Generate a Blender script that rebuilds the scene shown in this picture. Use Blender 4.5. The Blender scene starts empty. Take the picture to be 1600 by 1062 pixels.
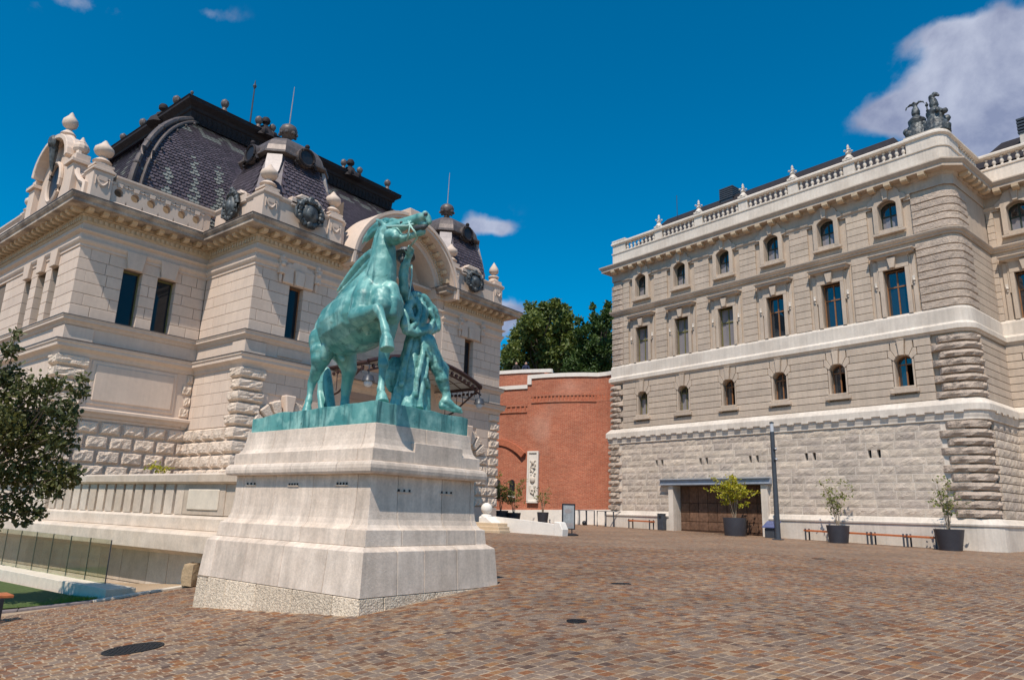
import bpy, bmesh, math, random
import numpy as np
from mathutils import Vector, Matrix, noise
PI = math.pi
rnd = random.Random(7)
SC = bpy.context.scene
COL = SC.collection

# ------------------------------------------------------------------ camera
F_PX = 1106.705
YAW, PITCH, ROLL = math.radians(39.03421), math.radians(13.69984), math.radians(1.72094)
EYE = 1.6
def cam_axes():
    f = Vector((math.cos(YAW)*math.cos(PITCH), math.sin(YAW)*math.cos(PITCH), math.sin(PITCH)))
    r = Vector((math.sin(YAW), -math.cos(YAW), 0)); u = r.cross(f)
    c, s = math.cos(ROLL), math.sin(ROLL)
    return c*r + s*u, -s*r + c*u, f
CA, CB, CC = cam_axes()
cd = bpy.data.cameras.new('camera'); cam = bpy.data.objects.new('camera', cd); COL.objects.link(cam)
cd.sensor_width = 36; cd.lens = F_PX/1600*36; cd.clip_start = .1; cd.clip_end = 3000
cam.matrix_world = Matrix(((CA.x, CB.x, -CC.x, 0), (CA.y, CB.y, -CC.y, 0), (CA.z, CB.z, -CC.z, EYE), (0, 0, 0, 1)))
SC.camera = cam
def ray(px, py): return CC + CA*((px-800)/F_PX) - CB*((py-531)/F_PX)
def at_depth(px, py, d): return ray(px, py)*d + Vector((0, 0, EYE))
def hz(px, py, d):
    h = Vector((math.cos(YAW), math.sin(YAW), 0)); r = ray(px, py); return r*(ray(px, 800).dot(h)*d/r.dot(h)) + Vector((0, 0, EYE))
def on_x(px, py, x): r = ray(px, py); return r*(x/r.x) + Vector((0, 0, EYE))
def on_y(px, py, y): r = ray(px, py); return r*(y/r.y) + Vector((0, 0, EYE))

# ------------------------------------------------------------------ light
SUN_T = Vector((.606, .226, -1.0)).normalized()          # direction the sunlight travels
sd = bpy.data.lights.new('sun', 'SUN'); sd.energy = 5.0; sd.angle = math.radians(.5); sd.color = (1, .90, .785)
sun = bpy.data.objects.new('sun', sd); COL.objects.link(sun)
sun.rotation_euler = SUN_T.to_track_quat('-Z', 'Y').to_euler(); sun.location = (0, 0, 60)
SC.view_settings.view_transform = 'Standard'; SC.view_settings.look = 'None'
SC.view_settings.exposure = -0.10; SC.view_settings.gamma = 1.0
SC.view_settings.use_curve_mapping = False
W = bpy.data.worlds.new('World'); SC.world = W; W.use_nodes = True
def build_world():
    nt = W.node_tree; nt.nodes.clear(); N = nt.nodes; L = nt.links
    out = N.new('ShaderNodeOutputWorld'); bg = N.new('ShaderNodeBackground'); bg.inputs[1].default_value = .128
    L.new(bg.outputs[0], out.inputs[0])
    sky = N.new('ShaderNodeTexSky'); sky.sky_type = 'NISHITA'; sky.sun_disc = False
    s = -SUN_T
    sky.sun_elevation = math.asin(s.z); sky.sun_rotation = math.atan2(s.x, s.y)
    sky.altitude = 200; sky.air_density = 1.0; sky.dust_density = .3; sky.ozone_density = 3.0
    hsv = N.new('ShaderNodeHueSaturation'); hsv.inputs['Hue'].default_value = .488
    hsv.inputs['Saturation'].default_value = 1.7; hsv.inputs['Value'].default_value = 1.1
    L.new(sky.outputs[0], hsv.inputs['Color'])
    tc = N.new('ShaderNodeTexCoord')
    def vmath(op, a, b=None):
        n = N.new('ShaderNodeVectorMath'); n.operation = op
        for i, q in enumerate((a, b)):
            if q is None: continue
            if isinstance(q, (tuple, Vector)): n.inputs[i].default_value = tuple(q)
            else: L.new(q, n.inputs[i])
        return n
    def fm(op, a, b=None, clamp=False):
        n = N.new('ShaderNodeMath'); n.operation = op; n.use_clamp = clamp
        for i, q in enumerate((a, b)):
            if q is None: continue
            if isinstance(q, (int, float)): n.inputs[i].default_value = q
            else: L.new(q, n.inputs[i])
        return n.outputs[0]
    D = tc.outputs['Generated']
    nz = N.new('ShaderNodeTexNoise'); nz.inputs['Scale'].default_value = 9.5; nz.inputs['Detail'].default_value = 12
    nz.inputs['Roughness'].default_value = .58; nz.inputs['Distortion'].default_value = .2
    L.new(D, nz.inputs['Vector'])
    nb = N.new('ShaderNodeTexNoise'); nb.inputs['Scale'].default_value = 34; nb.inputs['Detail'].default_value = 6
    L.new(D, nb.inputs['Vector'])
    # clouds: pixel, angular radii (px), weight
    blobs = [(1500, 95, 52, 46, 1.), (1545, 80, 36, 34, .9), (1470, 165, 55, 26, 1.), (1405, 178, 42, 17, .85), (1540, 165, 62, 40, 1.), (1600, 140, 45, 42, 1.), (1560, 212, 55, 22, .8), (1660, 170, 60, 60, 1.), (1475, 50, 30, 16, .55),
             (750, 350, 32, 18, .95), (785, 358, 22, 12, .7), (792, 488, 24, 26, .8), (772, 500, 22, 24, .7), (120, 2, 50, 16, .5), (318, 18, 36, 10, .5), (1598, 38, 22, 11, .5)]
    tot = None
    for (px, py, rx, ry, w) in blobs:
        c = ray(px, py).normalized()
        d = vmath('SUBTRACT', D, c).outputs[0]
        a = fm('DIVIDE', vmath('DOT_PRODUCT', d, CA).outputs['Value'], rx/F_PX)
        b = fm('DIVIDE', vmath('DOT_PRODUCT', d, CB).outputs['Value'], ry/F_PX)
        q = fm('ADD', fm('MULTIPLY', a, a), fm('MULTIPLY', b, b))
        g = fm('MULTIPLY', fm('EXPONENT', fm('MULTIPLY', q, -.9)), w)
        tot = g if tot is None else fm('ADD', tot, g)
    dens = fm('MULTIPLY', tot, 1.0, True)
    t = fm('ADD', fm('MULTIPLY', fm('SUBTRACT', nz.outputs[0], .5), 2.3), fm('MULTIPLY', fm('SUBTRACT', nb.outputs[0], .5), .5))
    m = fm('ADD', dens, fm('MULTIPLY', t, .95))
    mr = N.new('ShaderNodeMapRange'); mr.interpolation_type = 'SMOOTHSTEP'
    mr.inputs['From Min'].default_value = .36; mr.inputs['From Max'].default_value = .88
    mr.inputs['To Max'].default_value = .82; L.new(m, mr.inputs['Value'])
    gate = fm('MULTIPLY', mr.outputs[0], fm('MULTIPLY', dens, 5.0, True))
    shade = N.new('ShaderNodeMapRange'); L.new(nz.outputs[0], shade.inputs['Value'])
    shade.inputs['From Min'].default_value = .35; shade.inputs['From Max'].default_value = .65
    cm = N.new('ShaderNodeMix'); cm.data_type = 'RGBA'
    L.new(shade.outputs[0], cm.inputs['Factor'])
    cm.inputs['A'].default_value = (6.0, 6.2, 7.2, 1); cm.inputs['B'].default_value = (2.6, 2.75, 3.9, 1)
    mx = N.new('ShaderNodeMix'); mx.data_type = 'RGBA'
    L.new(gate, mx.inputs['Factor']); L.new(hsv.outputs[0], mx.inputs['A']); L.new(cm.outputs['Result'], mx.inputs['B'])
    L.new(mx.outputs['Result'], bg.inputs[0])
build_world()

# ------------------------------------------------------------------ terrain height
_f = (0.2412, 0.01267, 0.01168)
def ter(x, y):
    w = (y - x + 1.74)*2
    d = .083*((math.log1p(math.exp(w)) if w < 40 else w)/2)
    if d > .9: d = .9 + .3*math.tanh((d-.9)/.3)
    return TF[0] + TF[1]*x + TF[2]*y - d
def _solve_plane():
    M = np.array([[1, 37.9, 21.4], [1, 34.4, 4.15], [1, 9.68, 7.94]])
    return tuple(np.linalg.solve(M, np.array([.97, .69, .46])))
TF = _solve_plane()
def gnd(px, py):
    r = ray(px, py); lo, hi = 2.0, 80.0
    for i in range(60):
        t = (lo+hi)/2; P = r*t
        if P.z + EYE > ter(P.x, P.y): lo = t
        else: hi = t
    P = r*lo; return Vector((P.x, P.y, ter(P.x, P.y)))
# ------------------------------------------------------------------ mesh helpers
class MB:
    def __init__(s): s.v = []; s.f = []; s.m = []; s.cur = 0
    def add(s, vs, fs):
        n = len(s.v); s.v += [tuple(p) for p in vs]; s.f += [tuple(i+n for i in f) for f in fs]; s.m += [s.cur]*len(fs); return s
    def box(s, x0, x1, y0, y1, z0, z1):
        return s.add([(x0,y0,z0),(x1,y0,z0),(x1,y1,z0),(x0,y1,z0),(x0,y0,z1),(x1,y0,z1),(x1,y1,z1),(x0,y1,z1)],
                     [(0,3,2,1),(4,5,6,7),(0,1,5,4),(1,2,6,5),(2,3,7,6),(3,0,4,7)])
    def prism(s, poly, a0, a1, plane='xz'):
        n = len(poly)
        def P(p, a): return (p[0], a, p[1]) if plane == 'xz' else ((a, p[0], p[1]) if plane == 'yz' else (p[0], p[1], a))
        vs = [P(p, a0) for p in poly] + [P(p, a1) for p in poly]
        fs = [tuple(range(n)), tuple(range(2*n-1, n-1, -1))] + [(i, i+n, (i+1) % n+n, (i+1) % n) for i in range(n)]
        return s.add(vs, fs)
    def lathe(s, prof, cx=0, cy=0, n=12, cap=True, sx=1, sy=1, rot=0):
        vs = []; fs = []
        for r, z in prof:
            for k in range(n):
                a = 2*PI*k/n + rot; vs.append((cx+sx*r*math.cos(a), cy+sy*r*math.sin(a), z))
        for i in range(len(prof)-1):
            for k in range(n):
                k2 = (k+1) % n; fs.append((i*n+k, i*n+k2, (i+1)*n+k2, (i+1)*n+k))
        if cap: fs += [tuple(range(n-1, -1, -1)), tuple((len(prof)-1)*n+k for k in range(n))]
        return s.add(vs, fs)
    def tube(s, pts, rad, n=6, cap=True):
        pts = [Vector(p) for p in pts]
        if not hasattr(rad, '__len__'): rad = [rad]*len(pts)
        vs = []; fs = []
        for i, p in enumerate(pts):
            t = (pts[min(i+1, len(pts)-1)] - pts[max(i-1, 0)])
            if t.length < 1e-9: t = Vector((0, 0, 1))
            t.normalize()
            ref = Vector((0, 0, 1)) if abs(t.z) < .9 else Vector((1, 0, 0))
            u = t.cross(ref).normalized(); w = u.cross(t)
            for k in range(n):
                a = 2*PI*k/n; vs.append(p + (u*math.cos(a) + w*math.sin(a))*rad[i])
        for i in range(len(pts)-1):
            for k in range(n):
                k2 = (k+1) % n; fs.append((i*n+k, i*n+k2, (i+1)*n+k2, (i+1)*n+k))
        if cap: fs += [tuple(range(n-1, -1, -1)), tuple((len(pts)-1)*n+k for k in range(n))]
        return s.add(vs, fs)
    def sweep(s, prof, path, closed=False, caps=True):
        """profile (outward, z) along a plan path; outward is the right hand side of travel"""
        n = len(path); m = len(prof); vs = []; fs = []
        def seg(i): a = Vector(path[i]); b = Vector(path[(i+1) % n]); return (b-a).normalized()
        for i in range(n):
            if closed: d0, d1 = seg((i-1) % n), seg(i)
            else: d0 = seg(max(i-1, 0)); d1 = seg(min(i, n-2))
            r0 = Vector((d0.y, -d0.x)); r1 = Vector((d1.y, -d1.x)); b = (r0+r1)
            b = b/max(1e-6, b.length); k = 1/max(.3, b.dot(r1))
            for o, z in prof: vs.append((path[i][0]+b.x*o*k, path[i][1]+b.y*o*k, z))
        for i in range(n if closed else n-1):
            j = (i+1) % n
            for q in range(m-1): fs.append((i*m+q, j*m+q, j*m+q+1, i*m+q+1))
        if caps and not closed: fs += [tuple(range(m)), tuple((n-1)*m+q for q in range(m-1, -1, -1))]
        return s.add(vs, fs)
    def sphere(s, c, r, n=10, m=6, sc=(1, 1, 1)):
        return s.add(*uvsphere(c, r, n, m, sc))
def uvsphere(c, r, n=10, m=6, sc=(1, 1, 1)):
    vs = [(c[0], c[1], c[2]-r*sc[2])]
    for i in range(1, m):
        a = -PI/2 + PI*i/m
        for k in range(n):
            b = 2*PI*k/n; vs.append((c[0]+r*sc[0]*math.cos(a)*math.cos(b), c[1]+r*sc[1]*math.cos(a)*math.sin(b), c[2]+r*sc[2]*math.sin(a)))
    vs.append((c[0], c[1], c[2]+r*sc[2])); fs = []
    for k in range(n): fs.append((0, 1+(k+1) % n, 1+k))
    for i in range(m-2):
        for k in range(n): fs.append((1+i*n+k, 1+i*n+(k+1) % n, 1+(i+1)*n+(k+1) % n, 1+(i+1)*n+k))
    t = len(vs)-1
    for k in range(n): fs.append((1+(m-2)*n+k, 1+(m-2)*n+(k+1) % n, t))
    return vs, fs
def mesh_of(name, mb, mats, smooth=False, recalc=True):
    me = bpy.data.meshes.new(name); me.from_pydata(mb.v, [], mb.f)
    if not isinstance(mats, (list, tuple)): mats = [mats]
    for m in mats: me.materials.append(m)
    if len(mats) > 1: me.polygons.foreach_set('material_index', mb.m)
    if recalc:
        bm = bmesh.new(); bm.from_mesh(me); bmesh.ops.recalc_face_normals(bm, faces=bm.faces[:]); bm.to_mesh(me); bm.free()
    if smooth:
        me.polygons.foreach_set('use_smooth', [True]*len(me.polygons))
        if smooth is not True: me.set_sharp_from_angle(angle=math.radians(smooth))
    me.update(); return me
def put(name, me, parent=None, loc=(0, 0, 0), rz=0, scale=None):
    o = bpy.data.objects.new(name, me); COL.objects.link(o)
    o.location = loc; o.rotation_euler = (0, 0, rz)
    if scale: o.scale = scale
    if parent: o.parent = parent
    return o
class Face:
    """a wall face: s to the right as one looks at it, y into the wall"""
    def __init__(s, loc, rz): s.loc = loc; s.rz = rz
    def pt(s, a, y): c, q = math.cos(s.rz), math.sin(s.rz); return (s.loc[0]+a*c-y*q, s.loc[1]+a*q+y*c)
def obj(name, mb, mat, parent=None, face=None, smooth=False, bevel=0, seg=1):
    me = mesh_of(name, mb, mat, smooth)
    o = put(name, me, parent, (face.loc[0], face.loc[1], 0) if face else (0, 0, 0), face.rz if face else 0)
    if bevel:
        b = o.modifiers.new('bevel', 'BEVEL'); b.width = bevel; b.segments = seg; b.limit_method = 'ANGLE'; b.angle_limit = math.radians(40)
    return o
def tag(o, label, cat, group=None):
    o['label'] = label; o['category'] = cat
    if group: o['group'] = group
    return o
def thing(name, label, cat, loc=(0, 0, 0), rz=0, group=None):
    o = bpy.data.objects.new(name, None); COL.objects.link(o); o.location = loc; o.rotation_euler = (0, 0, rz)
    o.empty_display_size = .2
    return tag(o, label, cat, group)
def structure(o): o['kind'] = 'structure'; return o
def stuff(o): o['kind'] = 'stuff'; return o
def fbm(p, oct=3):
    return noise.fractal(Vector(p), 1.0, 2.0, oct)

# ------------------------------------------------------------------ materials
MATS = {}
def mat(name, color=(.5,.5,.5), rough=.8, var=.12, scale=2.0, bump=.2, bscale=30, rand=0.0, metal=0.0, tint2=None, spec=.4, streak=0.0, dist=.02, detail=6, coat=0.0, t2scale=None):
    m = bpy.data.materials.new(name); m.use_nodes = True; nt = m.node_tree; N = nt.nodes; L = nt.links
    b = N['Principled BSDF']; b.inputs['Roughness'].default_value = rough; b.inputs['Metallic'].default_value = metal
    b.inputs['Specular IOR Level'].default_value = spec; b.inputs['Coat Weight'].default_value = coat
    geo = N.new('ShaderNodeNewGeometry'); P = geo.outputs['Position']
    n1 = N.new('ShaderNodeTexNoise'); n1.inputs['Scale'].default_value = scale; n1.inputs['Detail'].default_value = detail
    n1.inputs['Roughness'].default_value = .62; L.new(P, n1.inputs['Vector'])
    def mp(v, a0, a1, b0, b1):
        n = N.new('ShaderNodeMapRange'); L.new(v, n.inputs['Value'])
        for k, q in zip(('From Min','From Max','To Min','To Max'), (a0, a1, b0, b1)): n.inputs[k].default_value = q
        return n.outputs[0]
    def mul(a, c):
        n = N.new('ShaderNodeMath'); n.operation = 'MULTIPLY'
        for i, q in enumerate((a, c)):
            if isinstance(q, (int, float)): n.inputs[i].default_value = q
            else: L.new(q, n.inputs[i])
        return n.outputs[0]
    val = mp(n1.outputs[0], .3, .7, 1-var, 1+var)
    n3 = N.new('ShaderNodeTexNoise'); n3.inputs['Scale'].default_value = scale*9; n3.inputs['Detail'].default_value = 4; L.new(P, n3.inputs['Vector'])
    val = mul(val, mp(n3.outputs[0], .3, .7, 1-var*.6, 1+var*.6))
    if rand:
        oi = N.new('ShaderNodeObjectInfo'); val = mul(val, mp(oi.outputs['Random'], 0, 1, 1-rand, 1+rand))
    if streak:
        mpn = N.new('ShaderNodeMapping'); mpn.inputs['Scale'].default_value = (5, 5, .35); L.new(P, mpn.inputs['Vector'])
        n4 = N.new('ShaderNodeTexNoise'); n4.inputs['Scale'].default_value = 1.6; n4.inputs['Detail'].default_value = 5; L.new(mpn.outputs[0], n4.inputs['Vector'])
        val = mul(val, mp(n4.outputs[0], .35, .7, 1+streak*.4, 1-streak))
    src = None
    if tint2:
        mx = N.new('ShaderNodeMix'); mx.data_type = 'RGBA'
        n2 = N.new('ShaderNodeTexNoise'); n2.inputs['Scale'].default_value = t2scale or scale*.6; n2.inputs['Detail'].default_value = 5; L.new(P, n2.inputs['Vector'])
        f = mp(n2.outputs[0], .42, .62, 0, 1)
        if rand:
            w = N.new('ShaderNodeTexWhiteNoise'); w.noise_dimensions = '1D'; L.new(oi.outputs['Random'], w.inputs['W'])
            ad = N.new('ShaderNodeMix'); ad.data_type = 'FLOAT'; ad.inputs[0].default_value = .6
            L.new(f, ad.inputs[2]); L.new(w.outputs['Value'], ad.inputs[3]); f = ad.outputs[0]
        L.new(f, mx.inputs['Factor']); mx.inputs['A'].default_value = (*color, 1); mx.inputs['B'].default_value = (*tint2, 1); src = mx.outputs['Result']
    hs = N.new('ShaderNodeHueSaturation')
    if src is not None: L.new(src, hs.inputs['Color'])
    else: hs.inputs['Color'].default_value = (*color, 1)
    L.new(val, hs.inputs['Value']); L.new(hs.outputs[0], b.inputs['Base Color'])
    if bump:
        n5 = N.new('ShaderNodeTexNoise'); n5.inputs['Scale'].default_value = bscale; n5.inputs['Detail'].default_value = 5; L.new(P, n5.inputs['Vector'])
        bp = N.new('ShaderNodeBump'); bp.inputs['Strength'].default_value = bump; bp.inputs['Distance'].default_value = dist
        L.new(n5.outputs[0], bp.inputs['Height']); L.new(bp.outputs[0], b.inputs['Normal'])
    MATS[name] = m; return m
M = {}
def setup_materials():
    A = M
    A['limeR'] = mat('limestone_grey_beige', (.53,.43,.335), .85, .1, 1.3, .25, 40, rand=.07, tint2=(.48,.39,.31), streak=.08)
    A['limeRw'] = mat('limestone_pale_band', (.68,.605,.52), .8, .08, 1.2, .15, 30, tint2=(.60,.525,.445), streak=.1)
    A['ashR'] = mat('limestone_ashlar', (.62,.52,.415), .88, .14, 5, .9, 22, rand=.13, tint2=(.44,.37,.315), dist=.03)
    A['rockR'] = mat('limestone_rock_faced', (.51,.41,.325), .9, .16, 6, 1.0, 18, rand=.08, tint2=(.43,.345,.28), dist=.04)
    A['limeL'] = mat('limestone_cream', (.66,.53,.43), .85, .06, 1.0, .15, 40, rand=.04, tint2=(.61,.485,.395), streak=.05)
    A['roughL'] = mat('limestone_cream_rough', (.69,.565,.455), .9, .12, 6, 1.0, 16, rand=.05, dist=.05)
    A['corniceL'] = mat('limestone_weathered_cornice', (.46,.38,.305), .9, .25, 2.2, .4, 25, tint2=(.24,.195,.165))
    A['dentL'] = mat('limestone_ochre', (.56,.43,.29), .85, .12, 3, .2, 30)
    A['ped'] = mat('pedestal_limestone', (.68,.57,.47), .85, .15, 2.6, .45, 45, rand=.07, tint2=(.56,.455,.365), streak=.15, t2scale=2.2, dist=.01)
    A['pedrough'] = mat('pedestal_bush_hammered', (.73,.60,.455), .95, .32, 16, 1.0, 36, rand=.12, tint2=(.62,.50,.37), dist=.035)
    A['terr'] = mat('terrace_limestone', (.63,.535,.44), .85, .13, 2.4, .3, 40, rand=.10, tint2=(.53,.425,.325), streak=.04)
    A['white'] = mat('white_stone', (.78,.73,.66), .8, .07, 3, .15, 30)
    A['slate'] = mat('slate_dark', (.098,.078,.094), .55, .42, 7, .3, 60, spec=.5)
    A['slate2'] = mat('slate_mid', (.12,.097,.114), .55, .3, 7, .3, 60, spec=.5); A['slate3'] = mat('slate_black', (.075,.062,.073), .55, .3, 7, .3, 60, spec=.5)
    A['slatep'] = mat('slate_pale', (.25,.26,.24), .6, .2, 9, .3, 60)
    A['lead'] = mat('lead_sheet', (.14,.115,.105), .5, .2, 3, .2, 20, metal=.25, streak=.25)
    A['crest'] = mat('roof_crest_dark', (.03,.025,.027), .75, .25, 4, .2, 30, spec=.2)
    A['bronze'] = mat('dark_bronze', (.05,.055,.058), .5, .35, 8, .5, 20, metal=.2, tint2=(.12,.135,.14))
    A['iron'] = mat('painted_iron_brown', (.045,.022,.02), .45, .2, 8, .1, 40)
    A['black'] = mat('black_metal', (.02,.021,.026), .45, .2, 8, .05, 40)
    A['greypost'] = mat('dark_grey_metal', (.055,.062,.075), .4, .15, 5, .05, 40)
    A['olive'] = mat('window_frame_olive', (.16,.145,.05), .5, .15, 6, .1, 40)
    A['oak'] = mat('window_frame_brown', (.26,.12,.05), .5, .2, 8, .1, 40)
    A['dgreen'] = mat('window_frame_dark_green', (.03,.04,.025), .5, .2, 6, .1, 40)
    A['orange'] = mat('bench_wood_orange', (.46,.135,.045), .45, .2, 14, .2, 50, spec=.5)
    A['brick_solid'] = mat('brick_plain', (.46,.145,.075), .85, .2, 6, .5, 40)
    A['planter'] = mat('planter_anthracite', (.045,.045,.055), .5, .12, 4, .08, 60)
    A['soil'] = mat('soil', (.06,.04,.028), .95, .3, 12, .8, 30)
    A['bark'] = mat('bark', (.14,.105,.08), .9, .3, 10, .8, 40)
    A['twig'] = mat('pale_twig', (.30,.23,.16), .85, .25, 12, .4, 40)
    A['steel'] = mat('steel_lintel', (.30,.33,.38), .55, .15, 4, .1, 20, metal=.1)
    A['rust'] = mat('corten_door_panel', (.115,.06,.035), .75, .3, 7, .7, 30, rand=.12, tint2=(.18,.10,.062))
    A['rustbar'] = mat('corten_door_frame', (.07,.035,.02), .75, .25, 9, .3, 40)
    A['curb'] = mat('granite_kerb', (.20,.165,.16), .85, .15, 12, .3, 60)
    A['slab'] = mat('pale_coping_slab', (.66,.58,.47), .8, .1, 5, .2, 40)
    A['skin'] = mat('skin', (.55,.33,.24), .6, .05, 5, 0)
    A['hair'] = mat('hair_dark', (.03,.02,.015), .6, .2, 20, .3, 60)
    A['navy'] = mat('cloth_navy', (.02,.03,.07), .85, .1, 10, .2, 60)
    A['cloth_black'] = mat('cloth_black', (.02,.02,.022), .85, .1, 10, .2, 60)
    A['poster'] = mat('sign_print_grey', (.33,.34,.34), .35, .25, 6, 0, spec=.5)
    A['blueprint'] = mat('info_board_print', (.10,.12,.24), .3, .3, 5, 0)
    A['drain'] = mat('cast_iron_cover', (.03,.03,.032), .6, .3, 30, .6, 60, metal=.4)
    A['rock'] = mat('sandstone_boulder', (.42,.31,.19), .9, .2, 5, .6, 20)
    A['lamp_glass'] = mat('milk_glass', (.5,.52,.55), .2, .05, 5, 0)
def simple_glass(name, color, rough, trans=0.0, ior=1.5, alpha=1.0, spec=.5, rand=0):
    m = bpy.data.materials.new(name); m.use_nodes = True; b = m.node_tree.nodes['Principled BSDF']
    b.inputs['Base Color'].default_value = (*color, 1); b.inputs['Roughness'].default_value = rough
    b.inputs['Transmission Weight'].default_value = trans; b.inputs['IOR'].default_value = ior; b.inputs['Specular IOR Level'].default_value = spec
    nt = m.node_tree; nz = nt.nodes.new('ShaderNodeTexNoise'); nz.inputs['Scale'].default_value = 1.1; g = nt.nodes.new('ShaderNodeNewGeometry')
    nt.links.new(g.outputs['Position'], nz.inputs['Vector']); bp = nt.nodes.new('ShaderNodeBump'); bp.inputs['Strength'].default_value = .06; bp.inputs['Distance'].default_value = .05
    nt.links.new(nz.outputs[0], bp.inputs['Height']); nt.links.new(bp.outputs[0], b.inputs['Normal'])
    return m
def fence_glass(name):
    m = bpy.data.materials.new(name); m.use_nodes = True; nt = m.node_tree; N = nt.nodes; L = nt.links; N.clear()
    o = N.new('ShaderNodeOutputMaterial'); mix = N.new('ShaderNodeMixShader'); t = N.new('ShaderNodeBsdfTransparent'); g = N.new('ShaderNodeBsdfGlossy')
    t.inputs[0].default_value = (.87,.89,.81,1); g.inputs['Roughness'].default_value = .02; g.inputs[0].default_value = (.8,.85,.8,1)
    lw = N.new('ShaderNodeLayerWeight'); lw.inputs[0].default_value = .5; pw = N.new('ShaderNodeMath'); pw.operation = 'POWER'; L.new(lw.outputs['Facing'], pw.inputs[0]); pw.inputs[1].default_value = 4
    ma = N.new('ShaderNodeMath'); ma.operation = 'MULTIPLY_ADD'; L.new(pw.outputs[0], ma.inputs[0]); ma.inputs[1].default_value = .6; ma.inputs[2].default_value = .07
    L.new(ma.outputs[0], mix.inputs[0]); L.new(t.outputs[0], mix.inputs[1]); L.new(g.outputs[0], mix.inputs[2]); L.new(mix.outputs[0], o.inputs[0]); return m
def leaf_mat(name, c1, c2, trans=.35):
    m = bpy.data.materials.new(name); m.use_nodes = True; nt = m.node_tree; N = nt.nodes; L = nt.links; b = N['Principled BSDF']
    at = N.new('ShaderNodeAttribute'); at.attribute_name = 'tint'
    mx = N.new('ShaderNodeMix'); mx.data_type = 'RGBA'; mx.inputs['A'].default_value = (*c1, 1); mx.inputs['B'].default_value = (*c2, 1)
    L.new(at.outputs['Fac'], mx.inputs['Factor']); L.new(mx.outputs['Result'], b.inputs['Base Color']); b.inputs['Roughness'].default_value = .5
    tr = N.new('ShaderNodeBsdfTranslucent'); L.new(mx.outputs['Result'], tr.inputs[0]); ms = N.new('ShaderNodeMixShader'); ms.inputs[0].default_value = trans
    L.new(b.outputs[0], ms.inputs[1]); L.new(tr.outputs[0], ms.inputs[2]); L.new(ms.outputs[0], N['Material Output'].inputs[0]); return m
setup_materials()
M['glass'] = simple_glass('window_glass', (.012,.018,.025), .02, 0, 1.75, spec=.8)
M['curtain'] = mat('blind_and_painted_reflection', (.23,.215,.225), .12, .08, 2, 0, spec=.8)  # grey paints the hall's reflection in left columns, and blinds in top-storey panes
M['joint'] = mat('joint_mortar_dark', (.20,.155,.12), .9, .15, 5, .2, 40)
M['glassL'] = simple_glass('hall_window_glass', (.010,.014,.020), .03, 0, 1.42, spec=.5)
M['fence'] = fence_glass('fence_glass')
M['leafA'] = leaf_mat('leaf_plum_green', (.028,.048,.014), (.15,.15,.04))
M['leafB'] = leaf_mat('leaf_maple_green', (.055,.10,.022), (.22,.25,.05))
M['leafC'] = leaf_mat('leaf_yew_green', (.03,.075,.02), (.11,.17,.035))
M['leafY'] = leaf_mat('leaf_yellow_green', (.26,.30,.02), (.55,.46,.03))
M['leafG'] = leaf_mat('leaf_pale_green', (.10,.15,.03), (.26,.27,.06))
M['grass'] = leaf_mat('grass_blades', (.06,.15,.015), (.16,.30,.035))

# ------------------------------------------------------------------ shared stone pieces (unit box: x 0..1, y 0 (front)..1, z 0..1)
def unit_smooth(ch=.02):
    b = MB(); c = ch
    b.add([(0,c,0),(1,c,0),(1,c,1),(0,c,1),(c,0,c*2),(1-c,0,c*2),(1-c,0,1-c*2),(c,0,1-c*2),(0,1,0),(1,1,0),(1,1,1),(0,1,1)],
          [(4,5,6,7),(0,1,5,4),(1,2,6,5),(2,3,7,6),(3,0,4,7),(0,8,9,1),(1,9,10,2),(2,10,11,3),(3,11,8,0)])
    return b
def unit_rough(seed, nx=6, nz=4, edge=.5, depth=.5, pillow=False):
    r = random.Random(seed); b = MB(); vs = []
    for j in range(nz+1):
        for i in range(nx+1):
            x = i/nx; z = j/nz; bd = (i in (0, nx)) or (j in (0, nz))
            if bd: y = edge
            else:
                x += r.uniform(-.3, .3)/nx; z += r.uniform(-.3, .3)/nz; y = r.uniform(0, depth*.55)
                if pillow: y += .25*abs(2*z-1)**2
            vs.append((x, y, z))
    fs = []
    for j in range(nz):
        for i in range(nx): a = j*(nx+1)+i; fs.append((a, a+1, a+nx+2, a+nx+1))
    n = len(vs); vs += [(0,1,0),(1,1,0),(1,1,1),(0,1,1)]
    bot = list(range(nx+1)); top = [nz*(nx+1)+i for i in range(nx+1)]; le = [j*(nx+1) for j in range(nz+1)]; ri = [j*(nx+1)+nx for j in range(nz+1)]
    fs += [tuple(bot[::-1]+[n, n+1]), tuple(top+[n+2, n+3]), tuple(le+[n+3, n]), tuple(ri[::-1]+[n+1, n+2])]
    return b.add(vs, fs)
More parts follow.
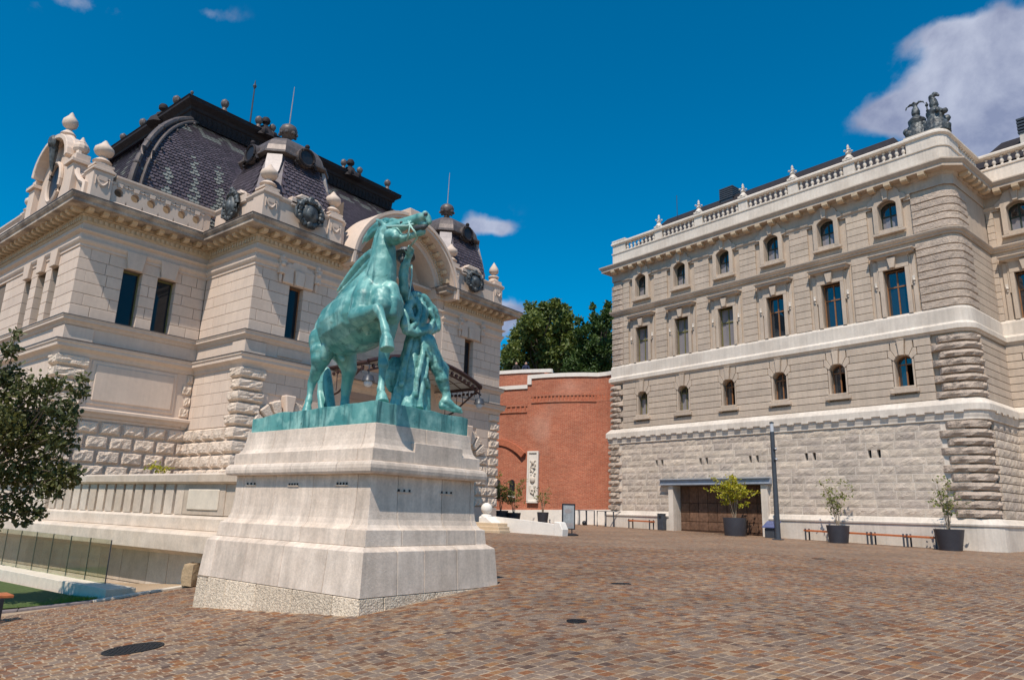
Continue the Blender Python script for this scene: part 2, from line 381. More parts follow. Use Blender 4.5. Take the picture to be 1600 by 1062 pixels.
def unit_boss(seed, m=.12, nx=5, nz=3):
    """rock-faced block: bevelled margin rising to a rough raised field"""
    r = random.Random(seed); b = MB(); vs = [(0,1,0),(1,1,0),(1,1,1),(0,1,1),(.03,.62,.03),(.97,.62,.03),(.97,.62,.97),(.03,.62,.97)]
    g = []
    for j in range(nz+1):
        for i in range(nx+1):
            x = m+(1-2*m)*i/nx; z = m*1.5+(1-3*m)*j/nz; bd = (i in (0, nx)) or (j in (0, nz))
            y = .17 if bd else r.uniform(0, .22)
            if not bd: x += r.uniform(-.3, .3)/nx*(1-2*m); z += r.uniform(-.25, .25)/nz
            g.append(len(vs)); vs.append((x, y, z))
    fs = [(0,1,5,4),(1,2,6,5),(2,3,7,6),(3,0,4,7)]
    G = lambda i, j: g[j*(nx+1)+i]
    for j in range(nz):
        for i in range(nx): fs.append((G(i,j), G(i+1,j), G(i+1,j+1), G(i,j+1)))
    fs += [tuple([4, 5]+[G(i,0) for i in range(nx, -1, -1)]), tuple([6, 7]+[G(i,nz) for i in range(nx+1)]),
           tuple([5, 6]+[G(nx,j) for j in range(nz, -1, -1)]), tuple([7, 4]+[G(0,j) for j in range(nz+1)])]
    return b.add(vs, fs)
def split(s0, s1, holes, z0, z1):
    segs = [(s0, s1)]
    for (a, b_, c, d) in holes:
        if d <= z0+.02 or c >= z1-.02: continue
        new = []
        for p, q in segs:
            if b_ <= p or a >= q: new.append((p, q)); continue
            if a > p+.05: new.append((p, a))
            if b_ < q-.05: new.append((b_, q))
        segs = new
    return segs
def courses(parent, face, name, meshes, s0, s1, zs, lens, holes=(), y=0., depth=.3, gap=.008, r=None, whole=False, stuff_name=None):
    """lay courses of single blocks; returns list of objects"""
    r = r or rnd; out = []
    for k in range(len(zs)-1):
        z0, z1 = zs[k], zs[k+1]
        for p, q in split(s0, s1, holes, z0, z1):
            cuts = [p]
            if not whole:
                x = p + (lens[0]*r.uniform(.45, .75) if k % 2 else 0)
                if x > p: cuts.append(x) if x < q-.25 else None
                x = cuts[-1]
                while True:
                    x += r.uniform(*lens)
                    if x > q-.3: break
                    cuts.append(x)
            cuts.append(q)
            for a, b_ in zip(cuts[:-1], cuts[1:]):
                X, Y = face.pt(a+gap, y)
                out.append(put(name, r.choice(meshes), parent, (X, Y, z0+gap), face.rz, (b_-a-2*gap, depth, z1-z0-2*gap)))
    return out
def core(mb, s0, s1, z0, z1, holes, y0, y1):
    zs = sorted({z0, z1} | {max(z0, min(z1, h[2])) for h in holes} | {max(z0, min(z1, h[3])) for h in holes})
    for a, b_ in zip(zs[:-1], zs[1:]):
        if b_-a < 1e-4: continue
        for p, q in split(s0, s1, holes, a, b_): mb.box(p, q, y0, y1, a, b_)
    return mb
# ================================================================== building on the right
TH = math.radians(78.47975)
RD = Vector((math.cos(TH), math.sin(TH))); RN = Vector((math.sin(TH), -math.cos(TH)))
RO = RN*32.878 + RD*29.8
def r_world(x, y, z=0): p = RO - RD*x + RN*y; return Vector((p.x, p.y, z))
R_ROT = TH - PI
U_SMOOTH = mesh_of('stone_smooth', unit_smooth(), M['limeR'])
U_ROCK = [mesh_of('stone_rock', unit_rough(k, 6, 3, .22, .4), M['ashR']) for k in range(5)]
def arc_pts(c, hw, zs, za, n=8):
    h = za-zs; R = (hw*hw+h*h)/(2*h); a = math.asin(min(1, hw/R))
    if h > hw: a = PI-a
    return [(c+R*math.sin(-a+2*a*i/n), za-R+R*math.cos(-a+2*a*i/n)) for i in range(n+1)]
def arch_fill(mb, c, hw, zs, za, zt, y0, y1, n=8):
    pts = arc_pts(c, hw, zs, za, n)
    mb.prism([(c-hw, zt), (c-hw, zs)] + pts[1:-1] + [(c+hw, zs), (c+hw, zt)], y0, y1)
def make_window(parent, face, c, z0, z1, hw, mat_f, y=.26, arch=None, transom=None, mull=True, bar=.045, open_right=False, curtain=(), glass='glass'):
    """casement window: frame part with its panes as sub-parts"""
    f = MB(); t = .05; zt = z1
    f.box(c-hw, c-hw+bar, y, y+t, z0, z1 if not arch else arch); f.box(c+hw-bar, c+hw, y, y+t, z0, z1 if not arch else arch)
    f.box(c-hw+bar, c+hw-bar, y, y+t, z0, z0+bar)
    if arch:
        o = arc_pts(c, hw, arch, z1); i = arc_pts(c, hw-bar, arch, z1-bar); f.prism(o + i[::-1], y, y+t)
    else: f.box(c-hw+bar, c+hw-bar, y, y+t, z1-bar, z1)
    if transom: f.box(c-hw+bar, c+hw-bar, y-.02, y+t-.003, transom-bar*.6, transom+bar*.6)
    if mull: f.box(c-bar*.6, c+bar*.6, y-.012, y+t-.006, z0+bar, z1-bar)
    w = obj('window', f, mat_f, parent, face)
    rows = [(z0+bar, (transom or z1)-bar*.6)] + ([(transom+bar*.6, z1-bar)] if transom else [])
    for ri, (a, b_) in enumerate(rows):
        for (p, q) in (((c-hw+bar, c-bar*.6), (c+bar*.6, c+hw-bar)) if mull else ((c-hw+bar, c+hw-bar),)):
            if open_right and p > c-.01 and a < z0+.2: continue
            g = MB(); yy = y+.022
            if arch and b_ > arch:
                top = [pt for pt in arc_pts(c, hw-bar, arch, z1-bar, 16) if p-1e-6 <= pt[0] <= q+1e-6]
                poly = [(p, a), (q, a)] + [(x, z) for x, z in sorted(top, key=lambda k: -k[0])]
                g.prism(poly, yy, yy+.012)
            else: g.box(p, q, yy, yy+.012, a, b_)
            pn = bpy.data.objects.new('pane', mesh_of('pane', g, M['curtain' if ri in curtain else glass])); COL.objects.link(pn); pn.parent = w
            pn.location = (0, 0, 0)
    return w
BALU = mesh_of('baluster', MB().lathe([(.075,0),(.075,.06),(.04,.09),(.095,.2),(.085,.27),(.04,.37),(.05,.41),(.075,.43),(.075,.48)], n=8), M['limeRw'], 50)
def finial_mb():
    b = MB(); b.box(-.24, .24, -.2, .2, 0, .12)
    b.lathe([(.24,.12),(.12,.3),(.09,.36),(.15,.42),(.11,.47),(.06,.55),(.09,.62),(.05,.7),(.075,.77),(.02,.9)], n=8)
    for k in range(4):
        a = k*PI/2+PI/4; c, s = math.cos(a), math.sin(a)
        b.sphere((c*.17, s*.17, .56), .07, 6, 4, (1, 1, .7))
    return b
FIN_R = mesh_of('finial', finial_mb(), M['limeRw'], 40)
def wrap_quoin(seed, s0, y1, proj, rough, xr=19.9, r=.55, nz=3):
    """stone course wrapped round the rounded corner, unit height"""
    path = [(s0+(xr-r-s0)*i/5, 0., 0., -1.) for i in range(6)]
    path += [(xr-r+r*math.sin(a), r-r*math.cos(a), math.sin(a), -math.cos(a)) for a in [PI/2*i/5 for i in range(1, 6)]]
    path += [(xr, r+(y1-r)*i/3, 1., 0.) for i in range(1, 4)]
    b = MB(); rr = random.Random(seed); n = len(path); vs = []; prof = [(0, 0.0), (0, .02), (.7, .12), (1, .5), (.75, .88), (0, .98), (0, 1)]
    if rough < .03: prof = [(0, 0), (.55, .02), (1, .1), (1, .5), (1, .9), (.55, .98), (0, 1)]
    for i, (x, y, nx, ny) in enumerate(path):
        for k, (o, z) in enumerate(prof):
            d = proj*o + (rr.uniform(-1, 1)*rough if 0 < o else 0)
            if i in (0, n-1): d = min(d, .02) if rough > .03 else d
            vs.append((x+nx*d, y+ny*d, z))
    m = len(prof); fs = [(i*m+k, (i+1)*m+k, (i+1)*m+k+1, i*m+k+1) for i in range(n-1) for k in range(m-1)]
    fs += [tuple(range(m)), tuple((n-1)*m+k for k in range(m-1, -1, -1))]
    return b.add(vs, fs)
def end_quoin(seed, s0, s1, proj, rough):
    """bossed quoin at the left corner, unit height, returning on the hidden side"""
    b = MB(); rr = random.Random(seed); path = [(s0-.0, .5, -1, 0), (s0, .02, -.7, -.7)] + [(s0+(s1-s0)*i/5, 0, 0, -1) for i in range(1, 6)]
    prof = [(0, 0.0), (0, .03), (.75, .13), (1, .45), (.8, .85), (0, .97), (0, 1)] if rough > .02 else [(0, 0), (.4, .03), (1, .08), (1, .5), (1, .92), (.4, .97), (0, 1)]
    n = len(path); m = len(prof); vs = []
    for i, (x, y, nx, ny) in enumerate(path):
        for o, z in prof:
            d = proj*o + (rr.uniform(-1, 1)*rough if o else 0); d = 0 if i == n-1 else d
            vs.append((x+nx*d, y+ny*d, z))
    fs = [(i*m+k, (i+1)*m+k, (i+1)*m+k+1, i*m+k+1) for i in range(n-1) for k in range(m-1)] + [tuple(range(m)), tuple((n-1)*m+k for k in range(m-1, -1, -1))]
    return b.add(vs, fs)

def build_palace():
    R = thing('palace_wing', 'long four-storey stone palace front with roof balustrade behind the lamp post', 'building', (RO.x, RO.y, 0), R_ROT)
    fR, fS, f2 = Face((0, 0), 0), Face((19.9, 0), PI/2), Face((19.9, 4.2), 0)
    cols = [2.4+2.96*i for i in range(6)]; c2 = [1.3, 4.26]
    XE = 27.0
    arc = [(19.35+.55*math.sin(a), .55-.55*math.cos(a)) for a in [PI/2*i/5 for i in range(6)]]
    full = [(0, 9), (0, 0)] + arc + [(19.9, 4.2), (XE, 4.2)]
    # ---- wall cores
    holes = lambda cs: [h for c in cs for h in ((c-.37, c+.37, 7.5, 8.92), (c-.48, c+.48, 10.78, 12.93), (c-.42, c+.42, 14.9, 16.3))]
    slits = [(x-.08, x+.08, 4.45, 4.8) for a in (3.62, 6.62, 9.65, 12.66, 15.64) for x in (a-.2, a+.2)]
    w = MB(); core(w, .02, 19.34, 5.86, 17.0, holes(cols), .06, .55)
    
    for c in cols:
        arch_fill(w, c, .37, 8.66, 8.9, 8.925, -.08, .5); arch_fill(w, c, .42, 16.06, 16.28, 16.305, -.05, .5)
    obj('wall', w, M['limeR'], R, fR)
    obj('wall', core(MB(), -.1, 19.34, .3, 5.86, [(4.66, 10.05, .2, 3.35)] + slits, -.145, .55), M['limeRw'], R, fR)
    w = MB(); w.prism([(18.2, .56)] + [(19.2, .06)] + [(x-.02, y+.03) for x, y in arc] + [(19.88, 4.6), (18.2, 4.6)], .3, 17.2, 'xy'); obj('wall', w, M['limeR'], R)
    w = MB(); core(w, 0, XE-19.9, 5.86, 17.0, holes(c2), .06, .55); core(w, 0, XE-19.9, .3, 5.86, [], -.14, .5)
    for c in c2: arch_fill(w, c, .37, 8.66, 8.9, 8.925, -.08, .5); arch_fill(w, c, .42, 16.06, 16.28, 16.305, -.05, .5)
    obj('wall', w, M['limeR'], R, f2)
    # dark rooms behind the glass
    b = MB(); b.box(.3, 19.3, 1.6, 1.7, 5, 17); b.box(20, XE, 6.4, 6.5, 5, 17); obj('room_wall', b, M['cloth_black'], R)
    # ---- plinth with door gap
    pl = [(.30, .2), (.30, 1.6), (.35, 1.62), (.36, 1.70), (.30, 1.74), (.2, 1.9), (.1, 1.93), (.1, .2)]
    obj('plinth', MB().sweep(pl, [(-.1, 9), (-.1, 0), (4.34, 0)]), M['limeRw'], R, bevel=.01)
    obj('plinth', MB().sweep(pl, [(10.4, 0)] + arc + [(19.9, 4.2), (XE, 4.2)]), M['limeRw'], R, bevel=.01)
    # ---- garage door
    for a, b_ in ((4.34, 4.66), (10.05, 10.4)): obj('door_jamb', MB().box(a, b_, -.33, .45, .2, 3.34), M['limeRw'], R, bevel=.01)
    j = MB(); j.box(3.8, 10.62, -.36, -.19, 3.36, 3.68); j.box(3.8, 10.62, -.46, -.355, 3.36, 3.40); j.box(3.8, 10.62, -.46, -.355, 3.64, 3.68); j.box(4.66, 10.05, -.2, .4, 3.345, 3.36)
    obj('steel_lintel', j, M['steel'], R)
    d = MB(); d.box(4.66, 10.05, .36, .42, .3, 3.35)
    door = obj('garage_door', d, M['rustbar'], R)
    pm = [mesh_of('panel', unit_rough(40+k, 5, 3, .3, .5), M['rust']) for k in range(3)]
    zs = [.55, .98, 1.44, 1.92, 2.42, 3.32]; xs = [4.68+.594*i for i in range(10)]
    for a, b_ in zip(zs[1:-1], zs[2:]):
        for p, q in zip(xs[:-1], xs[1:]): put('panel', rnd.choice(pm), door, (p+.015, .30, a+.015), 0, (q-p-.03, .06, b_-a-.03))
    bb = MB(); bb.box(4.68, 10.03, .31, .36, .5, .97); o = obj('kick_plate', bb, M['rustbar'], door)
    # ---- ashlar of the ground storey
    zA = [1.93+.357*i for i in range(12)]
    lint = [(3.78, 10.64, 3.34, 3.70), (4.32, 10.42, .2, 3.34)]
    courses(R, fR, 'ashlar_block', U_ROCK, .78, 18.45, zA, (.62, 1.25), lint+slits, y=-.185, depth=.15, gap=.017)
    courses(R, fS, 'ashlar_block', U_ROCK, 1.0, 4.2, zA, (.7, 1.3), y=-.185, depth=.15, gap=.017)
    courses(R, f2, 'ashlar_block', U_ROCK, .1, XE-19.9, zA, (.7, 1.3), y=-.185, depth=.15, gap=.017)
    # ---- quoins
    Q = {}
    for k in range(3):
        Q['l', k] = [mesh_of('quoin', end_quoin(10+k, -.13, e, .17, .045), M['rockR']) for e in (.66, .86)]
        Q['r', k] = [mesh_of('quoin', wrap_quoin(20+k, s, y, .20, .05), M['rockR']) for s, y in ((18.62, .85), (18.35, 1.15))]
        Q['l2', k] = [mesh_of('quoin', end_quoin(30+k, -.06, e, .17, .045), M['rockR']) for e in (.66, .86)]
    for i in range(11):
        for s, nm in (('l', 0), ('r', 0)):
            o = put('quoin_block', Q[s, i % 3][i % 2], R, (0, -.12, zA[i]+.01)); o.scale = (1, 1, .337)
    zB = [6.78+.3415*i for i in range(9)]
    for i in range(8):
        for s in ('l2', 'r'):
            o = put('quoin_block', Q[s, i % 3][(i+1) % 2], R, (0, -.03, zB[i]+.01)); o.scale = (1, 1, .322)
    # ---- storey 2: channelled courses with arched windows
    ch = mesh_of('channelled_block', unit_smooth(.03), M['limeR'])
    def storey2(face, s0, s1, cs):
        hs = [(c-.46, c+.46, 7.28, 8.83) for c in cs] + [(c-.62, c+.62, 8.83, 9.17) for c in cs] + [(c-.5, c+.5, 9.17, 9.52) for c in cs]
        courses(R, face, 'channelled_block', [ch], s0, s1, zB, (5, 6), hs, y=-.10, depth=.2, gap=.014, whole=True)
        b = MB(); b.box(s0, s1, -.06, .06, 9.5, 9.68); b.box(s0, s1, -.05, .06, 6.6, 6.8); obj('wall_strip', b, M['limeR'], R, face)
        for i, c in enumerate(cs):
            b = MB()
            for s in (-1, 1):
                b.prism([(c+s*.37, 7.36), (c+s*.445, 7.36), (c+s*.445, 8.7), (c+s*.37, 8.66)], -.09, .3)
                b.prism([(c+s*.37, 8.67), (c+s*.60, 8.86), (c+s*.60, 9.16), (c+s*.47, 9.16), (c+s*.28, 8.83)], -.115, .1)
                b.prism([(c+s*.27, 8.84), (c+s*.46, 9.18), (c+s*.46, 9.5), (c+s*.19, 9.5), (c+s*.13, 8.91)], -.125, .1)
            obj('voussoir', b, M['limeR'], R, face, bevel=.012)
            b = MB(); b.prism([(c-.1, 8.88), (c+.1, 8.88), (c+.155, 9.56), (c-.155, 9.56)], -.22, .1); b.box(c-.165, c+.165, -.24, 0, 9.56, 9.6); obj('keystone', b, M['limeR'], R, face, bevel=.012)
            b = MB(); b.box(c-.46, c+.46, -.2, .3, 7.38, 7.49); b.box(c-.60, c+.60, -.24, -.06, 7.2, 7.37); obj('sill', b, M['limeR'], R, face, bevel=.012)
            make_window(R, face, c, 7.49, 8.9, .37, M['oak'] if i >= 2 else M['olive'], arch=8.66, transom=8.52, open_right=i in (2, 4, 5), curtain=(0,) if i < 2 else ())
    storey2(fR, .86, 18.4, cols); storey2(f2, .0, XE-19.9, c2)
    courses(R, fS, 'channelled_block', [ch], .95, 4.3, zB, (5, 6), y=-.09, depth=.2, gap=.014, whole=True)
    # ---- storey 3
    zC = [10.74+.347*i for i in range(10)]
    def storey3(face, s0, s1, cs, e0, e1):
        hs = [(c-.93, c+.93, 10.6, 14.2) for c in cs]
        courses(R, face, 'channelled_block', [ch], s0, s1, zC, (5, 6), hs+[(c-1.07, c+1.07, 10.6, 14.2) for c in cs], y=-.05, depth=.2, gap=.012, whole=True)
        for i, c in enumerate(cs):
            b = MB()
            for s in (-1, 1):
                b.box(min(c+s*.48, c+s*.66), max(c+s*.48, c+s*.66), -.09, .35, 10.74, 13.02)
                b.box(min(c+s*.66, c+s*.74), max(c+s*.66, c+s*.74), -.05, .2, 12.0, 13.44)
                b.box(min(c+s*.74, c+s*.93), max(c+s*.74, c+s*.93), -.02, .2, 10.74, 13.44)
            b.box(c-.66, c+.66, -.1, .35, 12.93, 13.44)
            obj('window_surround', b, M['limeR'], R, face, bevel=.012)
            for s in (-1, 1):
                b = MB(); b.sphere((c+s*.82, -.07, 12.22), .07, 8, 5); b.sphere((c+s*.82, -.05, 12.1), .045, 6, 4); b.box(c+s*.82-.05, c+s*.82+.05, -.09, 0, 12.28, 12.42)
                obj('knob', b, M['limeRw'], R, face, smooth=40)
            b = MB(); hp = [(0, 13.44), (.06, 13.44), (.12, 13.5), (.3, 13.53), (.32, 13.62), (.38, 13.66), (.38, 13.7), (0, 13.78)]
            b.sweep(hp, [(c-.62, .2), (c-.62, -.02), (c+.62, -.02), (c+.62, .2)]); obj('hood', b, M['limeR'], R, face)
            b = MB(); b.prism([(c-.1, 12.95), (c+.1, 12.95), (c+.19, 13.45), (c-.19, 13.45)], -.26, 0); obj('keystone', b, M['limeR'], R, face, bevel=.012)
            make_window(R, face, c, 10.76, 12.93, .48, M['oak'] if i >= 3 or face is f2 else M['olive'], transom=12.14, bar=.05, curtain=(0, 1) if i < 3 and face is fR else ())  # left columns: reflection of the hall put into the pane colour
    storey3(fR, .9, 18.2, cols, 0, 0); storey3(f2, 0, XE-19.9, c2, 0, 0)
    # ---- storey 4
    zD = [14.33+.345*i for i in range(6)]
    def storey4(face, s0, s1, cs):
        hs = [(c-.72, c+.72, 14.3, 16.4) for c in cs] + [(c-.98, c+.98, 14.3, 16.4) for c in cs]
        courses(R, face, 'channelled_block', [ch], s0, s1, zD, (5, 6), hs, y=-.05, depth=.2, gap=.012, whole=True)
        xs = [s0-.02] + [v for c in cs for v in (c-.72, c+.72)] + [s1+.02]
        for p, q in zip(xs[::2], xs[1::2]):
            if q-p < .1: continue
            b = MB(); b.sweep([(.0, 16.04), (.05, 16.05), (.05, 16.13), (.12, 16.2), (.14, 16.27), (0, 16.33)], [(p, -.01), (q, -.01)]); obj('moulding', b, M['limeR'], R, face)
        for i, c in enumerate(cs):
            b = MB(); o = [(c-.64, 14.76), (c-.64, 16.12), (c-.84, 16.14), (c-.86, 16.34), (c-.76, 16.44), (c-.62, 16.5), (c-.56, 16.66), (c-.46, 16.8), (c-.28, 16.88)]
            o2 = [(2*c-x, z) for x, z in o]; inn = arc_pts(c, .42, 16.06, 16.28)
            b.prism(o[::-1] + [(c-.42, 14.76)] + inn + [(c+.42, 14.76)] + o2, -.16, .1); obj('window_surround', b, M['limeR'], R, face, bevel=.012)
            b = MB(); b.prism([(c-.1, 16.3), (c+.1, 16.3), (c+.16, 16.88), (c-.16, 16.88)], -.26, .05); obj('keystone', b, M['limeR'], R, face, bevel=.012)
            b = MB(); b.box(c-.6, c+.6, -.12, .3, 14.76, 14.9); b.box(c-.72, c+.72, -.17, 0, 14.64, 14.755); obj('sill', b, M['limeR'], R, face, bevel=.015)
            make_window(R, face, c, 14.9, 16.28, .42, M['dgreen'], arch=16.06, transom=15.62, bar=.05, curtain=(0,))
    storey4(fR, .9, 18.2, cols); storey4(f2, 0, XE-19.9, c2)
    for k, (zl, s0) in enumerate(((zC, 18.22), (zD, 18.22))):
        for i in range(len(zl)-1):
            me = Q.setdefault(('u', i % 3), mesh_of('quoin', wrap_quoin(50+i % 3, s0, 1.5, .07, .012), M['rockR']))
            o = put('quoin_block', me, R, (0, 0, zl[i]+.008)); o.scale = (1, 1, zl[i+1]-zl[i]-.016)
            me = Q.setdefault(('ul', i % 3), mesh_of('quoin', end_quoin(60+i % 3, 0, .84, .07, .012), M['rockR']))
            o = put('quoin_block', me, R, (0, 0, zl[i]+.008)); o.scale = (1, 1, zl[i+1]-zl[i]-.016)
    courses(R, fS, 'channelled_block', [ch], 1.55, 4.25, zC, (5, 6), y=-.03, depth=.2, gap=.01, whole=True)
    # ---- string courses
    cb = [(.1, 5.84), (.22, 5.87), (.22, 5.95), (.25, 6.05), (.27, 6.18), (.3, 6.22), (.34, 6.24), (.34, 6.5), (.3, 6.56), (.12, 6.76), (.0, 6.79)]
    obj('string_course', MB().sweep(cb, full), M['limeRw'], R)
    den = mesh_of('dentil', MB().box(0, .34, -.06, .0, 0, .075), M['limeRw'])
    for i in range(27): put('dentil', den, R, (-.15+.74*i, -.30, 6.165))
    for i in range(9): put('dentil', den, R, (20.42+.74*i, 4.2-.30, 6.165))
    for i in range(4): put('dentil', den, R, (19.9+.30, .95+.74*i, 6.165), PI/2)
    bd = [(.0, 9.6), (.08, 9.62), (.12, 9.68), (.2, 9.72), (.2, 9.93), (.12, 10.02), (.09, 10.05), (.09, 10.62), (.06, 10.7), (0, 10.75)]
    obj('balcony_band', MB().sweep(bd, full), M['limeRw'], R)
    st = [(0, 14.02), (.06, 14.05), (.06, 14.11), (.14, 14.17), (.18, 14.25), (.18, 14.29), (0, 14.36)]
    obj('string_course', MB().sweep(st, full), M['limeR'], R)
    st = [(0, 16.33), (.03, 16.33), (.03, 16.8), (.06, 16.82), (.1, 16.87), (.13, 16.95), (.52, 16.97), (.52, 17.11), (.55, 17.13), (.64, 17.25), (.64, 17.31), (.0, 17.5)]
    obj('main_cornice', MB().sweep(st, [(0, 9), (0, 0), (19.6, 0), (19.9, .3), (19.9, 4.2), (XE, 4.2)]), M['limeR'], R)
    md = MB(); md.prism([(-.0, 1.05), (-.0, .88), (-.12, .82), (-.33, .86), (-.39, .92), (-.4, 1.05)], -.14, .14, 'yz'); mdm = mesh_of('modillion', md, M['dentL'])
    for i in range(26): put('modillion', mdm, R, (.42+.74*i, -.13, 15.92))
    for i in range(10): put('modillion', mdm, R, (20.6+.74*i, 4.07, 15.92))
    for i in range(5): put('modillion', mdm, R, (20.03, .9+.62*i, 15.92), PI/2)
    obj('parapet_base', MB().sweep([(-.3, 17.3), (.04, 17.3), (.04, 17.5), (.0, 17.55), (.0, 18.2), (.05, 18.22), (.05, 18.3), (-.3, 18.3)], full), M['limeRw'], R)
    obj('rail', MB().sweep([(-.26, 18.82), (.0, 18.82), (.08, 18.88), (.08, 18.96), (.04, 19.02), (-.26, 19.02)], full), M['limeRw'], R)
    posts = [3.75+2.96*i for i in range(5)]
    edges = [(0, 1.05)] + [(p-.28, p+.28) for p in posts] + [(18.25, 19.3)]
    b = MB(); b.box(.0, 1.05, .02, .3, 18.3, 18.82); obj('post', b, M['limeRw'], R); b = MB(); b.box(-.04, 1.1, -.06, .34, 19.02, 19.16); obj('post_cap', b, M['limeRw'], R, bevel=.03)
    for p in posts:
        b = MB(); b.box(p-.28, p+.28, .015, .28, 18.3, 18.82); obj('post', b, M['limeRw'], R); put('finial', FIN_R, R, (p, .12, 19.02))
    b = MB(); b.prism([(18.25, .02)] + [(x-.02, y+.02) for x, y in arc] + [(19.88, 1.7), (18.25, 1.7)], 18.3, 18.82, 'xy'); obj('post', b, M['limeRw'], R)
    b = MB(); b.prism([(18.2, -.02)] + [(x, y-.0) for x, y in arc] + [(19.9, 1.75), (18.2, 1.75)], 19.02, 19.1, 'xy'); obj('post_cap', b, M['limeRw'], R)
    for (a, b0) in zip(edges[:-1], edges[1:]):
        n = 8; step = (b0[0]-a[1])/n
        for i in range(n): put('baluster', BALU, R, (a[1]+step*(i+.5), .13, 18.32))
    for i in range(8): put('baluster', BALU, R, (19.77, 1.9+.3*i, 18.32))
    for i in range(20): put('baluster', BALU, R, (20.2+.32*i, 4.33, 18.32))
    # ---- roofs, vents
    b = MB(); b.add([(1.0,1.1,18.9),(18.0,1.1,18.9),(16.7,3.0,20.98),(2.2,3.0,20.98),(1.0,6,18.9),(18,6,18.9)], [(0,1,2,3),(1,5,2),(5,4,3,2),(4,0,3)]); obj('roof', b, M['crest'], R)
    b = MB(); b.add([(19.0,5.3,18.9),(30,5.3,18.9),(30,7.4,20.9),(20.2,7.4,20.9),(19,10,18.9),(30,10,18.9)], [(0,1,2,3),(1,5,2),(5,4,3,2),(4,0,3)]); obj('roof', b, M['crest'], R)
    b = MB()
    for k in range(6): b.box(6.5, 7.45, 2.6, 3.5, 20.75+.13*k, 20.83+.13*k)
    b.box(6.55, 7.4, 2.65, 3.45, 20.4, 21.5); obj('roof_vent', b, M['greypost'], R)
    b = MB(); b.box(21.35, 22.3, 5.8, 6.6, 19.0, 20.3)
    o = obj('chimney', b, M['limeRw'], R); b = MB()
    for k in range(5): b.box(21.3, 22.35, 5.75, 6.65, 20.32+.17*k, 20.42+.17*k)
    obj('chimney_louvre', b, M['greypost'], o)
    b = MB(); b.tube([(3.3, 2.6, 20.6), (3.3, 2.6, 22.2)], .02, 5); obj('antenna', b, M['greypost'], R)
    # ---- wall slits
    for s in slits: obj('slit_back', MB().box(s[0]-.01, s[1]+.01, .02, .06, s[2], s[3]), M['cloth_black'], R)
    return R
PALACE = build_palace()
# ================================================================== building on the left
HS = .85                                   # whole hall is scaled down by this factor about the camera eye
LO = Vector((15.56*HS, 27.06*HS, EYE*(1-HS)))
def urn_mb(kind=0):
    b = MB()
    if kind == 0:   # covered stone urn
        b.box(-.3, .3, -.3, .3, 0, .08); b.lathe([(.28,.08),(.22,.16),(.3,.24),(.2,.34),(.12,.4),(.1,.46),(.26,.56),(.31,.68),(.29,.78),(.2,.88),(.12,.96),(.1,1.0),(.03,1.1)], n=12)
    elif kind == 1:  # pointed bud
        b.box(-.28, .28, -.28, .28, 0, .08); b.lathe([(.27,.08),(.2,.2),(.26,.3),(.24,.36),(.1,.42),(.09,.47),(.2,.55),(.235,.66),(.2,.8),(.1,.98),(.01,1.15)], n=12)
    elif kind == 2:  # roof ball finial
        b.lathe([(.3,0),(.26,.1),(.12,.2),(.16,.26),(.1,.34),(.24,.45),(.32,.6),(.33,.72),(.27,.85),(.12,.95),(.02,1.0)], n=12)
        for k in range(8):
            a = k*PI/4; b.sphere((.31*math.cos(a), .31*math.sin(a), .52), .07, 5, 4)
    elif kind == 3:  # small crest knob
        b.lathe([(.16,0),(.1,.1),(.07,.2),(.12,.27),(.15,.36),(.12,.46),(.02,.54)], n=8)
    return b
def arms_mb(w, h, seed):
    """bossy coat of arms: cartouche, crown, side scrolls (y is depth, front at y<0)"""
    r = random.Random(seed); b = MB()
    b.sphere((0, -.08, h*.42), 1, 12, 7, (w*.30, .17, h*.32)); b.sphere((0, -.14, h*.42), 1, 10, 6, (w*.2, .17, h*.22))
    b.sphere((0, -.08, h*.80), 1, 10, 6, (w*.20, .15, h*.10)); b.sphere((0, -.1, h*.92), 1, 8, 5, (w*.1, .11, h*.08))
    for k in range(5): b.sphere(((k-2)*w*.09, -.16, h*.78), w*.05, 6, 4)
    for s in (-1, 1):
        for k in range(9):
            a = -1.2+k*.33; b.sphere((s*w*.38*math.cos(a)+s*r.uniform(-.03, .03), -.06+r.uniform(-.04, .03), h*(.45+.4*math.sin(a))), w*r.uniform(.07, .12), 6, 4)
        b.tube([(s*w*.2, -.08, h*.1), (s*w*.45, -.1, h*.2), (s*w*.5, -.08, h*.45), (s*w*.42, -.1, h*.62), (s*w*.5, -.08, h*.72)], [.06, .08, .06, .07, .03], 6)
    b.sphere((0, -.08, h*.06), w*.12, 6, 4)
    return b
def console_mb():
    b = MB(); b.box(-.17, .17, -.2, .1, .62, .74); b.box(-.14, .14, -.16, .1, .1, .62); b.sphere((0, -.18, .52), .11, 8, 5, (1.2, 1, 1)); b.sphere((0, -.14, .16), .07, 8, 5, (1.3, 1, 1))
    b.lathe([(.02,-.3),(.06,-.2),(.09,-.05),(.06,.1)], 0, -.03, 6); b.sphere((0, -.1, .85), .13, 8, 5); b.sphere((-.1, -.08, .8), .08, 6, 4); b.sphere((.1, -.08, .8), .08, 6, 4)
    return b
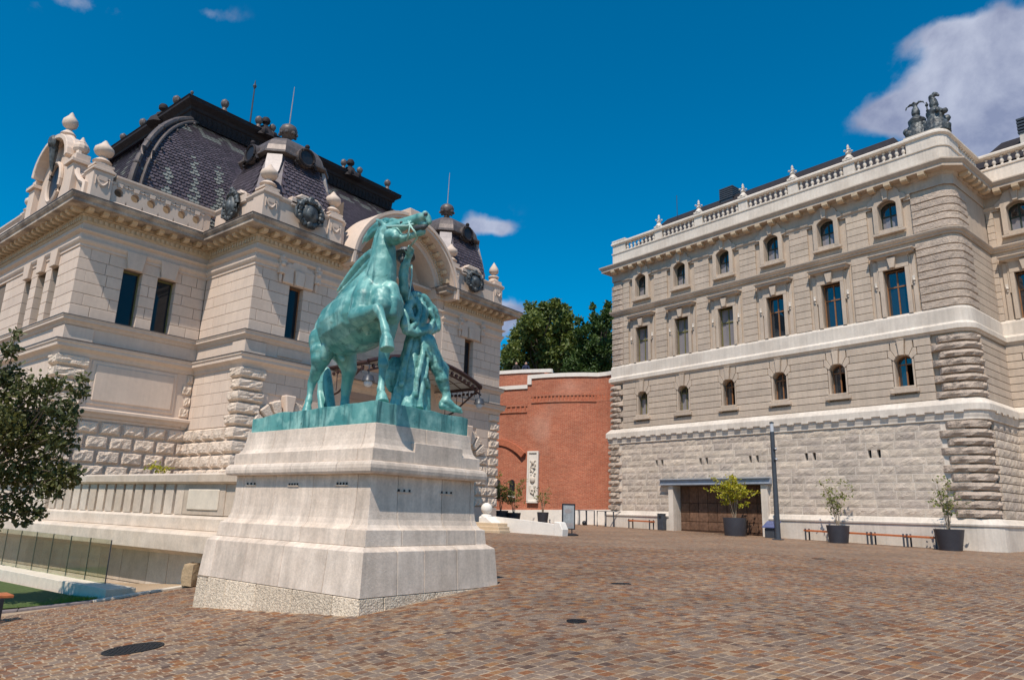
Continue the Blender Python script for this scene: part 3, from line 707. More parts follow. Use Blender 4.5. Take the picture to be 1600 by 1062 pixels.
def loft_oct(mb, cx, cy, lev, ch=.3, mats=None):
    """square plan with cut corners; levels (half width, z)"""
    rows = []
    for hw, z in lev:
        c = hw*ch; rows.append([(cx-hw+c, cy-hw, z), (cx+hw-c, cy-hw, z), (cx+hw, cy-hw+c, z), (cx+hw, cy+hw-c, z), (cx+hw-c, cy+hw, z), (cx-hw+c, cy+hw, z), (cx-hw, cy+hw-c, z), (cx-hw, cy-hw+c, z)])
    vs = [p for r in rows for p in r]; fs = []
    for i in range(len(rows)-1):
        for k in range(8): fs.append((i*8+k, i*8+(k+1) % 8, (i+1)*8+(k+1) % 8, (i+1)*8+k))
    fs += [tuple(range(7, -1, -1)), tuple((len(rows)-1)*8+k for k in range(8))]
    return mb.add(vs, fs)
def scale_tiles(surf, nu, nv, width, pale, lift=.055):
    """fish-scale slates on surf(u, v); returns MB with material index 1 where pale(i,j)"""
    b = MB()
    for j in range(nv):
        v0 = j/nv; v1 = min(1, (j+1.45)/nv)
        n = max(3, int(nu(v0)/width)); off = .5*(j % 2)
        for i in range(n+1):
            u0 = (i-off)/n; u1 = (i+1-off)/n
            if u0 < -1e-6 or u1 > 1+1e-6: continue
            um = (u0+u1)/2; vm = v0+(v1-v0)*.3
            A = surf(um, v0, lift*1.25); B = surf(u1-.03/n, vm, lift); C = surf(u1-.03/n, v1, lift*.25); D = surf(u0+.03/n, v1, lift*.25); E = surf(u0+.03/n, vm, lift)
            A1 = surf(um-.28/n, v0+(vm-v0)*.25, lift*1.2); A2 = surf(um+.28/n, v0+(vm-v0)*.25, lift*1.2)
            b.cur = 1 if pale(um, v0, i, j) else rnd.choice((0, 0, 2, 2, 3))
            b.add([A1, A2, B, C, D, E], [(0, 1, 2, 3, 4, 5)])
    return b

def corner_quoin(seed, a, b, proj, rough):
    """one bossed stone wrapping an outer corner (front arm along +x, side arm along +y), unit height"""
    rr = random.Random(seed); path = [(0, b, -1, 0), (0, b-.06, -1, 0)] + [(0, b-.06-(b-.12)*i/4, -1, 0) for i in range(1, 4)] + [(0, 0, -1, -1)] + [(.06+(a-.12)*i/5, 0, 0, -1) for i in range(1, 5)] + [(a-.06, 0, 0, -1), (a, 0, 0, -1)]
    prof = [(0, 0), (.15, .03), (1, .2), (1.06, .35), (1.06, .5), (1.06, .66), (1, .82), (.15, .97), (0, 1)]; n = len(path); m = len(prof); vs = []
    for i, (x, y, nx, ny) in enumerate(path):
        for k, (o, z) in enumerate(prof):
            e = i in (0, n-1); d = (0 if e else proj*o) + (rr.uniform(-1, 1)*rough if o > .9 and not e and not (nx and ny) else 0); vs.append((x+nx*d, y+ny*d, z))
    fs = [(i*m+k, (i+1)*m+k, (i+1)*m+k+1, i*m+k+1) for i in range(n-1) for k in range(m-1)]
    return MB().add(vs, fs)
def build_hall():
    H = thing('riding_hall', 'cream stone riding hall with dark slate mansard roof and corner domes', 'building', LO); H.scale = (HS, HS, HS)
    fA, f1, f0 = Face((0, 4.09), -PI/2), Face((-5.46, 4.09), 0), Face((-5.46, 24.09), -PI/2)
    f2 = Face((0, 0), 0)
    wins = {'2': [(2.17, .38), (13.9, .38)], '1': [(2.2, .41), (3.67, .42)], '0': [(17.6, .41), (16.05, .52), (14.4, .41)]}
    ws = lambda k, m=0: [(c-hw-m, c+hw+m, 8.8, 11.26) for c, hw in wins[k]]
    sm = [mesh_of('stone_course_block', unit_smooth(.018), M['limeL'])]
    boss = [mesh_of('rustic_block', unit_boss(k, .11), M['roughL']) for k in range(5)]
    qb = [mesh_of('quoin_block', unit_boss(20+k, .09, 6, 3), M['roughL']) for k in range(4)]
    # cores
    for f, s0, s1, k in ((f2, .05, 4.64, '2'), (f2, 11.64, 16.7, '2'), (f1, .05, 5.6, '1'), (f0, 0, 19.95, '0')):
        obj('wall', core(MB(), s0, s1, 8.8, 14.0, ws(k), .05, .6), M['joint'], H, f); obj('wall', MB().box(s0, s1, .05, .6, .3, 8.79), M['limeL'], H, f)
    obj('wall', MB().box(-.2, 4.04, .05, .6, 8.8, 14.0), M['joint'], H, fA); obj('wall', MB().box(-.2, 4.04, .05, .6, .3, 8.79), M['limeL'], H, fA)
    b = MB(); b.box(16.1, 16.69, .65, 20, .3, 14); b.box(4.3, 4.64, .3, 1.6, .3, 14); b.box(11.64, 12, .3, 1.6, .3, 14); b.box(-5.2, 16.3, 5.5, 6, 13.6, 14); obj('wall', b, M['limeL'], H)
    obj('attic_floor', MB().box(.02, 16.6, .3, 23, 13.5, 13.6), M['limeL'], H); obj('attic_floor', MB().box(-5.3, 0, 4.4, 23, 13.5, 13.59), M['limeL'], H)
    for f, s0, s1 in ((f2, .0, 4.64), (f2, 11.64, 16.72), (f1, 0, 5.46), (f0, 0, 19.99), (fA, 0, 4.09)):
        for z0, z1 in ((7.2, 8.8), (11.74, 14.0), (.3, 1.86)): obj('plain_band', MB().box(s0+.01, s1, .0 if z0 > 2 else -.1, .2, z0, z1), M['limeL'], H, f)
    obj('plain_band', MB().box(.0, 5.46, .0, .2, 4.74, 7.2), M['limeL'], H, f1); obj('plain_band', MB().box(0, 19.99, .0, .2, 4.74, 7.2), M['limeL'], H, f0)
    # upper storey courses
    zU = [8.8+.4915*i for i in range(7)]
    courses(H, f2, 'stone_course_block', sm, 0, 4.64, zU, (.7, 1.15), ws('2', -.02), depth=.45, gap=.009)
    courses(H, f2, 'stone_course_block', sm, 11.64, 16.74, zU, (.7, 1.15), ws('2', -.02), depth=.45, gap=.009)
    courses(H, fA, 'stone_course_block', sm, .01, 4.09, zU, (1.9, 3.2), depth=.3, gap=.009)
    courses(H, f1, 'stone_course_block', sm, 0, 5.46, zU, (.7, 1.2), ws('1', -.02), depth=.45, gap=.009)
    courses(H, f0, 'stone_course_block', sm, 11.2, 20, zU, (.8, 1.6), ws('0', -.02), depth=.45, gap=.009)
    zn = [.3, 4, 7.2] + [7.69+.49*i for i in range(12)]   # apse behind the entrance arch, course by course
    for k in range(len(zn)-1):
        b = MB(); n = 20; r0 = 2.9; vs = []; z0, z1 = zn[k]+.012, min(zn[k+1], 13.05)-.0
        for r_ in (r0, r0+.3):
            for z in (z0, z1): vs += [(8.15+r_*math.cos(PI*i/n), .5+r_*.8*math.sin(PI*i/n), z) for i in range(n+1)]
        m = n+1; fs = []
        for i in range(n): fs += [(i, i+1, m+i+1, m+i), (m+i, m+i+1, 3*m+i+1, 3*m+i), (i, 2*m+i, 2*m+i+1, i+1)]
        obj('niche_course', b.add(vs, fs), M['limeL'], H, smooth=40)
    for k in range(7):
        b = MB(); n = 20; a0, a1 = PI/2*k/7+.004, PI/2*(k+1)/7; vs = []
        for r_ in (2.9, 3.15):
            for a_ in (a0, a1): vs += [(8.15+r_*math.cos(a_)*math.cos(PI*i/n), .5+.8*r_*math.cos(a_)*math.sin(PI*i/n), 13.05+r_*.98*math.sin(a_)) for i in range(n+1)]
        m = n+1; fs = []
        for i in range(n): fs += [(i, i+1, m+i+1, m+i), (i, 2*m+i, 2*m+i+1, i+1)]
        obj('niche_course', b.add(vs, fs), M['limeL'], H, smooth=40)
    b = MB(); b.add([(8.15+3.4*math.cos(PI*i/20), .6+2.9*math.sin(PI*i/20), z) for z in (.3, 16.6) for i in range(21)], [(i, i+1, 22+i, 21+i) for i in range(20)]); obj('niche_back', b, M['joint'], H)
    # lower storeys
    zL = [1.86, 2.44, 3.02, 3.6, 4.18, 4.74]; zQ = [4.74+.502*i for i in range(6)]
    for f, s0, s1 in ((f1, 0, 5.5), (f0, 6, 20)): courses(H, f, 'rustic_block', boss, s0, s1, zL, (.85, 1.0), y=-.16, depth=.3, gap=.01)
    courses(H, fA, 'rustic_block', boss, .0, 3.35, zL, (.8, .95), y=-.18, depth=.3, gap=.01)
    courses(H, fA, 'stone_course_block', sm, .02, 4.07, zQ, (.75, 1.1), y=0, depth=.3, gap=.007)
    courses(H, f2, 'stone_course_block', sm, .02, 4.64, zQ, (.9, 1.3), [(1.35, 3.15, 1, 6.1)], depth=.3, gap=.007)
    courses(H, f2, 'stone_course_block', sm, 11.64, 15.85, zQ, (.9, 1.3), [(13.0, 14.8, 1, 6.1)], depth=.3, gap=.007)
    courses(H, f2, 'rustic_block', boss, .9, 4.64, zL, (.8, .95), [(1.35, 3.15, 1, 6)], y=-.16, depth=.3, gap=.01)
    courses(H, f2, 'rustic_block', boss, 11.64, 15.85, zL, (.8, .95), [(13.0, 14.8, 1, 6)], y=-.16, depth=.3, gap=.01)
    zz = zL + zQ[1:]; cq = [[mesh_of('quoin_block', corner_quoin(70+k, a_, b_, .17, .032), M['roughL']) for a_, b_ in ((.95, .55), (1.08, .72))] for k in range(4)]
    for i in range(len(zz)-1):
        a = .95 if i % 2 else .78; h = zz[i+1]-zz[i]-.03; d = .2
        for cx_, cy_ in ((0, 0), (-5.46, 4.09)): put('quoin_block', cq[i % 4][i % 2], H, (cx_, cy_, zz[i]+.006), 0, (1, 1, zz[i+1]-zz[i]-.012))
        put('quoin_block', qb[(i+2) % 4], H, (16.74-a, -.14, zz[i]+.015), 0, (a+.12, .4, h))
        if i > 4: put('quoin_block', qb[i % 4], H, (-.3 if i % 2 else -.45, 3.93, zz[i]+.015), 0, (.3 if i % 2 else .45, .4, h))
    # blind panel between the courses of the left face, ledge under it
    b = MB(); b.box(1.2, 4.75, -.05, .06, 5.36, 7.16); obj('wall_panel', b, M['limeL'], H, f1, bevel=.03)
    b = MB(); b.box(1.36, 4.6, -.1, -.03, 5.52, 7.0); obj('raised_panel', b, M['limeL'], H, f1, bevel=.03)
    b = MB(); b.sweep([(0, 4.84), (.1, 4.86), (.16, 4.98), (.27, 5.06), (.27, 5.16), (.0, 5.24)], [(0, 0), (5.46, 0)]); obj('ledge', b, M['limeL'], H, f1)
    b = MB(); b.sweep([(0, 4.84), (.1, 4.86), (.16, 4.98), (.27, 5.06), (.27, 5.16), (.0, 5.24)], [(6, 0), (20.27, 0)]); obj('ledge', b, M['limeL'], H, f0)
    # basement arches of the end pavilions
    for c in (2.25, 13.9):
        for k in range(-3, 4):
            a = k*.36; p = []
            for r_, w in ((.95, .15), (1.75 if k else 1.95, .16)):
                for s in (-1, 1): p.append((c+r_*math.sin(a+s*w*(1. if r_ < 1 else .9)), 4.35+r_*math.cos(a+s*w*(1. if r_ < 1 else .9))))
            poly = [p[0], p[1], p[3], p[2]]
            b = MB(); b.prism(poly, -.2 if k else -.36, .2); obj('voussoir' if k else 'keystone', b, M['roughL'] if k else M['limeL'], H, bevel=.05)
        b = MB(); b.box(c-.9, c+.9, .12, .3, .3, 5.3); obj('basement_window', b, M['black'], H)
    # string courses right round
    pth = [(-5.46, 24), (-5.46, 4.09), (0, 4.09), (0, 0), (4.64, 0), (4.64, .95), (11.64, .95), (11.64, 0), (16.74, 0), (16.74, 20)]
    obj('string_course', MB().sweep([(0, 7.2), (.05, 7.22), (.08, 7.36), (.14, 7.42), (.27, 7.5), (.27, 7.62), (.32, 7.68), (.32, 7.75), (.0, 7.83)], pth), M['limeL'], H)
    obj('sill_course', MB().sweep([(0, 8.4), (.05, 8.43), (.1, 8.52), (.2, 8.6), (.2, 8.7), (.23, 8.72), (.23, 8.77), (0, 8.81)], pth), M['limeL'], H)
    for (x0, x1, y0, y1) in ((-.06, .95, -.06, .05), (-.06, .05, .06, .95), (3.8, 4.7, -.06, .05), (11.6, 12.5, -.06, .05), (15.8, 16.8, -.06, .05), (-5.52, -4.4, 4.03, 4.14), (-5.52, -5.42, 4.15, 5.2)): obj('pilaster_base', MB().box(x0, x1, y0, y1, 7.84, 8.39), M['limeL'], H, bevel=.01)
    for pr in ([(.30, 7.752), (.34, 7.752), (.34, 7.79), (.0, 7.87)], [(.2, 8.772), (.25, 8.772), (.25, 8.8), (0, 8.84)]): obj('lead_flashing', MB().sweep(pr, pth), M['lead'], H)
    for x in (1.55, 13.3): obj('apron_panel', MB().box(x, x+1.25, -.05, .05, 7.95, 8.35), M['limeL'], H, bevel=.02)
    obj('capital_moulding', MB().sweep([(0, 11.74), (.04, 11.75), (.04, 11.86), (.1, 11.92), (.14, 12.0), (.14, 12.07), (.05, 12.1), (.05, 12.3), (.12, 12.34), (.2, 12.4), (.2, 12.43), (.03, 12.46), (.03, 12.74)],
        [(-5.46, 24), (-5.46, 4.09), (0, 4.09), (0, 0), (4.6, 0), (4.6, .95)]), M['limeL'], H)
    obj('capital_moulding', MB().sweep([(0, 11.74), (.04, 11.75), (.04, 11.86), (.1, 11.92), (.14, 12.0), (.14, 12.07), (.05, 12.1), (.05, 12.3), (.12, 12.34), (.2, 12.4), (.2, 12.43), (.03, 12.46), (.03, 12.74)],
        [(11.68, .95), (11.68, 0), (16.74, 0), (16.74, 20)]), M['limeL'], H)
    bed = [(0, 12.72), (.06, 12.75), (.1, 12.8), (.1, 13.02), (.17, 13.05), (.17, 13.08), (.12, 13.1), (.12, 13.28)]
    cor = [(.1, 13.26), (.82, 13.28), (.82, 13.42), (.86, 13.44), (.93, 13.54), (.93, 13.6), (.0, 13.82)]
    p1 = [(-5.46, 24), (-5.46, 4.09), (0, 4.09), (0, 0), (4.45, 0), (4.45, .9)]; p2 = [(11.8, .9), (11.8, 0), (16.74, 0), (16.74, 20)]
    for p in (p1, p2): obj('bed_mould', MB().sweep(bed, p), M['dentL'], H); obj('lead_flashing', MB().sweep([(.9, 13.602), (.95, 13.602), (.95, 13.64), (.0, 13.86)], p), M['lead'], H); obj('main_cornice', MB().sweep(cor, p), M['corniceL'], H)
    dm = mesh_of('dentil', MB().box(0, .11, -.08, 0, 0, .15), M['dentL']); mm = MB(); mm.prism([(0, .18), (0, .02), (-.3, .0), (-.42, .05), (-.45, .18)], -.11, .11, 'yz'); mm = mesh_of('modillion', mm, M['dentL'])
    def run(f, a, b_, off=0):
        n = int((b_-a)/.21); dd = MB()
        for i in range(n): x = a+(b_-a)*(i+.25)/n; dd.box(x, x+.115, -.17, -.095, 12.83, 13.0)
        stuff(obj('dentil_row', dd, M['dentL'], H, f))
        n = max(1, round((b_-a)/.55))
        for i in range(n+1):
            X, Y = f.pt(a+(b_-a)*i/n, -.13); put('modillion', mm, H, (X, Y, 13.09), f.rz)
    run(f2, .0, 4.4); run(f2, 11.85, 16.74); run(fA, .25, 4.09); run(f1, 0, 5.2); run(f0, 4, 20)
    # windows, surrounds
    for f, k in ((f2, '2'), (f1, '1'), (f0, '0')):
        for c, hw in wins[k]:
            make_window(H, f, c, 8.82, 11.25, hw, M['olive'] if k != '2' else M['oak'], y=.3, mull=False, bar=.07, glass='glassL')
            if k == '2':
                b = MB(); b.prism([(c-.8, 11.3), (c-.8, 12.02), (c-.66, 12.2), (c-.42, 12.22), (c-.3, 12.4), (c+.3, 12.4), (c+.42, 12.22), (c+.66, 12.2), (c+.8, 12.02), (c+.8, 11.3), (c+.26, 11.3), (c+.3, 11.95), (c-.3, 11.95), (c-.26, 11.3)], -.13, .02); obj('window_hood', b, M['limeL'], H, f, bevel=.03)
                b = MB(); b.prism([(c-.2, 11.26), (c+.2, 11.26), (c+.27, 11.95), (c-.27, 11.95)], -.24, .0); obj('keystone', b, M['limeL'], H, f, bevel=.03)
                for s in (-1, 1): o = obj('console', console_mb(), M['limeL'], H, smooth=45); o.location = (c+s*.95, -.06, 11.55)
            else:
                b = MB(); b.prism([(c-.3, 11.27), (c+.3, 11.27), (c+.42, 12.05), (c-.42, 12.05)], -.17, .0); obj('keystone', b, M['limeL'], H, f, bevel=.02)
    # front arch over the entrance bay
    cx, cz = 8.15, 13.0
    def ring(r0, r1, y0, y1, n=40, a0=0, a1=PI):
        o = [(cx+r1*math.cos(a0+(a1-a0)*i/n), cz+r1*math.sin(a0+(a1-a0)*i/n)) for i in range(n+1)]; q = [(cx+r0*math.cos(a0+(a1-a0)*i/n), cz+r0*math.sin(a0+(a1-a0)*i/n)) for i in range(n+1)]
        b = MB(); m = n+1; vs = [(x, y0, z) for x, z in o]+[(x, y0, z) for x, z in q]+[(x, y1, z) for x, z in o]+[(x, y1, z) for x, z in q]; fs = []
        for i in range(n): fs += [(i, i+1, m+i+1, m+i), (2*m+i, 3*m+i, 3*m+i+1, 2*m+i+1), (i, 2*m+i, 2*m+i+1, i+1), (m+i, m+i+1, 3*m+i+1, 3*m+i)]
        fs += [(0, m, 3*m, 2*m), (n, 2*m+n, 3*m+n, m+n)]
        return b.add(vs, fs)
    obj('arch_cornice', ring(3.42, 3.58, -.88, .6), M['limeL'], H, smooth=40); obj('arch_cornice', ring(3.58, 3.74, -.95, .7), M['limeL'], H, smooth=40)
    obj('archivolt', ring(3.02, 3.42, -.12, .9), M['limeL'], H, smooth=40); obj('archivolt', ring(2.78, 3.02, -.02, 1.2), M['limeL'], H, smooth=40)
    for i in range(1, 20):
        a = PI*i/20; o = put('modillion', mm, H, (cx+3.4*math.cos(a), -.13, cz+3.4*math.sin(a))); o.rotation_euler = (0, PI/2-a, 0)
        o.location = (cx+3.22*math.cos(a), -.12, cz+3.22*math.sin(a))
    dd = MB()
    for i in range(70):
        a = PI*(i+.5)/70; c, s = math.cos(a), math.sin(a); u = (-s, c); pts = [(cx+r*c+w*u[0], cz+r*s+w*u[1]) for r, w in ((3.08, -.05), (3.2, -.05), (3.2, .05), (3.08, .05))]
        dd.prism(pts, -.2, -.11)
    stuff(obj('dentil_row', dd, M['dentL'], H))
    b = MB(); b.prism([(cx-.3, 16.3), (cx+.3, 16.3), (cx+.42, 16.98), (cx-.42, 16.98)], -1.05, .5); obj('keystone', b, M['limeL'], H, bevel=.03)
    b = MB(); b.box(4.45, 5.2, .02, 1.1, .3, 13.0); b.box(11.1, 11.85, .02, 1.1, .3, 13.0)
    obj('wall', b, M['limeL'], H)
    pc = MB()
    for x0, x1 in ((4.46, 5.19), (11.11, 11.84)): pc.box(x0-.06, x1+.06, -.05, 1.1, 12.35, 12.5)
    obj('impost', pc, M['limeL'], H, bevel=.02)
    # ---- parapet
    par = [(-.35, 13.6), (.03, 13.6), (.03, 14.0), (-.02, 14.06), (-.02, 15.02), (.02, 15.05), (.08, 15.14), (.08, 15.22), (-.35, 15.24)]
    wallp = [(-.35, 13.6), (.03, 13.6), (.03, 14.0), (-.02, 14.06)]
    solid = [[(0, 4.09), (0, 0), (4.5, 0)], [(11.75, 0), (16.74, 0), (16.74, 20)], [(-5.46, 24), (-5.46, 12.4)], [(-5.46, 6.2), (-5.46, 4.09)]]
    for p in solid: obj('parapet', MB().sweep(par, p), M['limeL'], H)
    # front parapet with round ports
    obj('parapet', MB().sweep(wallp + [(-.35, 14.06)], [(-5.46, 4.09), (0, 4.09)]), M['limeL'], H)
    obj('parapet_rail', MB().sweep([(-.3, 14.95), (-.0, 14.95), (.02, 15.05), (.08, 15.14), (.08, 15.22), (-.3, 15.24)], [(-4.55, 4.09), (0, 4.09)]), M['limeL'], H)
    hx = [-4.36+.697*i for i in range(6)]; b = MB(); xs = [-4.72] + [(p+q)/2 for p, q in zip(hx[:-1], hx[1:])] + [-.53]
    for i, h in enumerate(hx):
        n = 20; x0, x1 = xs[i], xs[i+1]; out = []; inn = []
        for k in range(n):
            a = 2*PI*k/n; c, s = math.cos(a), math.sin(a); t = min((x1-h)/c if c > 1e-6 else ((x0-h)/c if c < -1e-6 else 9), (14.95-14.5)/s if s > 1e-6 else ((14.06-14.5)/s if s < -1e-6 else 9))
            out.append((h+c*t, 14.5+s*t)); inn.append((h+.185*c, 14.5+.185*s))
        vs = [(x, 4.11, z) for x, z in out]+[(x, 4.11, z) for x, z in inn]+[(x, 4.35, z) for x, z in out]+[(x, 4.35, z) for x, z in inn]; fs = []
        for k in range(n):
            k2 = (k+1) % n; fs += [(k, k2, n+k2, n+k), (n+k, n+k2, 3*n+k2, 3*n+k), (2*n+k, 3*n+k, 3*n+k2, 2*n+k2)]
        b.add(vs, fs)
        g = MB(); g.prism([(h-.1, 14.74), (h+.1, 14.74), (h+.13, 14.93), (h-.13, 14.93)], 4.06, 4.12); obj('port_keystone', g, M['limeL'], H)
        for s in (-1, 1): g = MB(); g.tube([(h+s*.15, 4.1, 14.86), (h+s*.27, 4.09, 14.8), (h+s*.36, 4.1, 14.88)], .025, 5); obj('garland', g, M['limeL'], H)
    obj('port_wall', b, M['limeL'], H)
    obj('port_back', MB().box(-4.7, -.5, 4.75, 4.8, 14.0, 15.0), M['dentL'], H)
    b = MB(); b.box(-.53, -.2, 4.12, 4.4, 14.06, 14.95); obj('parapet', b, M['limeL'], H)
    # parapet posts and urns
    posts = [(-5.1, 4.42, 0), (.38, .38, 0), (3.9, .34, 0), (12.35, .34, 0), (16.3, .4, 1)]
    for x, y, k in posts:
        b = MB(); b.box(x-.4, x+.4, y-.42, y+.42, 13.62, 15.16); b.box(x-.47, x+.47, y-.49, y+.49, 15.16, 15.26); b.prism([(x-.47, 15.26), (x+.47, 15.26), (x+.3, 15.42), (x-.3, 15.42)], y-.4, y+.4)
        p = obj('parapet_post', b, M['limeL'], H, bevel=.015)
        g = MB(); n = 9; g.tube([(x-.25+.5*i/n, y-.44, 14.85-.34*math.sin(PI*i/n)) for i in range(n+1)], [.025+.035*math.sin(PI*i/n) for i in range(n+1)], 6)
        for s in (-1, 1): g.tube([(x+s*.27, y-.43, 14.9), (x+s*.27, y-.44, 14.5)], [.04, .02], 5)
        g.box(x-.18, x+.18, y-.44, y-.41, 14.75, 15.0); obj('festoon', g, M['limeL'], p, smooth=40)
        o = obj('urn', urn_mb(k), M['limeL'], H, smooth=40); o.location = (x, y, 15.42); o.scale = (1.3, 1.3, 1.2)
    for x, y, s, rz, w, h in ((2.3, -.08, 0, 0, 1.55, 1.5), (13.9, -.08, 1, 0, 1.5, 1.3), (-.1, 2.3, 2, -PI/2, 1.3, 1.7)):
        b = MB(); b.box(-.95, .95, .0, .4, .9, 1.35); b.prism([(-.8, 1.35), (.8, 1.35), (.45, 1.62), (-.45, 1.62)], -.05, .4); o = obj('parapet_pediment', b, M['limeL'], H, bevel=.05); o.location = (x, y, 14.1); o.rotation_euler = (0, 0, rz)
        o = obj('coat_of_arms', arms_mb(w, h, s), M['bronze'], H, smooth=50); o.location = (x, y-.08 if not rz else y, 14.2); o.rotation_euler = (0, 0, rz)
        if rz: o.location.x = x-.08
    # ---- scrolled gable on the left side face
    g = MB(); gp = [(-3.9, 13.7), (-3.9, 14.6), (-3.3, 14.9), (-2.75, 15.35), (-2.5, 15.9), (-2.45, 16.5), (-2.1, 16.65), (-1.7, 17.2), (-1.1, 17.65), (-.4, 17.9)]
    gp = gp + [(-x, z) for x, z in gp[::-1]]; hole = [(.75*math.cos(a), 15.7+.95*math.sin(a)) for a in [2*PI*i/20 for i in range(20)]]
    g.prism(gp, -.05, .35); go = obj('gable', g, M['limeL'], H, bevel=.02); go.location = (-5.46, 8.4, 0); go.rotation_euler = (0, 0, -PI/2)
    b = MB(); b.prism(hole, -.08, -.04); o = obj('gable_oculus', b, M['black'], go)
    b = MB(); b.tube([(p[0], -.12, p[1]) for p in hole+hole[:1]], .1, 6); obj('oculus_rim', b, M['limeL'], go, smooth=40)
    b = MB(); b.tube([(x, -.1, z) for x, z in gp], .12, 6); obj('gable_scroll', b, M['limeL'], go, smooth=40)
    b = MB(); aa = [PI*i/14 for i in range(15)]; b.prism([(2.1*math.cos(a), 16.4+1.5*math.sin(a)) for a in aa] + [(1.85*math.cos(a), 16.3+1.4*math.sin(a)) for a in aa[::-1]], -.5, .2); obj('gable_hood', b, M['limeL'], go, bevel=.03)
    b = MB(); b.sphere((0, -.45, 17.6), .3, 8, 6, (1, .8, 1.2)); b.tube([(0, -.4, 17.4), (0, -.35, 16.6), (0, -.3, 16.2)], [.2, .12, .05], 8); obj('gable_mask', b, M['bronze'], go, smooth=40)
    for s in (-1, 1):
        b = MB(); b.box(s*2.3-.35, s*2.3+.35, -.3, .4, 13.7, 15.9); b.box(s*2.3-.48, s*2.3+.48, -.42, .5, 15.9, 16.06); b.box(s*2.3-.3, s*2.3+.3, -.25, .35, 16.06, 16.4); b.sphere((s*2.3, 0, 16.75), .33, 10, 7, (1, 1, .9)); b.lathe([(.2,17.0),(.12,17.1),(.03,17.3)], s*2.3, 0, 8)
        obj('gable_pier', b, M['limeL'], go, bevel=.015)
    o = obj('gable_finial', urn_mb(0), M['limeL'], H, smooth=40); o.location = (-5.4, 8.4, 17.9); o.scale = (1.1, 1.1, 1.35)
    for yy in (12.4, ):
        o = obj('urn', urn_mb(0), M['limeL'], H, smooth=40); o.location = (-5.2, yy, 15.2); o.scale = (1.1, 1.1, 1.05)
    # ---- main mansard roof
    X0, X1, Y0, YB = -3.75, 17.6, 5.0, 21.0; cx0, cx1, cy0, cyb = -.1, 13.95, 7.95, 18.0; Z0, Z1 = 14.6, 21.35; PM = 1.02
    hh = lambda v: math.sin(v*PM)/math.sin(PM); kk = lambda v: (1-math.cos(v*PM))/(1-math.cos(PM))
    def front(u, v, l=0): k = kk(v); x0 = X0+(cx0-X0)*k; x1 = X1+(cx1-X1)*k; return (x0+(x1-x0)*u, Y0+(cy0-Y0)*k-l*math.cos(v*PM)*.9-.2*l, Z0+(Z1-Z0)*hh(v)+l*.7*math.sin(v*PM))
    def left(u, v, l=0): k = kk(v); y0 = Y0+(cy0-Y0)*k; y1 = YB+(cyb-YB)*k; return (X0+(cx0-X0)*k-l*math.cos(v*PM)*.9-.2*l, y0+(y1-y0)*(1-u), Z0+(Z1-Z0)*hh(v)+l*.7*math.sin(v*PM))
    def right(u, v, l=0): p = left(1-u, v, l); return (X1+X0-p[0] if False else X1-(p[0]-X0)*(X1-cx1)/(cx0-X0), p[1], p[2])
    b = MB(); nv = 14
    for fn in (front, left, right):
        vs = [fn(u, j/nv) for j in range(nv+1) for u in (0, 1)]; b.add(vs, [(2*j, 2*j+1, 2*j+3, 2*j+2) for j in range(nv)])
    b.box(cx0+.05, cx1-.05, cy0+.05, cyb, 21.0, 21.5); roof = obj('main_roof', b, M['slate'], H)
    def pale(u, v, i, j):
        k = kk(v); x = X0+(cx0-X0)*k+((X1+(cx1-X1)*k)-(X0+(cx0-X0)*k))*u
        if .72 < v < .93:
            m = (x % 1.5)/1.5; w = (v-.72)/.21
            return (w < .3 or w > .72) if (.12 < m < .62) else (.3 < w < .72 and (i+j) % 2 == 0) if m > .7 else (m < .12)
        if v < .5 and x > -3.2:
            m = ((x+.1) % 1.3)/1.3-.5; top = .46-.15*(int((x+.1)/1.3) % 2); d = abs(m)*1.3
            return (v < .05) or (v < top and d < .16 and j % 6 not in (2,)) or (v < top*.55 and d < .16+.30*(1-v/(top*.55)) and (j+i) % 3 != 0)
        return False
    for fn, nu in ((front, lambda v: (X1-X0)+((cx1-cx0)-(X1-X0))*kk(v)), (left, lambda v: 10.)):
        o = obj('slate_tiles', scale_tiles(fn, nu, 46, .27, pale), [M['slate'], M['slatep'], M['slate2'], M['slate3']], roof); stuff(o)
    hip = [front(0, j/16, .12) for j in range(17)]; b = MB(); b.tube(hip, .14, 8); obj('hip_rib', b, M['lead'], roof, smooth=40)
    hip = [front(.022, j/16, .10) for j in range(17)]; b = MB(); b.tube(hip, .08, 8); obj('hip_rib', b, M['lead'], roof, smooth=40)
    b = MB()
    for j in range(1, 17, 2): b.sphere(front(.03+.006, j/16.5, .12), .07, 6, 4)
    for j in range(1, 16, 3): b.sphere(front(0, j/16, .12), .19, 8, 5, (1, 1, .6))
    stuff(obj('rib_studs', b, M['lead'], roof, smooth=40))
    hip = [front(1, j/16, .12) for j in range(17)]; b = MB(); b.tube(hip, .14, 8); obj('hip_rib', b, M['lead'], roof, smooth=40)
    crp = [(.0, 21.3), (.05, 21.3), (.1, 21.95), (.18, 22.0), (.22, 22.15), (.5, 22.35), (.5, 22.5), (.55, 22.55), (0, 22.62)]
    cpath = [(cx0, cyb), (cx0, cy0), (cx1, cy0), (cx1, cyb)]
    obj('roof_crest', MB().sweep(crp, cpath), M['crest'], roof); obj('roof_crest', MB().box(cx0, cx1, cy0, cyb, 22.45, 22.6), M['crest'], roof)
    fr = MB()
    for i in range(48): x = cx0+.2+i*.29; fr.tube([(x, cy0-.12, 21.4), (x+.1, cy0-.13, 21.65), (x, cy0-.12, 21.9)], .035, 4)
    stuff(obj('crest_ornament', fr, M['crest'], roof))
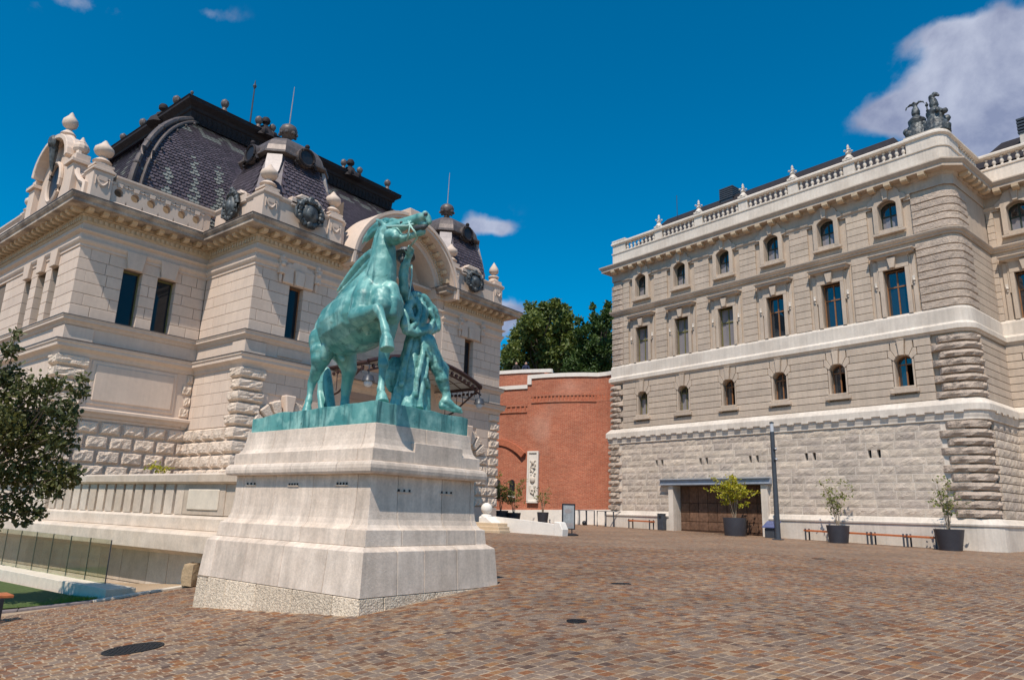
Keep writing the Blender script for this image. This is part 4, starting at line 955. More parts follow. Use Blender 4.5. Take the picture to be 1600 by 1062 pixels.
    for p, s in (((1.5, cy0-.2), 1.), ((3.6, cy0-.2), 1), ((4.5, cy0-.2), .9), ((9.7, cy0-.2), .9), ((11.0, cy0-.2), .9), ((13.4, cy0-.2), 1), ((-.3, 9.6), 1.), ((-.3, 13.6), 1.), ((-.3, 16.2), .9), ((cx0-.3, cy0-.3), .4)):
        o = obj('crest_knob', urn_mb(3), M['lead'], roof, smooth=40); o.location = (*p, 22.58); o.scale = (s*1.55,)*3
    for x in (4.1, 10.3):
        b = MB(); b.lathe([(.75,0),(.6,.35),(.35,.6),(.3,.75),(.14,.85),(.12,.95),(.24,1.05),(.26,1.2),(.18,1.35),(.02,1.42)], n=10)
        for k in range(6): a = k*PI/3; b.sphere((.6*math.cos(a), .6*math.sin(a), .2), .22, 6, 4)
        o = obj('crest_cartouche', b, M['crest'], roof, smooth=40); o.location = (x, cy0-.1, 22.2)
    b = MB(); b.lathe([(.75,0),(.6,.35),(.35,.6),(.3,.75),(.14,.85),(.12,.95),(.24,1.05),(.26,1.2),(.18,1.35),(.02,1.42)], n=10); o = obj('crest_cartouche', b, M['crest'], roof, smooth=40); o.location = (-.2, 11.4, 22.2)
    b = MB(); b.tube([(3.3, cy0+.2, 22.5), (3.3, cy0+.2, 25.2)], [.05, .035], 6); b.lathe([(.05,25.2),(.12,25.35),(.05,25.5),(.01,25.75)], 3.3, cy0+.2, 6); obj('lightning_rod', b, M['greypost'], roof)
    # round dormer seen between dome and arch
    def dormer(p, rz, parent, s=1.):
        b = MB(); n = 16; ro = [( .62*s*math.cos(2*PI*i/n), .62*s*math.sin(2*PI*i/n)) for i in range(n)]; b.prism(ro, -.15, .9); d = obj('round_dormer', b, M['lead'], parent, smooth=40); d.location = p; d.rotation_euler = (0, 0, rz)
        g = MB(); g.prism([(.44*s*math.cos(2*PI*i/n), .44*s*math.sin(2*PI*i/n)) for i in range(n)], -.17, -.14); obj('dormer_dark_disc', g, M['black'], d)  # black disc painted for the darkness inside the open dormer
        g = MB(); g.tube([(.53*s*math.cos(2*PI*i/n), -.17, .53*s*math.sin(2*PI*i/n)) for i in range(n+1)], .09*s, 6); g.sphere((0, -.1, .75*s), .16*s, 8, 5); g.tube([(-.6*s, -.1, -.3*s), (-.8*s, -.1, -.55*s), (-.6*s, -.1, -.7*s)], .1*s, 6); g.tube([(.6*s, -.1, -.3*s), (.8*s, -.1, -.55*s), (.6*s, -.1, -.7*s)], .1*s, 6); obj('dormer_trim', g, M['crest'], d, smooth=40)
    dormer((5.5, 4.75, 17.8), 0, roof, 1.15); dormer((10.8, 4.75, 17.8), 0, roof, 1.15)
    # ---- corner domes
    for cx_, nm in ((2.34, 0), (13.94, 1)):
        cy_ = 2.44; lev = [(2.2, 14.2), (2.2, 15.1), (2.14, 15.8), (1.98, 16.5), (1.78, 17.1), (1.62, 17.5), (1.55, 17.75)]
        dome = obj('corner_dome', loft_oct(MB(), cx_, cy_, lev, .36), M['slate'], H)
        def side(k):
            a = k*PI/2
            def S(u, v, l=0):
                t = v*(len(lev)-2); i = min(int(t), len(lev)-3); q = t-i; hw = lev[i+1][0]+(lev[i+2][0]-lev[i+1][0])*q; z = lev[i+1][1]+(lev[i+2][1]-lev[i+1][1])*q
                w = hw*(1-.36); x = -w+2*w*u; y = -hw-l; return (cx_+x*math.cos(a)-y*math.sin(a), cy_+x*math.sin(a)+y*math.cos(a), z+l*.3)
            return S
        for k in (0, 3):
            o = obj('slate_tiles', scale_tiles(side(k), lambda v: 2.6, 17, .26, lambda *q: False), [M['slate'], M['slatep'], M['slate2'], M['slate3']], dome); stuff(o)
        cap = [(1.5, 17.72), (1.82, 17.82), (1.82, 17.92), (1.7, 18.0), (1.62, 18.3), (1.42, 18.65), (1.1, 18.95), (.7, 19.14), (.35, 19.2)]
        obj('dome_cap', loft_oct(MB(), cx_, cy_, cap, .36), M['lead'], dome)
        # pale corner brackets on the cut faces
        for sx, sy in ((-1, -1), (1, -1)):
            b = MB(); hwc = 1.78
            pts = [(1.93, 16.3), (1.82, 16.75), (1.68, 17.3), (1.6, 17.7)]
            vs = []
            for hw, z in pts:
                c = hw*.36; w = .86 if z > 17.2 else (.7 if z > 16.4 else .3); mx, my = hw-c/2, hw-c/2
                for t in (-1, 1):
                    dx = t*c/2*w; vs += [(cx_+sx*(mx+dx+.03), cy_+sy*(my-dx+.03), z), (cx_+sx*(mx+dx+.14), cy_+sy*(my-dx+.14), z)]
            fs = []
            for i in range(3):
                o_ = i*4; fs += [(o_+1, o_+3, o_+7, o_+5), (o_, o_+1, o_+5, o_+4), (o_+3, o_+2, o_+6, o_+7)]
            fs += [(0, 2, 3, 1), (12, 13, 15, 14)]
            obj('dome_bracket', b.add(vs, fs), M['slatep'] if False else M['leadp'], dome)
        o = obj('dome_ball', urn_mb(2), M['lead'], dome, smooth=40); o.location = (cx_, cy_, 19.15); o.scale = (1.35, 1.35, 1.3)
        b = MB(); b.tube([(cx_, cy_, 20.3), (cx_+.05, cy_, 22.6)], [.03, .015], 5); obj('lightning_rod', b, M['leadp'], dome)
        for k, s in ((0, 1.), (3, 1.)):
            a = k*PI/2; p = (cx_+1.72*math.sin(a), cy_-1.72*math.cos(a), 17.98); dormer(p, a, dome, .78)
    # ---- right side return seen at the far corner: lower block behind
    b = MB(); b.box(16.74, 17.35, 3.0, 9, .5, 11.4); obj('side_block', b, M['limeL'], H)
    obj('side_cornice', MB().sweep([(0, 11.2), (.1, 11.25), (.15, 11.5), (.55, 11.6), (.6, 11.85), (0, 11.95)], [(16.74, 3.0), (17.35, 3.0), (17.35, 9)]), M['limeL'], H)
    # ---- entrance canopy of iron and glass
    cw, dep = 3.8, 2.76; n = 24; b = MB(); g = MB()
    zc = lambda x: 7.95+.75*(1-(x/cw)**2)
    for y in (-dep, -dep*.5, .3): b.tube([(8.15+(-cw+2*cw*i/n), y, zc(-cw+2*cw*i/n)) for i in range(n+1)], .11 if y == -dep else .05, 6)
    for i in range(0, n+1, 2): x = -cw+2*cw*i/n; b.tube([(8.15+x, .4, zc(x)), (8.15+x, -dep, zc(x))], .035, 4)
    b.tube([(8.15-cw, .4, 7.9), (8.15-cw, -dep, 7.9)], .1, 6); b.tube([(8.15+cw, .4, 7.9), (8.15+cw, -dep, 7.9)], .1, 6)
    for s in (-1, 1):
        b.tube([(8.15+s*cw, .4, 6.4), (8.15+s*cw, -.8, 6.7), (8.15+s*cw, -dep+.3, 7.75)], .05, 5)
        for k in range(7): y = .2-k*.42; b.tube([(8.15+s*cw, y, 7.85), (8.15+s*cw, y, 6.45+.17*k)], .025, 4)
        for k in range(10): y = .2-k*.29; b.sphere((8.15+s*cw, y, 7.65-.02*(k % 3)), .09, 5, 4)
    for i in range(1, n): b.sphere((8.15-cw+2*cw*i/n, -dep, zc(-cw+2*cw*i/n)-.28), .1, 5, 4)
    b.tube([(8.15-cw+2*cw*i/n, -dep, zc(-cw+2*cw*i/n)-.42) for i in range(n+1)], .05, 5)
    canopy = obj('entrance_canopy', b, M['iron'], H, smooth=40)
    for i in range(0, n, 2):
        x0, x1 = -cw+2*cw*i/n, -cw+2*cw*(i+2)/n; g = MB(); g.add([(8.15+x0, .4, zc(x0)), (8.15+x1, .4, zc(x1)), (8.15+x1, -dep, zc(x1)), (8.15+x0, -dep, zc(x0)), (8.15+x0, .4, zc(x0)-.02), (8.15+x1, .4, zc(x1)-.02), (8.15+x1, -dep, zc(x1)-.02), (8.15+x0, -dep, zc(x0)-.02)], [(0,1,2,3),(4,5,6,7),(0,1,5,4),(2,3,7,6)])
        obj('glass_pane', g, M['milk'], canopy)
    for s in (-1, 1):
        l = MB(); X = 8.15+s*(cw-.08); l.tube([(X, -dep, 7.8), (X, -dep, 7.35)], .03, 5); l.lathe([(.05,7.38),(.22,7.3),(.26,7.12),(.3,7.05)], X, -dep, 10); lo = obj('canopy_lantern', l, M['greypost'], canopy, smooth=40)
        l = MB(); l.sphere((X, -dep, 6.98), .2, 10, 7); obj('globe', l, M['lamp_glass'], lo, smooth=True)
    return H
M['leadp'] = mat('lead_pale', (.34,.30,.285), .5, .15, 4, .15, 30, metal=.1)
M['milk'] = mat('wired_glass_pale', (.42,.45,.46), .25, .15, 3, 0)
HALL = build_hall()
# ================================================================== ground and paving
PED = (6.664, 9.683, 7.94, 12.316)
ROWA = math.radians(-9)
RDIR = Vector((math.cos(ROWA), math.sin(ROWA))); RPER = Vector((-RDIR.y, RDIR.x))
STONE_R = 24.0
def ramp_cobble(N, L, fac):
    r = N.new('ShaderNodeValToRGB'); L.new(fac, r.inputs[0]); e = r.color_ramp; e.interpolation = 'CONSTANT'
    cols = [(0, (.150,.088,.060)), (.09, (.205,.118,.078)), (.18, (.190,.138,.106)), (.30, (.235,.150,.100)), (.41, (.205,.150,.115)), (.52, (.260,.180,.125)), (.62, (.225,.110,.062)), (.70, (.235,.178,.138)), (.79, (.170,.125,.100)), (.86, (.285,.160,.088)), (.92, (.330,.235,.160)), (.965, (.105,.068,.052))]
    while len(e.elements) < len(cols): e.elements.new(.5)
    for el, (p, c) in zip(e.elements, cols): el.position = p; el.color = (*c, 1)
    return r.outputs[0]
def cobble_mat(name, mode):
    m = bpy.data.materials.new(name); m.use_nodes = True; nt = m.node_tree; N = nt.nodes; L = nt.links; b = N['Principled BSDF']; b.inputs['Roughness'].default_value = .72; b.inputs['Specular IOR Level'].default_value = .35
    geo = N.new('ShaderNodeNewGeometry'); P = geo.outputs['Position']
    nz = N.new('ShaderNodeTexNoise'); nz.inputs['Scale'].default_value = 38; nz.inputs['Detail'].default_value = 6; L.new(P, nz.inputs['Vector'])
    nl = N.new('ShaderNodeTexNoise'); nl.inputs['Scale'].default_value = .45; nl.inputs['Detail'].default_value = 4; L.new(P, nl.inputs['Vector'])
    def mr(v, a, c, d, e):
        n = N.new('ShaderNodeMapRange'); L.new(v, n.inputs[0])
        for i, q in enumerate((a, c, d, e)): n.inputs[i+1].default_value = q
        return n.outputs[0]
    def mth(op, a, c=None):
        n = N.new('ShaderNodeMath'); n.operation = op
        for i, q in enumerate((a, c)):
            if q is None: continue
            if isinstance(q, (int, float)): n.inputs[i].default_value = q
            else: L.new(q, n.inputs[i])
        return n.outputs[0]
    if mode == 'object': oi = N.new('ShaderNodeObjectInfo'); fac = oi.outputs['Random']
    elif mode == 'attr': at = N.new('ShaderNodeAttribute'); at.attribute_name = 'tint'; fac = at.outputs['Fac']
    if mode != 'ground':
        col = ramp_cobble(N, L, fac)
    else:
        mp = N.new('ShaderNodeMapping'); mp.inputs['Rotation'].default_value = (0, 0, -ROWA); L.new(P, mp.inputs['Vector'])
        br = N.new('ShaderNodeTexBrick'); L.new(mp.outputs[0], br.inputs['Vector']); br.inputs['Scale'].default_value = 1.0
        br.inputs['Brick Width'].default_value = .122; br.inputs['Row Height'].default_value = .112; br.inputs['Mortar Size'].default_value = .009; br.inputs['Mortar Smooth'].default_value = .4
        br.inputs['Color1'].default_value = (0, 0, 0, 1); br.inputs['Color2'].default_value = (1, 1, 1, 1); br.inputs['Mortar'].default_value = (.5, .5, .5, 1)
        sep = N.new('ShaderNodeSeparateColor'); L.new(br.outputs['Color'], sep.inputs[0])
        c0 = ramp_cobble(N, L, sep.outputs[0])
        mort = N.new('ShaderNodeMix'); mort.data_type = 'RGBA'; L.new(mth('MULTIPLY', br.outputs['Fac'], .75), mort.inputs['Factor']); L.new(c0, mort.inputs['A']); mort.inputs['B'].default_value = (.40, .315, .235, 1)
        ln = N.new('ShaderNodeVectorMath'); ln.operation = 'LENGTH'; L.new(P, ln.inputs[0])
        near = N.new('ShaderNodeMix'); near.data_type = 'RGBA'; L.new(mr(ln.outputs['Value'], STONE_R-.5, STONE_R-.1, 0, 1), near.inputs['Factor'])
        near.inputs['A'].default_value = (.42, .325, .235, 1); L.new(mort.outputs['Result'], near.inputs['B']); col = near.outputs['Result']
    hs = N.new('ShaderNodeHueSaturation'); hs.inputs['Saturation'].default_value = 1.15; L.new(col, hs.inputs['Color']); L.new(mth('MULTIPLY', mr(nz.outputs[0], .3, .7, .70, 1.14), mr(nl.outputs[0], .35, .65, .86, 1.14)), hs.inputs['Value']); L.new(hs.outputs[0], b.inputs['Base Color'])
    bp = N.new('ShaderNodeBump'); bp.inputs['Strength'].default_value = .5; bp.inputs['Distance'].default_value = .006; L.new(nz.outputs[0], bp.inputs['Height']); L.new(bp.outputs[0], b.inputs['Normal'])
    return m
def build_ground():
    fx = sorted(set([-400, -200, -100, -60, -40, -25, -15] + [-8+.5*i for i in range(105)] + [50, 60, 80, 120, 200, 400]))
    fy = sorted(set([-400, -200, -100, -60, -40, -25] + [-16+.5*i for i in range(105)] + [40, 60, 80, 120, 200, 400]))
    cl = lambda a, lo, hi: max(lo, min(hi, a))
    vs = [(x, y, ter(cl(x, -12, 45), cl(y, -14, 36))) for y in fy for x in fx]; nx = len(fx)
    b = MB(); b.add(vs, [(j*nx+i, j*nx+i+1, (j+1)*nx+i+1, (j+1)*nx+i) for j in range(len(fy)-1) for i in range(nx-1)])
    g = obj('ground', b, cobble_mat('paving_far', 'ground'), smooth=True); structure(g)
    # ---- individual paving stones
    r = random.Random(3); cells = []
    def project(x, y, z):
        d = Vector((x, y, z-EYE)); k = d.dot(CC)
        return (800+F_PX*d.dot(CA)/k, 531-F_PX*d.dot(CB)/k, k) if k > .5 else (-9999, 0, 1)
    pitch = .112
    for j in range(-80, 260):
        v = j*pitch; u = -10.0 + r.uniform(0, .1); ph = r.uniform(-.006, .006)
        while u < 26:
            w = r.uniform(.10, .145); uc = u+w/2; vj = v + .03*math.sin(uc*.9+v*.35) + .014*math.sin(uc*2.3+1.7*v) + ph + r.uniform(-.006, .006)
            x = RDIR.x*uc + RPER.x*vj; y = RDIR.y*uc + RPER.y*vj
            d2 = x*x+y*y
            if 2 < d2 < STONE_R**2 and not (PED[0]-.0 < x < PED[1] and PED[2] < y < PED[3]) and (y < 15.95 if x < 13 else y < 30):
                z = ter(x, y); px, py, k = project(x, y, z)
                if -500 < px < 2150 and py < 1900 and k > 1.2 and math.hypot((x-4.38), (y-9.29)) > .33 and math.hypot(x-7.4, y-4.9) > .13: cells.append((k, u, u+w, vj, x, y, z))
            u += w
    def rank(c):
        px, py, k = project(c[4], c[5], c[6]); return k + (100 if not (5 < px < 1595 and py < 1055) else 0)
    cells.sort(key=rank)
    mo, ma = cobble_mat('paving_stone', 'object'), cobble_mat('paving_stone_field', 'attr')
    def stone_verts(L_, Wd, rr):
        g = .0085; x0, x1, y0, y1 = -L_/2+g, L_/2-g, -Wd/2+g, Wd/2-g; q = .004; jt = lambda s: rr.uniform(-s, s)
        c = [(x0+jt(.007), y0+jt(.005)), (x1+jt(.007), y0+jt(.005)), (x1+jt(.007), y1+jt(.005)), (x0+jt(.007), y1+jt(.005))]; t = rr.uniform(-.001, .0015)
        lo = [(x, y, -.012) for x, y in c]; mi = [(x, y, .0008+t*.5) for x, y in c]; mx = sum(p[0] for p in c)/4; my = sum(p[1] for p in c)/4
        tp = [(x+(q if x < mx else -q)*1.6, y+(q if y < my else -q)*1.4, .0042+t+jt(.001)) for x, y in c]
        return lo+mi+tp
    SF = [(0,1,5,4),(1,2,6,5),(2,3,7,6),(3,0,4,7),(4,5,9,8),(5,6,10,9),(6,7,11,10),(7,4,8,11),(8,9,10,11)]
    var = []
    for k in range(8):
        b = MB(); b.add(stone_verts(.12, pitch, random.Random(k)), SF); var.append(mesh_of('paving_stone', b, mo))
    def frame(x, y):
        e = .1; zx = (ter(x+e, y)-ter(x-e, y))/(2*e); zy = (ter(x, y+e)-ter(x, y-e))/(2*e); n = Vector((-zx, -zy, 1)).normalized()
        t = Vector((RDIR.x, RDIR.y, 0)); t = (t-n*t.dot(n)).normalized(); return t, n.cross(t), n
    for c in cells[:300]:
        k, u0, u1, v, x, y, z = c; t, s, n = frame(x, y); o = put('paving_stone', r.choice(var), g)
        sc = (u1-u0)/.12; o.matrix_local = Matrix(((t.x*sc, s.x, n.x, x), (t.y*sc, s.y, n.y, y), (t.z*sc, s.z, n.z, z), (0, 0, 0, 1)))
    vs = []; fs = []; tint = []
    for c in cells[300:]:
        k, u0, u1, v, x, y, z = c; t, s, n = frame(x, y); base = len(vs); p0 = Vector((x, y, z))
        for (a, b_, h) in stone_verts(u1-u0, pitch, r): q = p0+t*a+s*b_+n*h; vs.append((q.x, q.y, q.z))
        fs += [tuple(i+base for i in f) for f in SF]; tint += [r.random()]*9
    me = bpy.data.meshes.new('paving_stones'); me.from_pydata(vs, [], fs); me.materials.append(ma); at = me.attributes.new('tint', 'FLOAT', 'FACE'); at.data.foreach_set('value', tint); me.update()
    stuff(put('paving_stones', me, g))
    return g
GROUND = build_ground()
def round_cover(px, py, rad, label, mat_, grid):
    p = gnd(px, py); t = thing('manhole_cover', label, 'manhole cover', p); e = .2
    zx = (ter(p.x+e, p.y)-ter(p.x-e, p.y))/(2*e); zy = (ter(p.x, p.y+e)-ter(p.x, p.y-e))/(2*e); n = Vector((-zx, -zy, 1)).normalized(); t.rotation_euler = n.to_track_quat('Z', 'Y').to_euler()
    b = MB(); b.lathe([(rad*.93, .0), (rad*.93, .016), (rad, .016), (rad, -.02)], n=40, cap=False); obj('cover_rim', b, mat_, t)
    b = MB(); b.lathe([(rad*.93, -.02), (rad*.93, .011)], n=40); obj('cover_plate', b, mat_, t)
    b = MB()
    for i in range(-5, 6):
        for j in range(-5, 6):
            x, y = i*rad*.16, j*rad*.16
            if math.hypot(x, y) < rad*.82: b.box(x-rad*.05, x+rad*.05, y-rad*.05, y+rad*.05, .011, .017)
    stuff(obj('cover_studs', b, mat_, t))
round_cover(208, 1014, .34, 'large round dark iron cover in the paving at lower left', M['drain'], 1)
round_cover(901, 971, .12, 'small round black cover in the paving right of the pedestal', M['drain'], 1)
for px, py, lab in ((970, 912, 'small flat drain lid in the paving, nearest to the pedestal'), (1280, 873, 'small flat drain lid in the paving towards the right planters')):
    p = gnd(px, py); b = MB(); b.box(-.16, .16, -.08, .08, -.02, .015); b.box(-.13, .13, -.05, .05, .015, .02); o = obj('drain_lid', b, M['drain']); o.location = p; o.rotation_euler = (0, 0, -.8); tag(o, lab, 'drain')
# ================================================================== pedestal
def ring_course(parent, prof, cuts, mats, name='stone_block', bevel=.006):
    """courses round the pedestal; prof = [(inset, z)...] bottom to top, mitred at the corners, one mesh per stone"""
    x0, x1, y0, y1 = PED; P = [(x0, y1), (x0, y0), (x1, y0), (x1, y1)]
    for k in range(4):
        a = Vector(P[k]); b_ = Vector(P[(k+1) % 4]); Ls = (b_-a).length; d = (b_-a)/Ls; n = Vector((d.y, -d.x)); cs = [0]+[c*Ls for c in cuts[k % 2]]+[Ls]
        for i in range(len(cs)-1):
            full = list(prof) + [(.8, prof[-1][1]), (.8, prof[0][1])]; vs = []; g = .004
            for e in (0, 1):
                for t, z in full:
                    s = (t if i == 0 else cs[i]+g) if e == 0 else (Ls-t if i == len(cs)-2 else cs[i+1]-g)
                    q = a + d*s - n*t; vs.append((q.x-PO.x, q.y-PO.y, z))
            m = len(full); fs = [(j, j+m, (j+1) % m+m, (j+1) % m) for j in range(m)] + [tuple(range(m)), tuple(range(2*m-1, m-1, -1))]
            b = MB(); b.add(vs, fs); mt = mats[(i+k) % len(mats)] if isinstance(mats, list) else mats
            obj(name, b, mt, parent, bevel=bevel)
PO = Vector((8.17, 10.13, -.2))
def build_pedestal():
    T = thing('stone_pedestal', 'stepped pale limestone pedestal under the green horse statue', 'pedestal', (PO.x, PO.y, 0))
    ring_course(T, [(0, -.45), (.03, .395)], ([.085, .22, .42, .64, .86], [.16, .5, .8]), M['pedrough'], 'rough_block', .012)
    ring_course(T, [(.03, .4), (.08, 1.0), (.09, 1.012), (.185, 1.068)], ([.1, .32, .55, .8], [.24, .42, .66]), M['ped'])
    ring_course(T, [(.19, 1.07), (.21, 1.295), (.215, 1.303), (.262, 1.325), (.30, 1.37), (.328, 1.45), (.345, 1.58), (.355, 1.75), (.36, 2.1)], ([.14, .36, .6, .85], [.3, .62, .85]), M['ped'])
    ring_course(T, [(.365, 2.1), (.235, 2.108), (.212, 2.14), (.205, 2.19), (.212, 2.24), (.235, 2.28), (.27, 2.298)], ([.2, .5, .77], [.4, .75]), M['ped'], bevel=0)
    ring_course(T, [(.302, 2.3), (.303, 2.486), (.345, 2.50), (.385, 2.56), (.41, 2.65), (.425, 2.77), (.431, 2.878)], ([.3, .62, .85], [.5]), M['ped'])
    b = MB(); b.box(PED[0]+.45-PO.x, PED[1]-.45-PO.x, PED[2]+.45-PO.y, PED[3]-.45-PO.y, -.3, 2.876); obj('core', b, M['ped'], T)
    b = MB(); b.box(7.82-PO.x, 8.93-PO.x, PED[2]+.3-PO.y, PED[2]+.6-PO.y, 2.302, 2.63); obj('plain_block', b, M['ped'], T, bevel=.006)
    # rows of little iron clamps under the torus
    for (px, py, left, n) in ((393, 757, 1, 3), (459, 758, 1, 4), (535, 757, 1, 4), (631, 768, 0, 3), (697, 771, 0, 3)):
        q = on_x(px, py, PED[0]+.358) if left else on_y(px, py, PED[2]+.358); b = MB()
        b.box(-.15, .15, -.022, .02, -.012, .0)
        o = obj('clamp_rail', b, M['ped'], T)
        for i in range(n): x = -.11+.22*i/(n-1); g = MB(); g.box(x-.011, x+.011, -.02, .02, .001, .036); obj('clamp', g, M['black'], o)
        o.location = (q.x-PO.x, q.y-PO.y, q.z); o.rotation_euler = (0, 0, -PI/2 if left else 0)
    # worn, unreadable carved lettering: short shallow strokes
    r = random.Random(12); yf = PED[2]
    for (pa, pb, py, h) in ((664, 699, 884.5, .075), (655, 709, 899.5, .075)):
        b = MB(); A = on_y(pa, py, yf+.05); Bq = on_y(pb, py, yf+.05); n = int((Bq.x-A.x)/.05)
        for i in range(n):
            if r.random() < .2: continue
            x = A.x+(Bq.x-A.x)*(i+.5)/n; z = A.z; t = .03+(z-.4)/.6*.05
            for k in range(r.choice((1, 2, 2))): dx = r.uniform(-.016, .016); dz = r.uniform(0, .02); ln = r.uniform(.5, 1)*h; b.add([(x+dx-.003-PO.x, yf+t-.0015-PO.y, z-h/2+dz), (x+dx+.003-PO.x, yf+t-.0015-PO.y, z-h/2+dz), (x+dx+.004+r.uniform(-.015, .015)-PO.x, yf+t+.0045-PO.y, z-h/2+dz+ln), (x+dx-.003-PO.x, yf+t+.0045-PO.y, z-h/2+dz+ln)], [(0, 1, 2, 3)])
        o = obj('worn_inscription', b, M['pedmark'], T); stuff(o)
    return T
M['pedmark'] = mat('carved_groove', (.34,.27,.21), .9, .2, 20, 0)
PEDESTAL = build_pedestal()

# ================================================================== bronze group
def cap_chain(mb, nodes, n=14):
    """tapered capsules through (Vector, radius) nodes"""
    for p, r in nodes: mb.sphere(p, r, 14, 9)
    for (p, r), (q, s) in zip(nodes[:-1], nodes[1:]): mb.tube([p, q], [r, s], n)
def fuse(name, mb, voxel, smooth_it, mat_, parent, amp=.0, freq=8, org=Vector((0, 0, 0)), seed=0):
    me = bpy.data.meshes.new(name); me.from_pydata([tuple(Vector(v)-org) for v in mb.v], [], mb.f); ob = bpy.data.objects.new(name, me); COL.objects.link(ob)
    md = ob.modifiers.new('r', 'REMESH'); md.mode = 'VOXEL'; md.voxel_size = voxel; md.use_smooth_shade = True
    if smooth_it: s = ob.modifiers.new('s', 'SMOOTH'); s.factor = .5; s.iterations = smooth_it
    dg = bpy.context.evaluated_depsgraph_get(); nm = bpy.data.meshes.new_from_object(ob.evaluated_get(dg)); bpy.data.objects.remove(ob)
    if amp:
        nv = len(nm.vertices); co = np.empty(nv*3); nm.vertices.foreach_get('co', co); no = np.empty(nv*3); nm.vertices.foreach_get('normal', no); co = co.reshape(-1, 3); no = no.reshape(-1, 3)
        d = np.array([noise.fractal(Vector(c)*freq+Vector((seed, 0, 0)), 1, 2, 3) for c in co]); nm.vertices.foreach_set('co', (co+no*(d*amp)[:, None]).ravel())
    nm.materials.clear(); nm.materials.append(mat_); nm.polygons.foreach_set('use_smooth', [True]*len(nm.polygons)); nm.update(); nm.name = name
    return put(name, nm, parent)
def patina_mat(slab=False):
    m = bpy.data.materials.new('verdigris_bronze_slab' if slab else 'verdigris_bronze'); m.use_nodes = True; nt = m.node_tree; N = nt.nodes; L = nt.links; b = N['Principled BSDF']
    geo = N.new('ShaderNodeNewGeometry'); P = geo.outputs['Position']
    def nz(sc, det=6, v=None, ro=.6):
        n = N.new('ShaderNodeTexNoise'); n.inputs['Scale'].default_value = sc; n.inputs['Detail'].default_value = det; n.inputs['Roughness'].default_value = ro; L.new(v or P, n.inputs['Vector']); return n.outputs[0]
    def mr(v, a, c, d=0, e=1):
        n = N.new('ShaderNodeMapRange'); L.new(v, n.inputs[0])
        for i, q in enumerate((a, c, d, e)): n.inputs[i+1].default_value = q
        return n.outputs[0]
    def mix(f, A, B):
        n = N.new('ShaderNodeMix'); n.data_type = 'RGBA'; L.new(f, n.inputs['Factor'])
        for k, q in (('A', A), ('B', B)):
            if isinstance(q, tuple): n.inputs[k].default_value = (*q, 1)
            else: L.new(q, n.inputs[k])
        return n.outputs['Result']
    mp = N.new('ShaderNodeMapping'); mp.inputs['Scale'].default_value = (6, 6, .7); L.new(P, mp.inputs['Vector'])
    c = mix(mr(nz(1.3, 4), .38, .62), (.155,.39,.355), (.06,.23,.22))
    c = mix(mr(nz(3.2, 8), .48, .68), c, (.30,.54,.48))
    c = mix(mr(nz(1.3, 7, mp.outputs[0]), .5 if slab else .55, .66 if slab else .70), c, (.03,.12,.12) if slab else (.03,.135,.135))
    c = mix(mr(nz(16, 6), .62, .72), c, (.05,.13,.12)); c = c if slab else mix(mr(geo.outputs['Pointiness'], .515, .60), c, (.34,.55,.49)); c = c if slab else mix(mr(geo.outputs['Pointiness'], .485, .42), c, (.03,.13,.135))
    L.new(c, b.inputs['Base Color']); b.inputs['Roughness'].default_value = .46; b.inputs['Metallic'].default_value = .05; b.inputs['Specular IOR Level'].default_value = .55
    bp = N.new('ShaderNodeBump'); bp.inputs['Strength'].default_value = .3; bp.inputs['Distance'].default_value = .01; L.new(nz(26, 6), bp.inputs['Height']); L.new(bp.outputs[0], b.inputs['Normal'])
    return m
M['patina'] = patina_mat(); M['patina_slab'] = patina_mat(True)
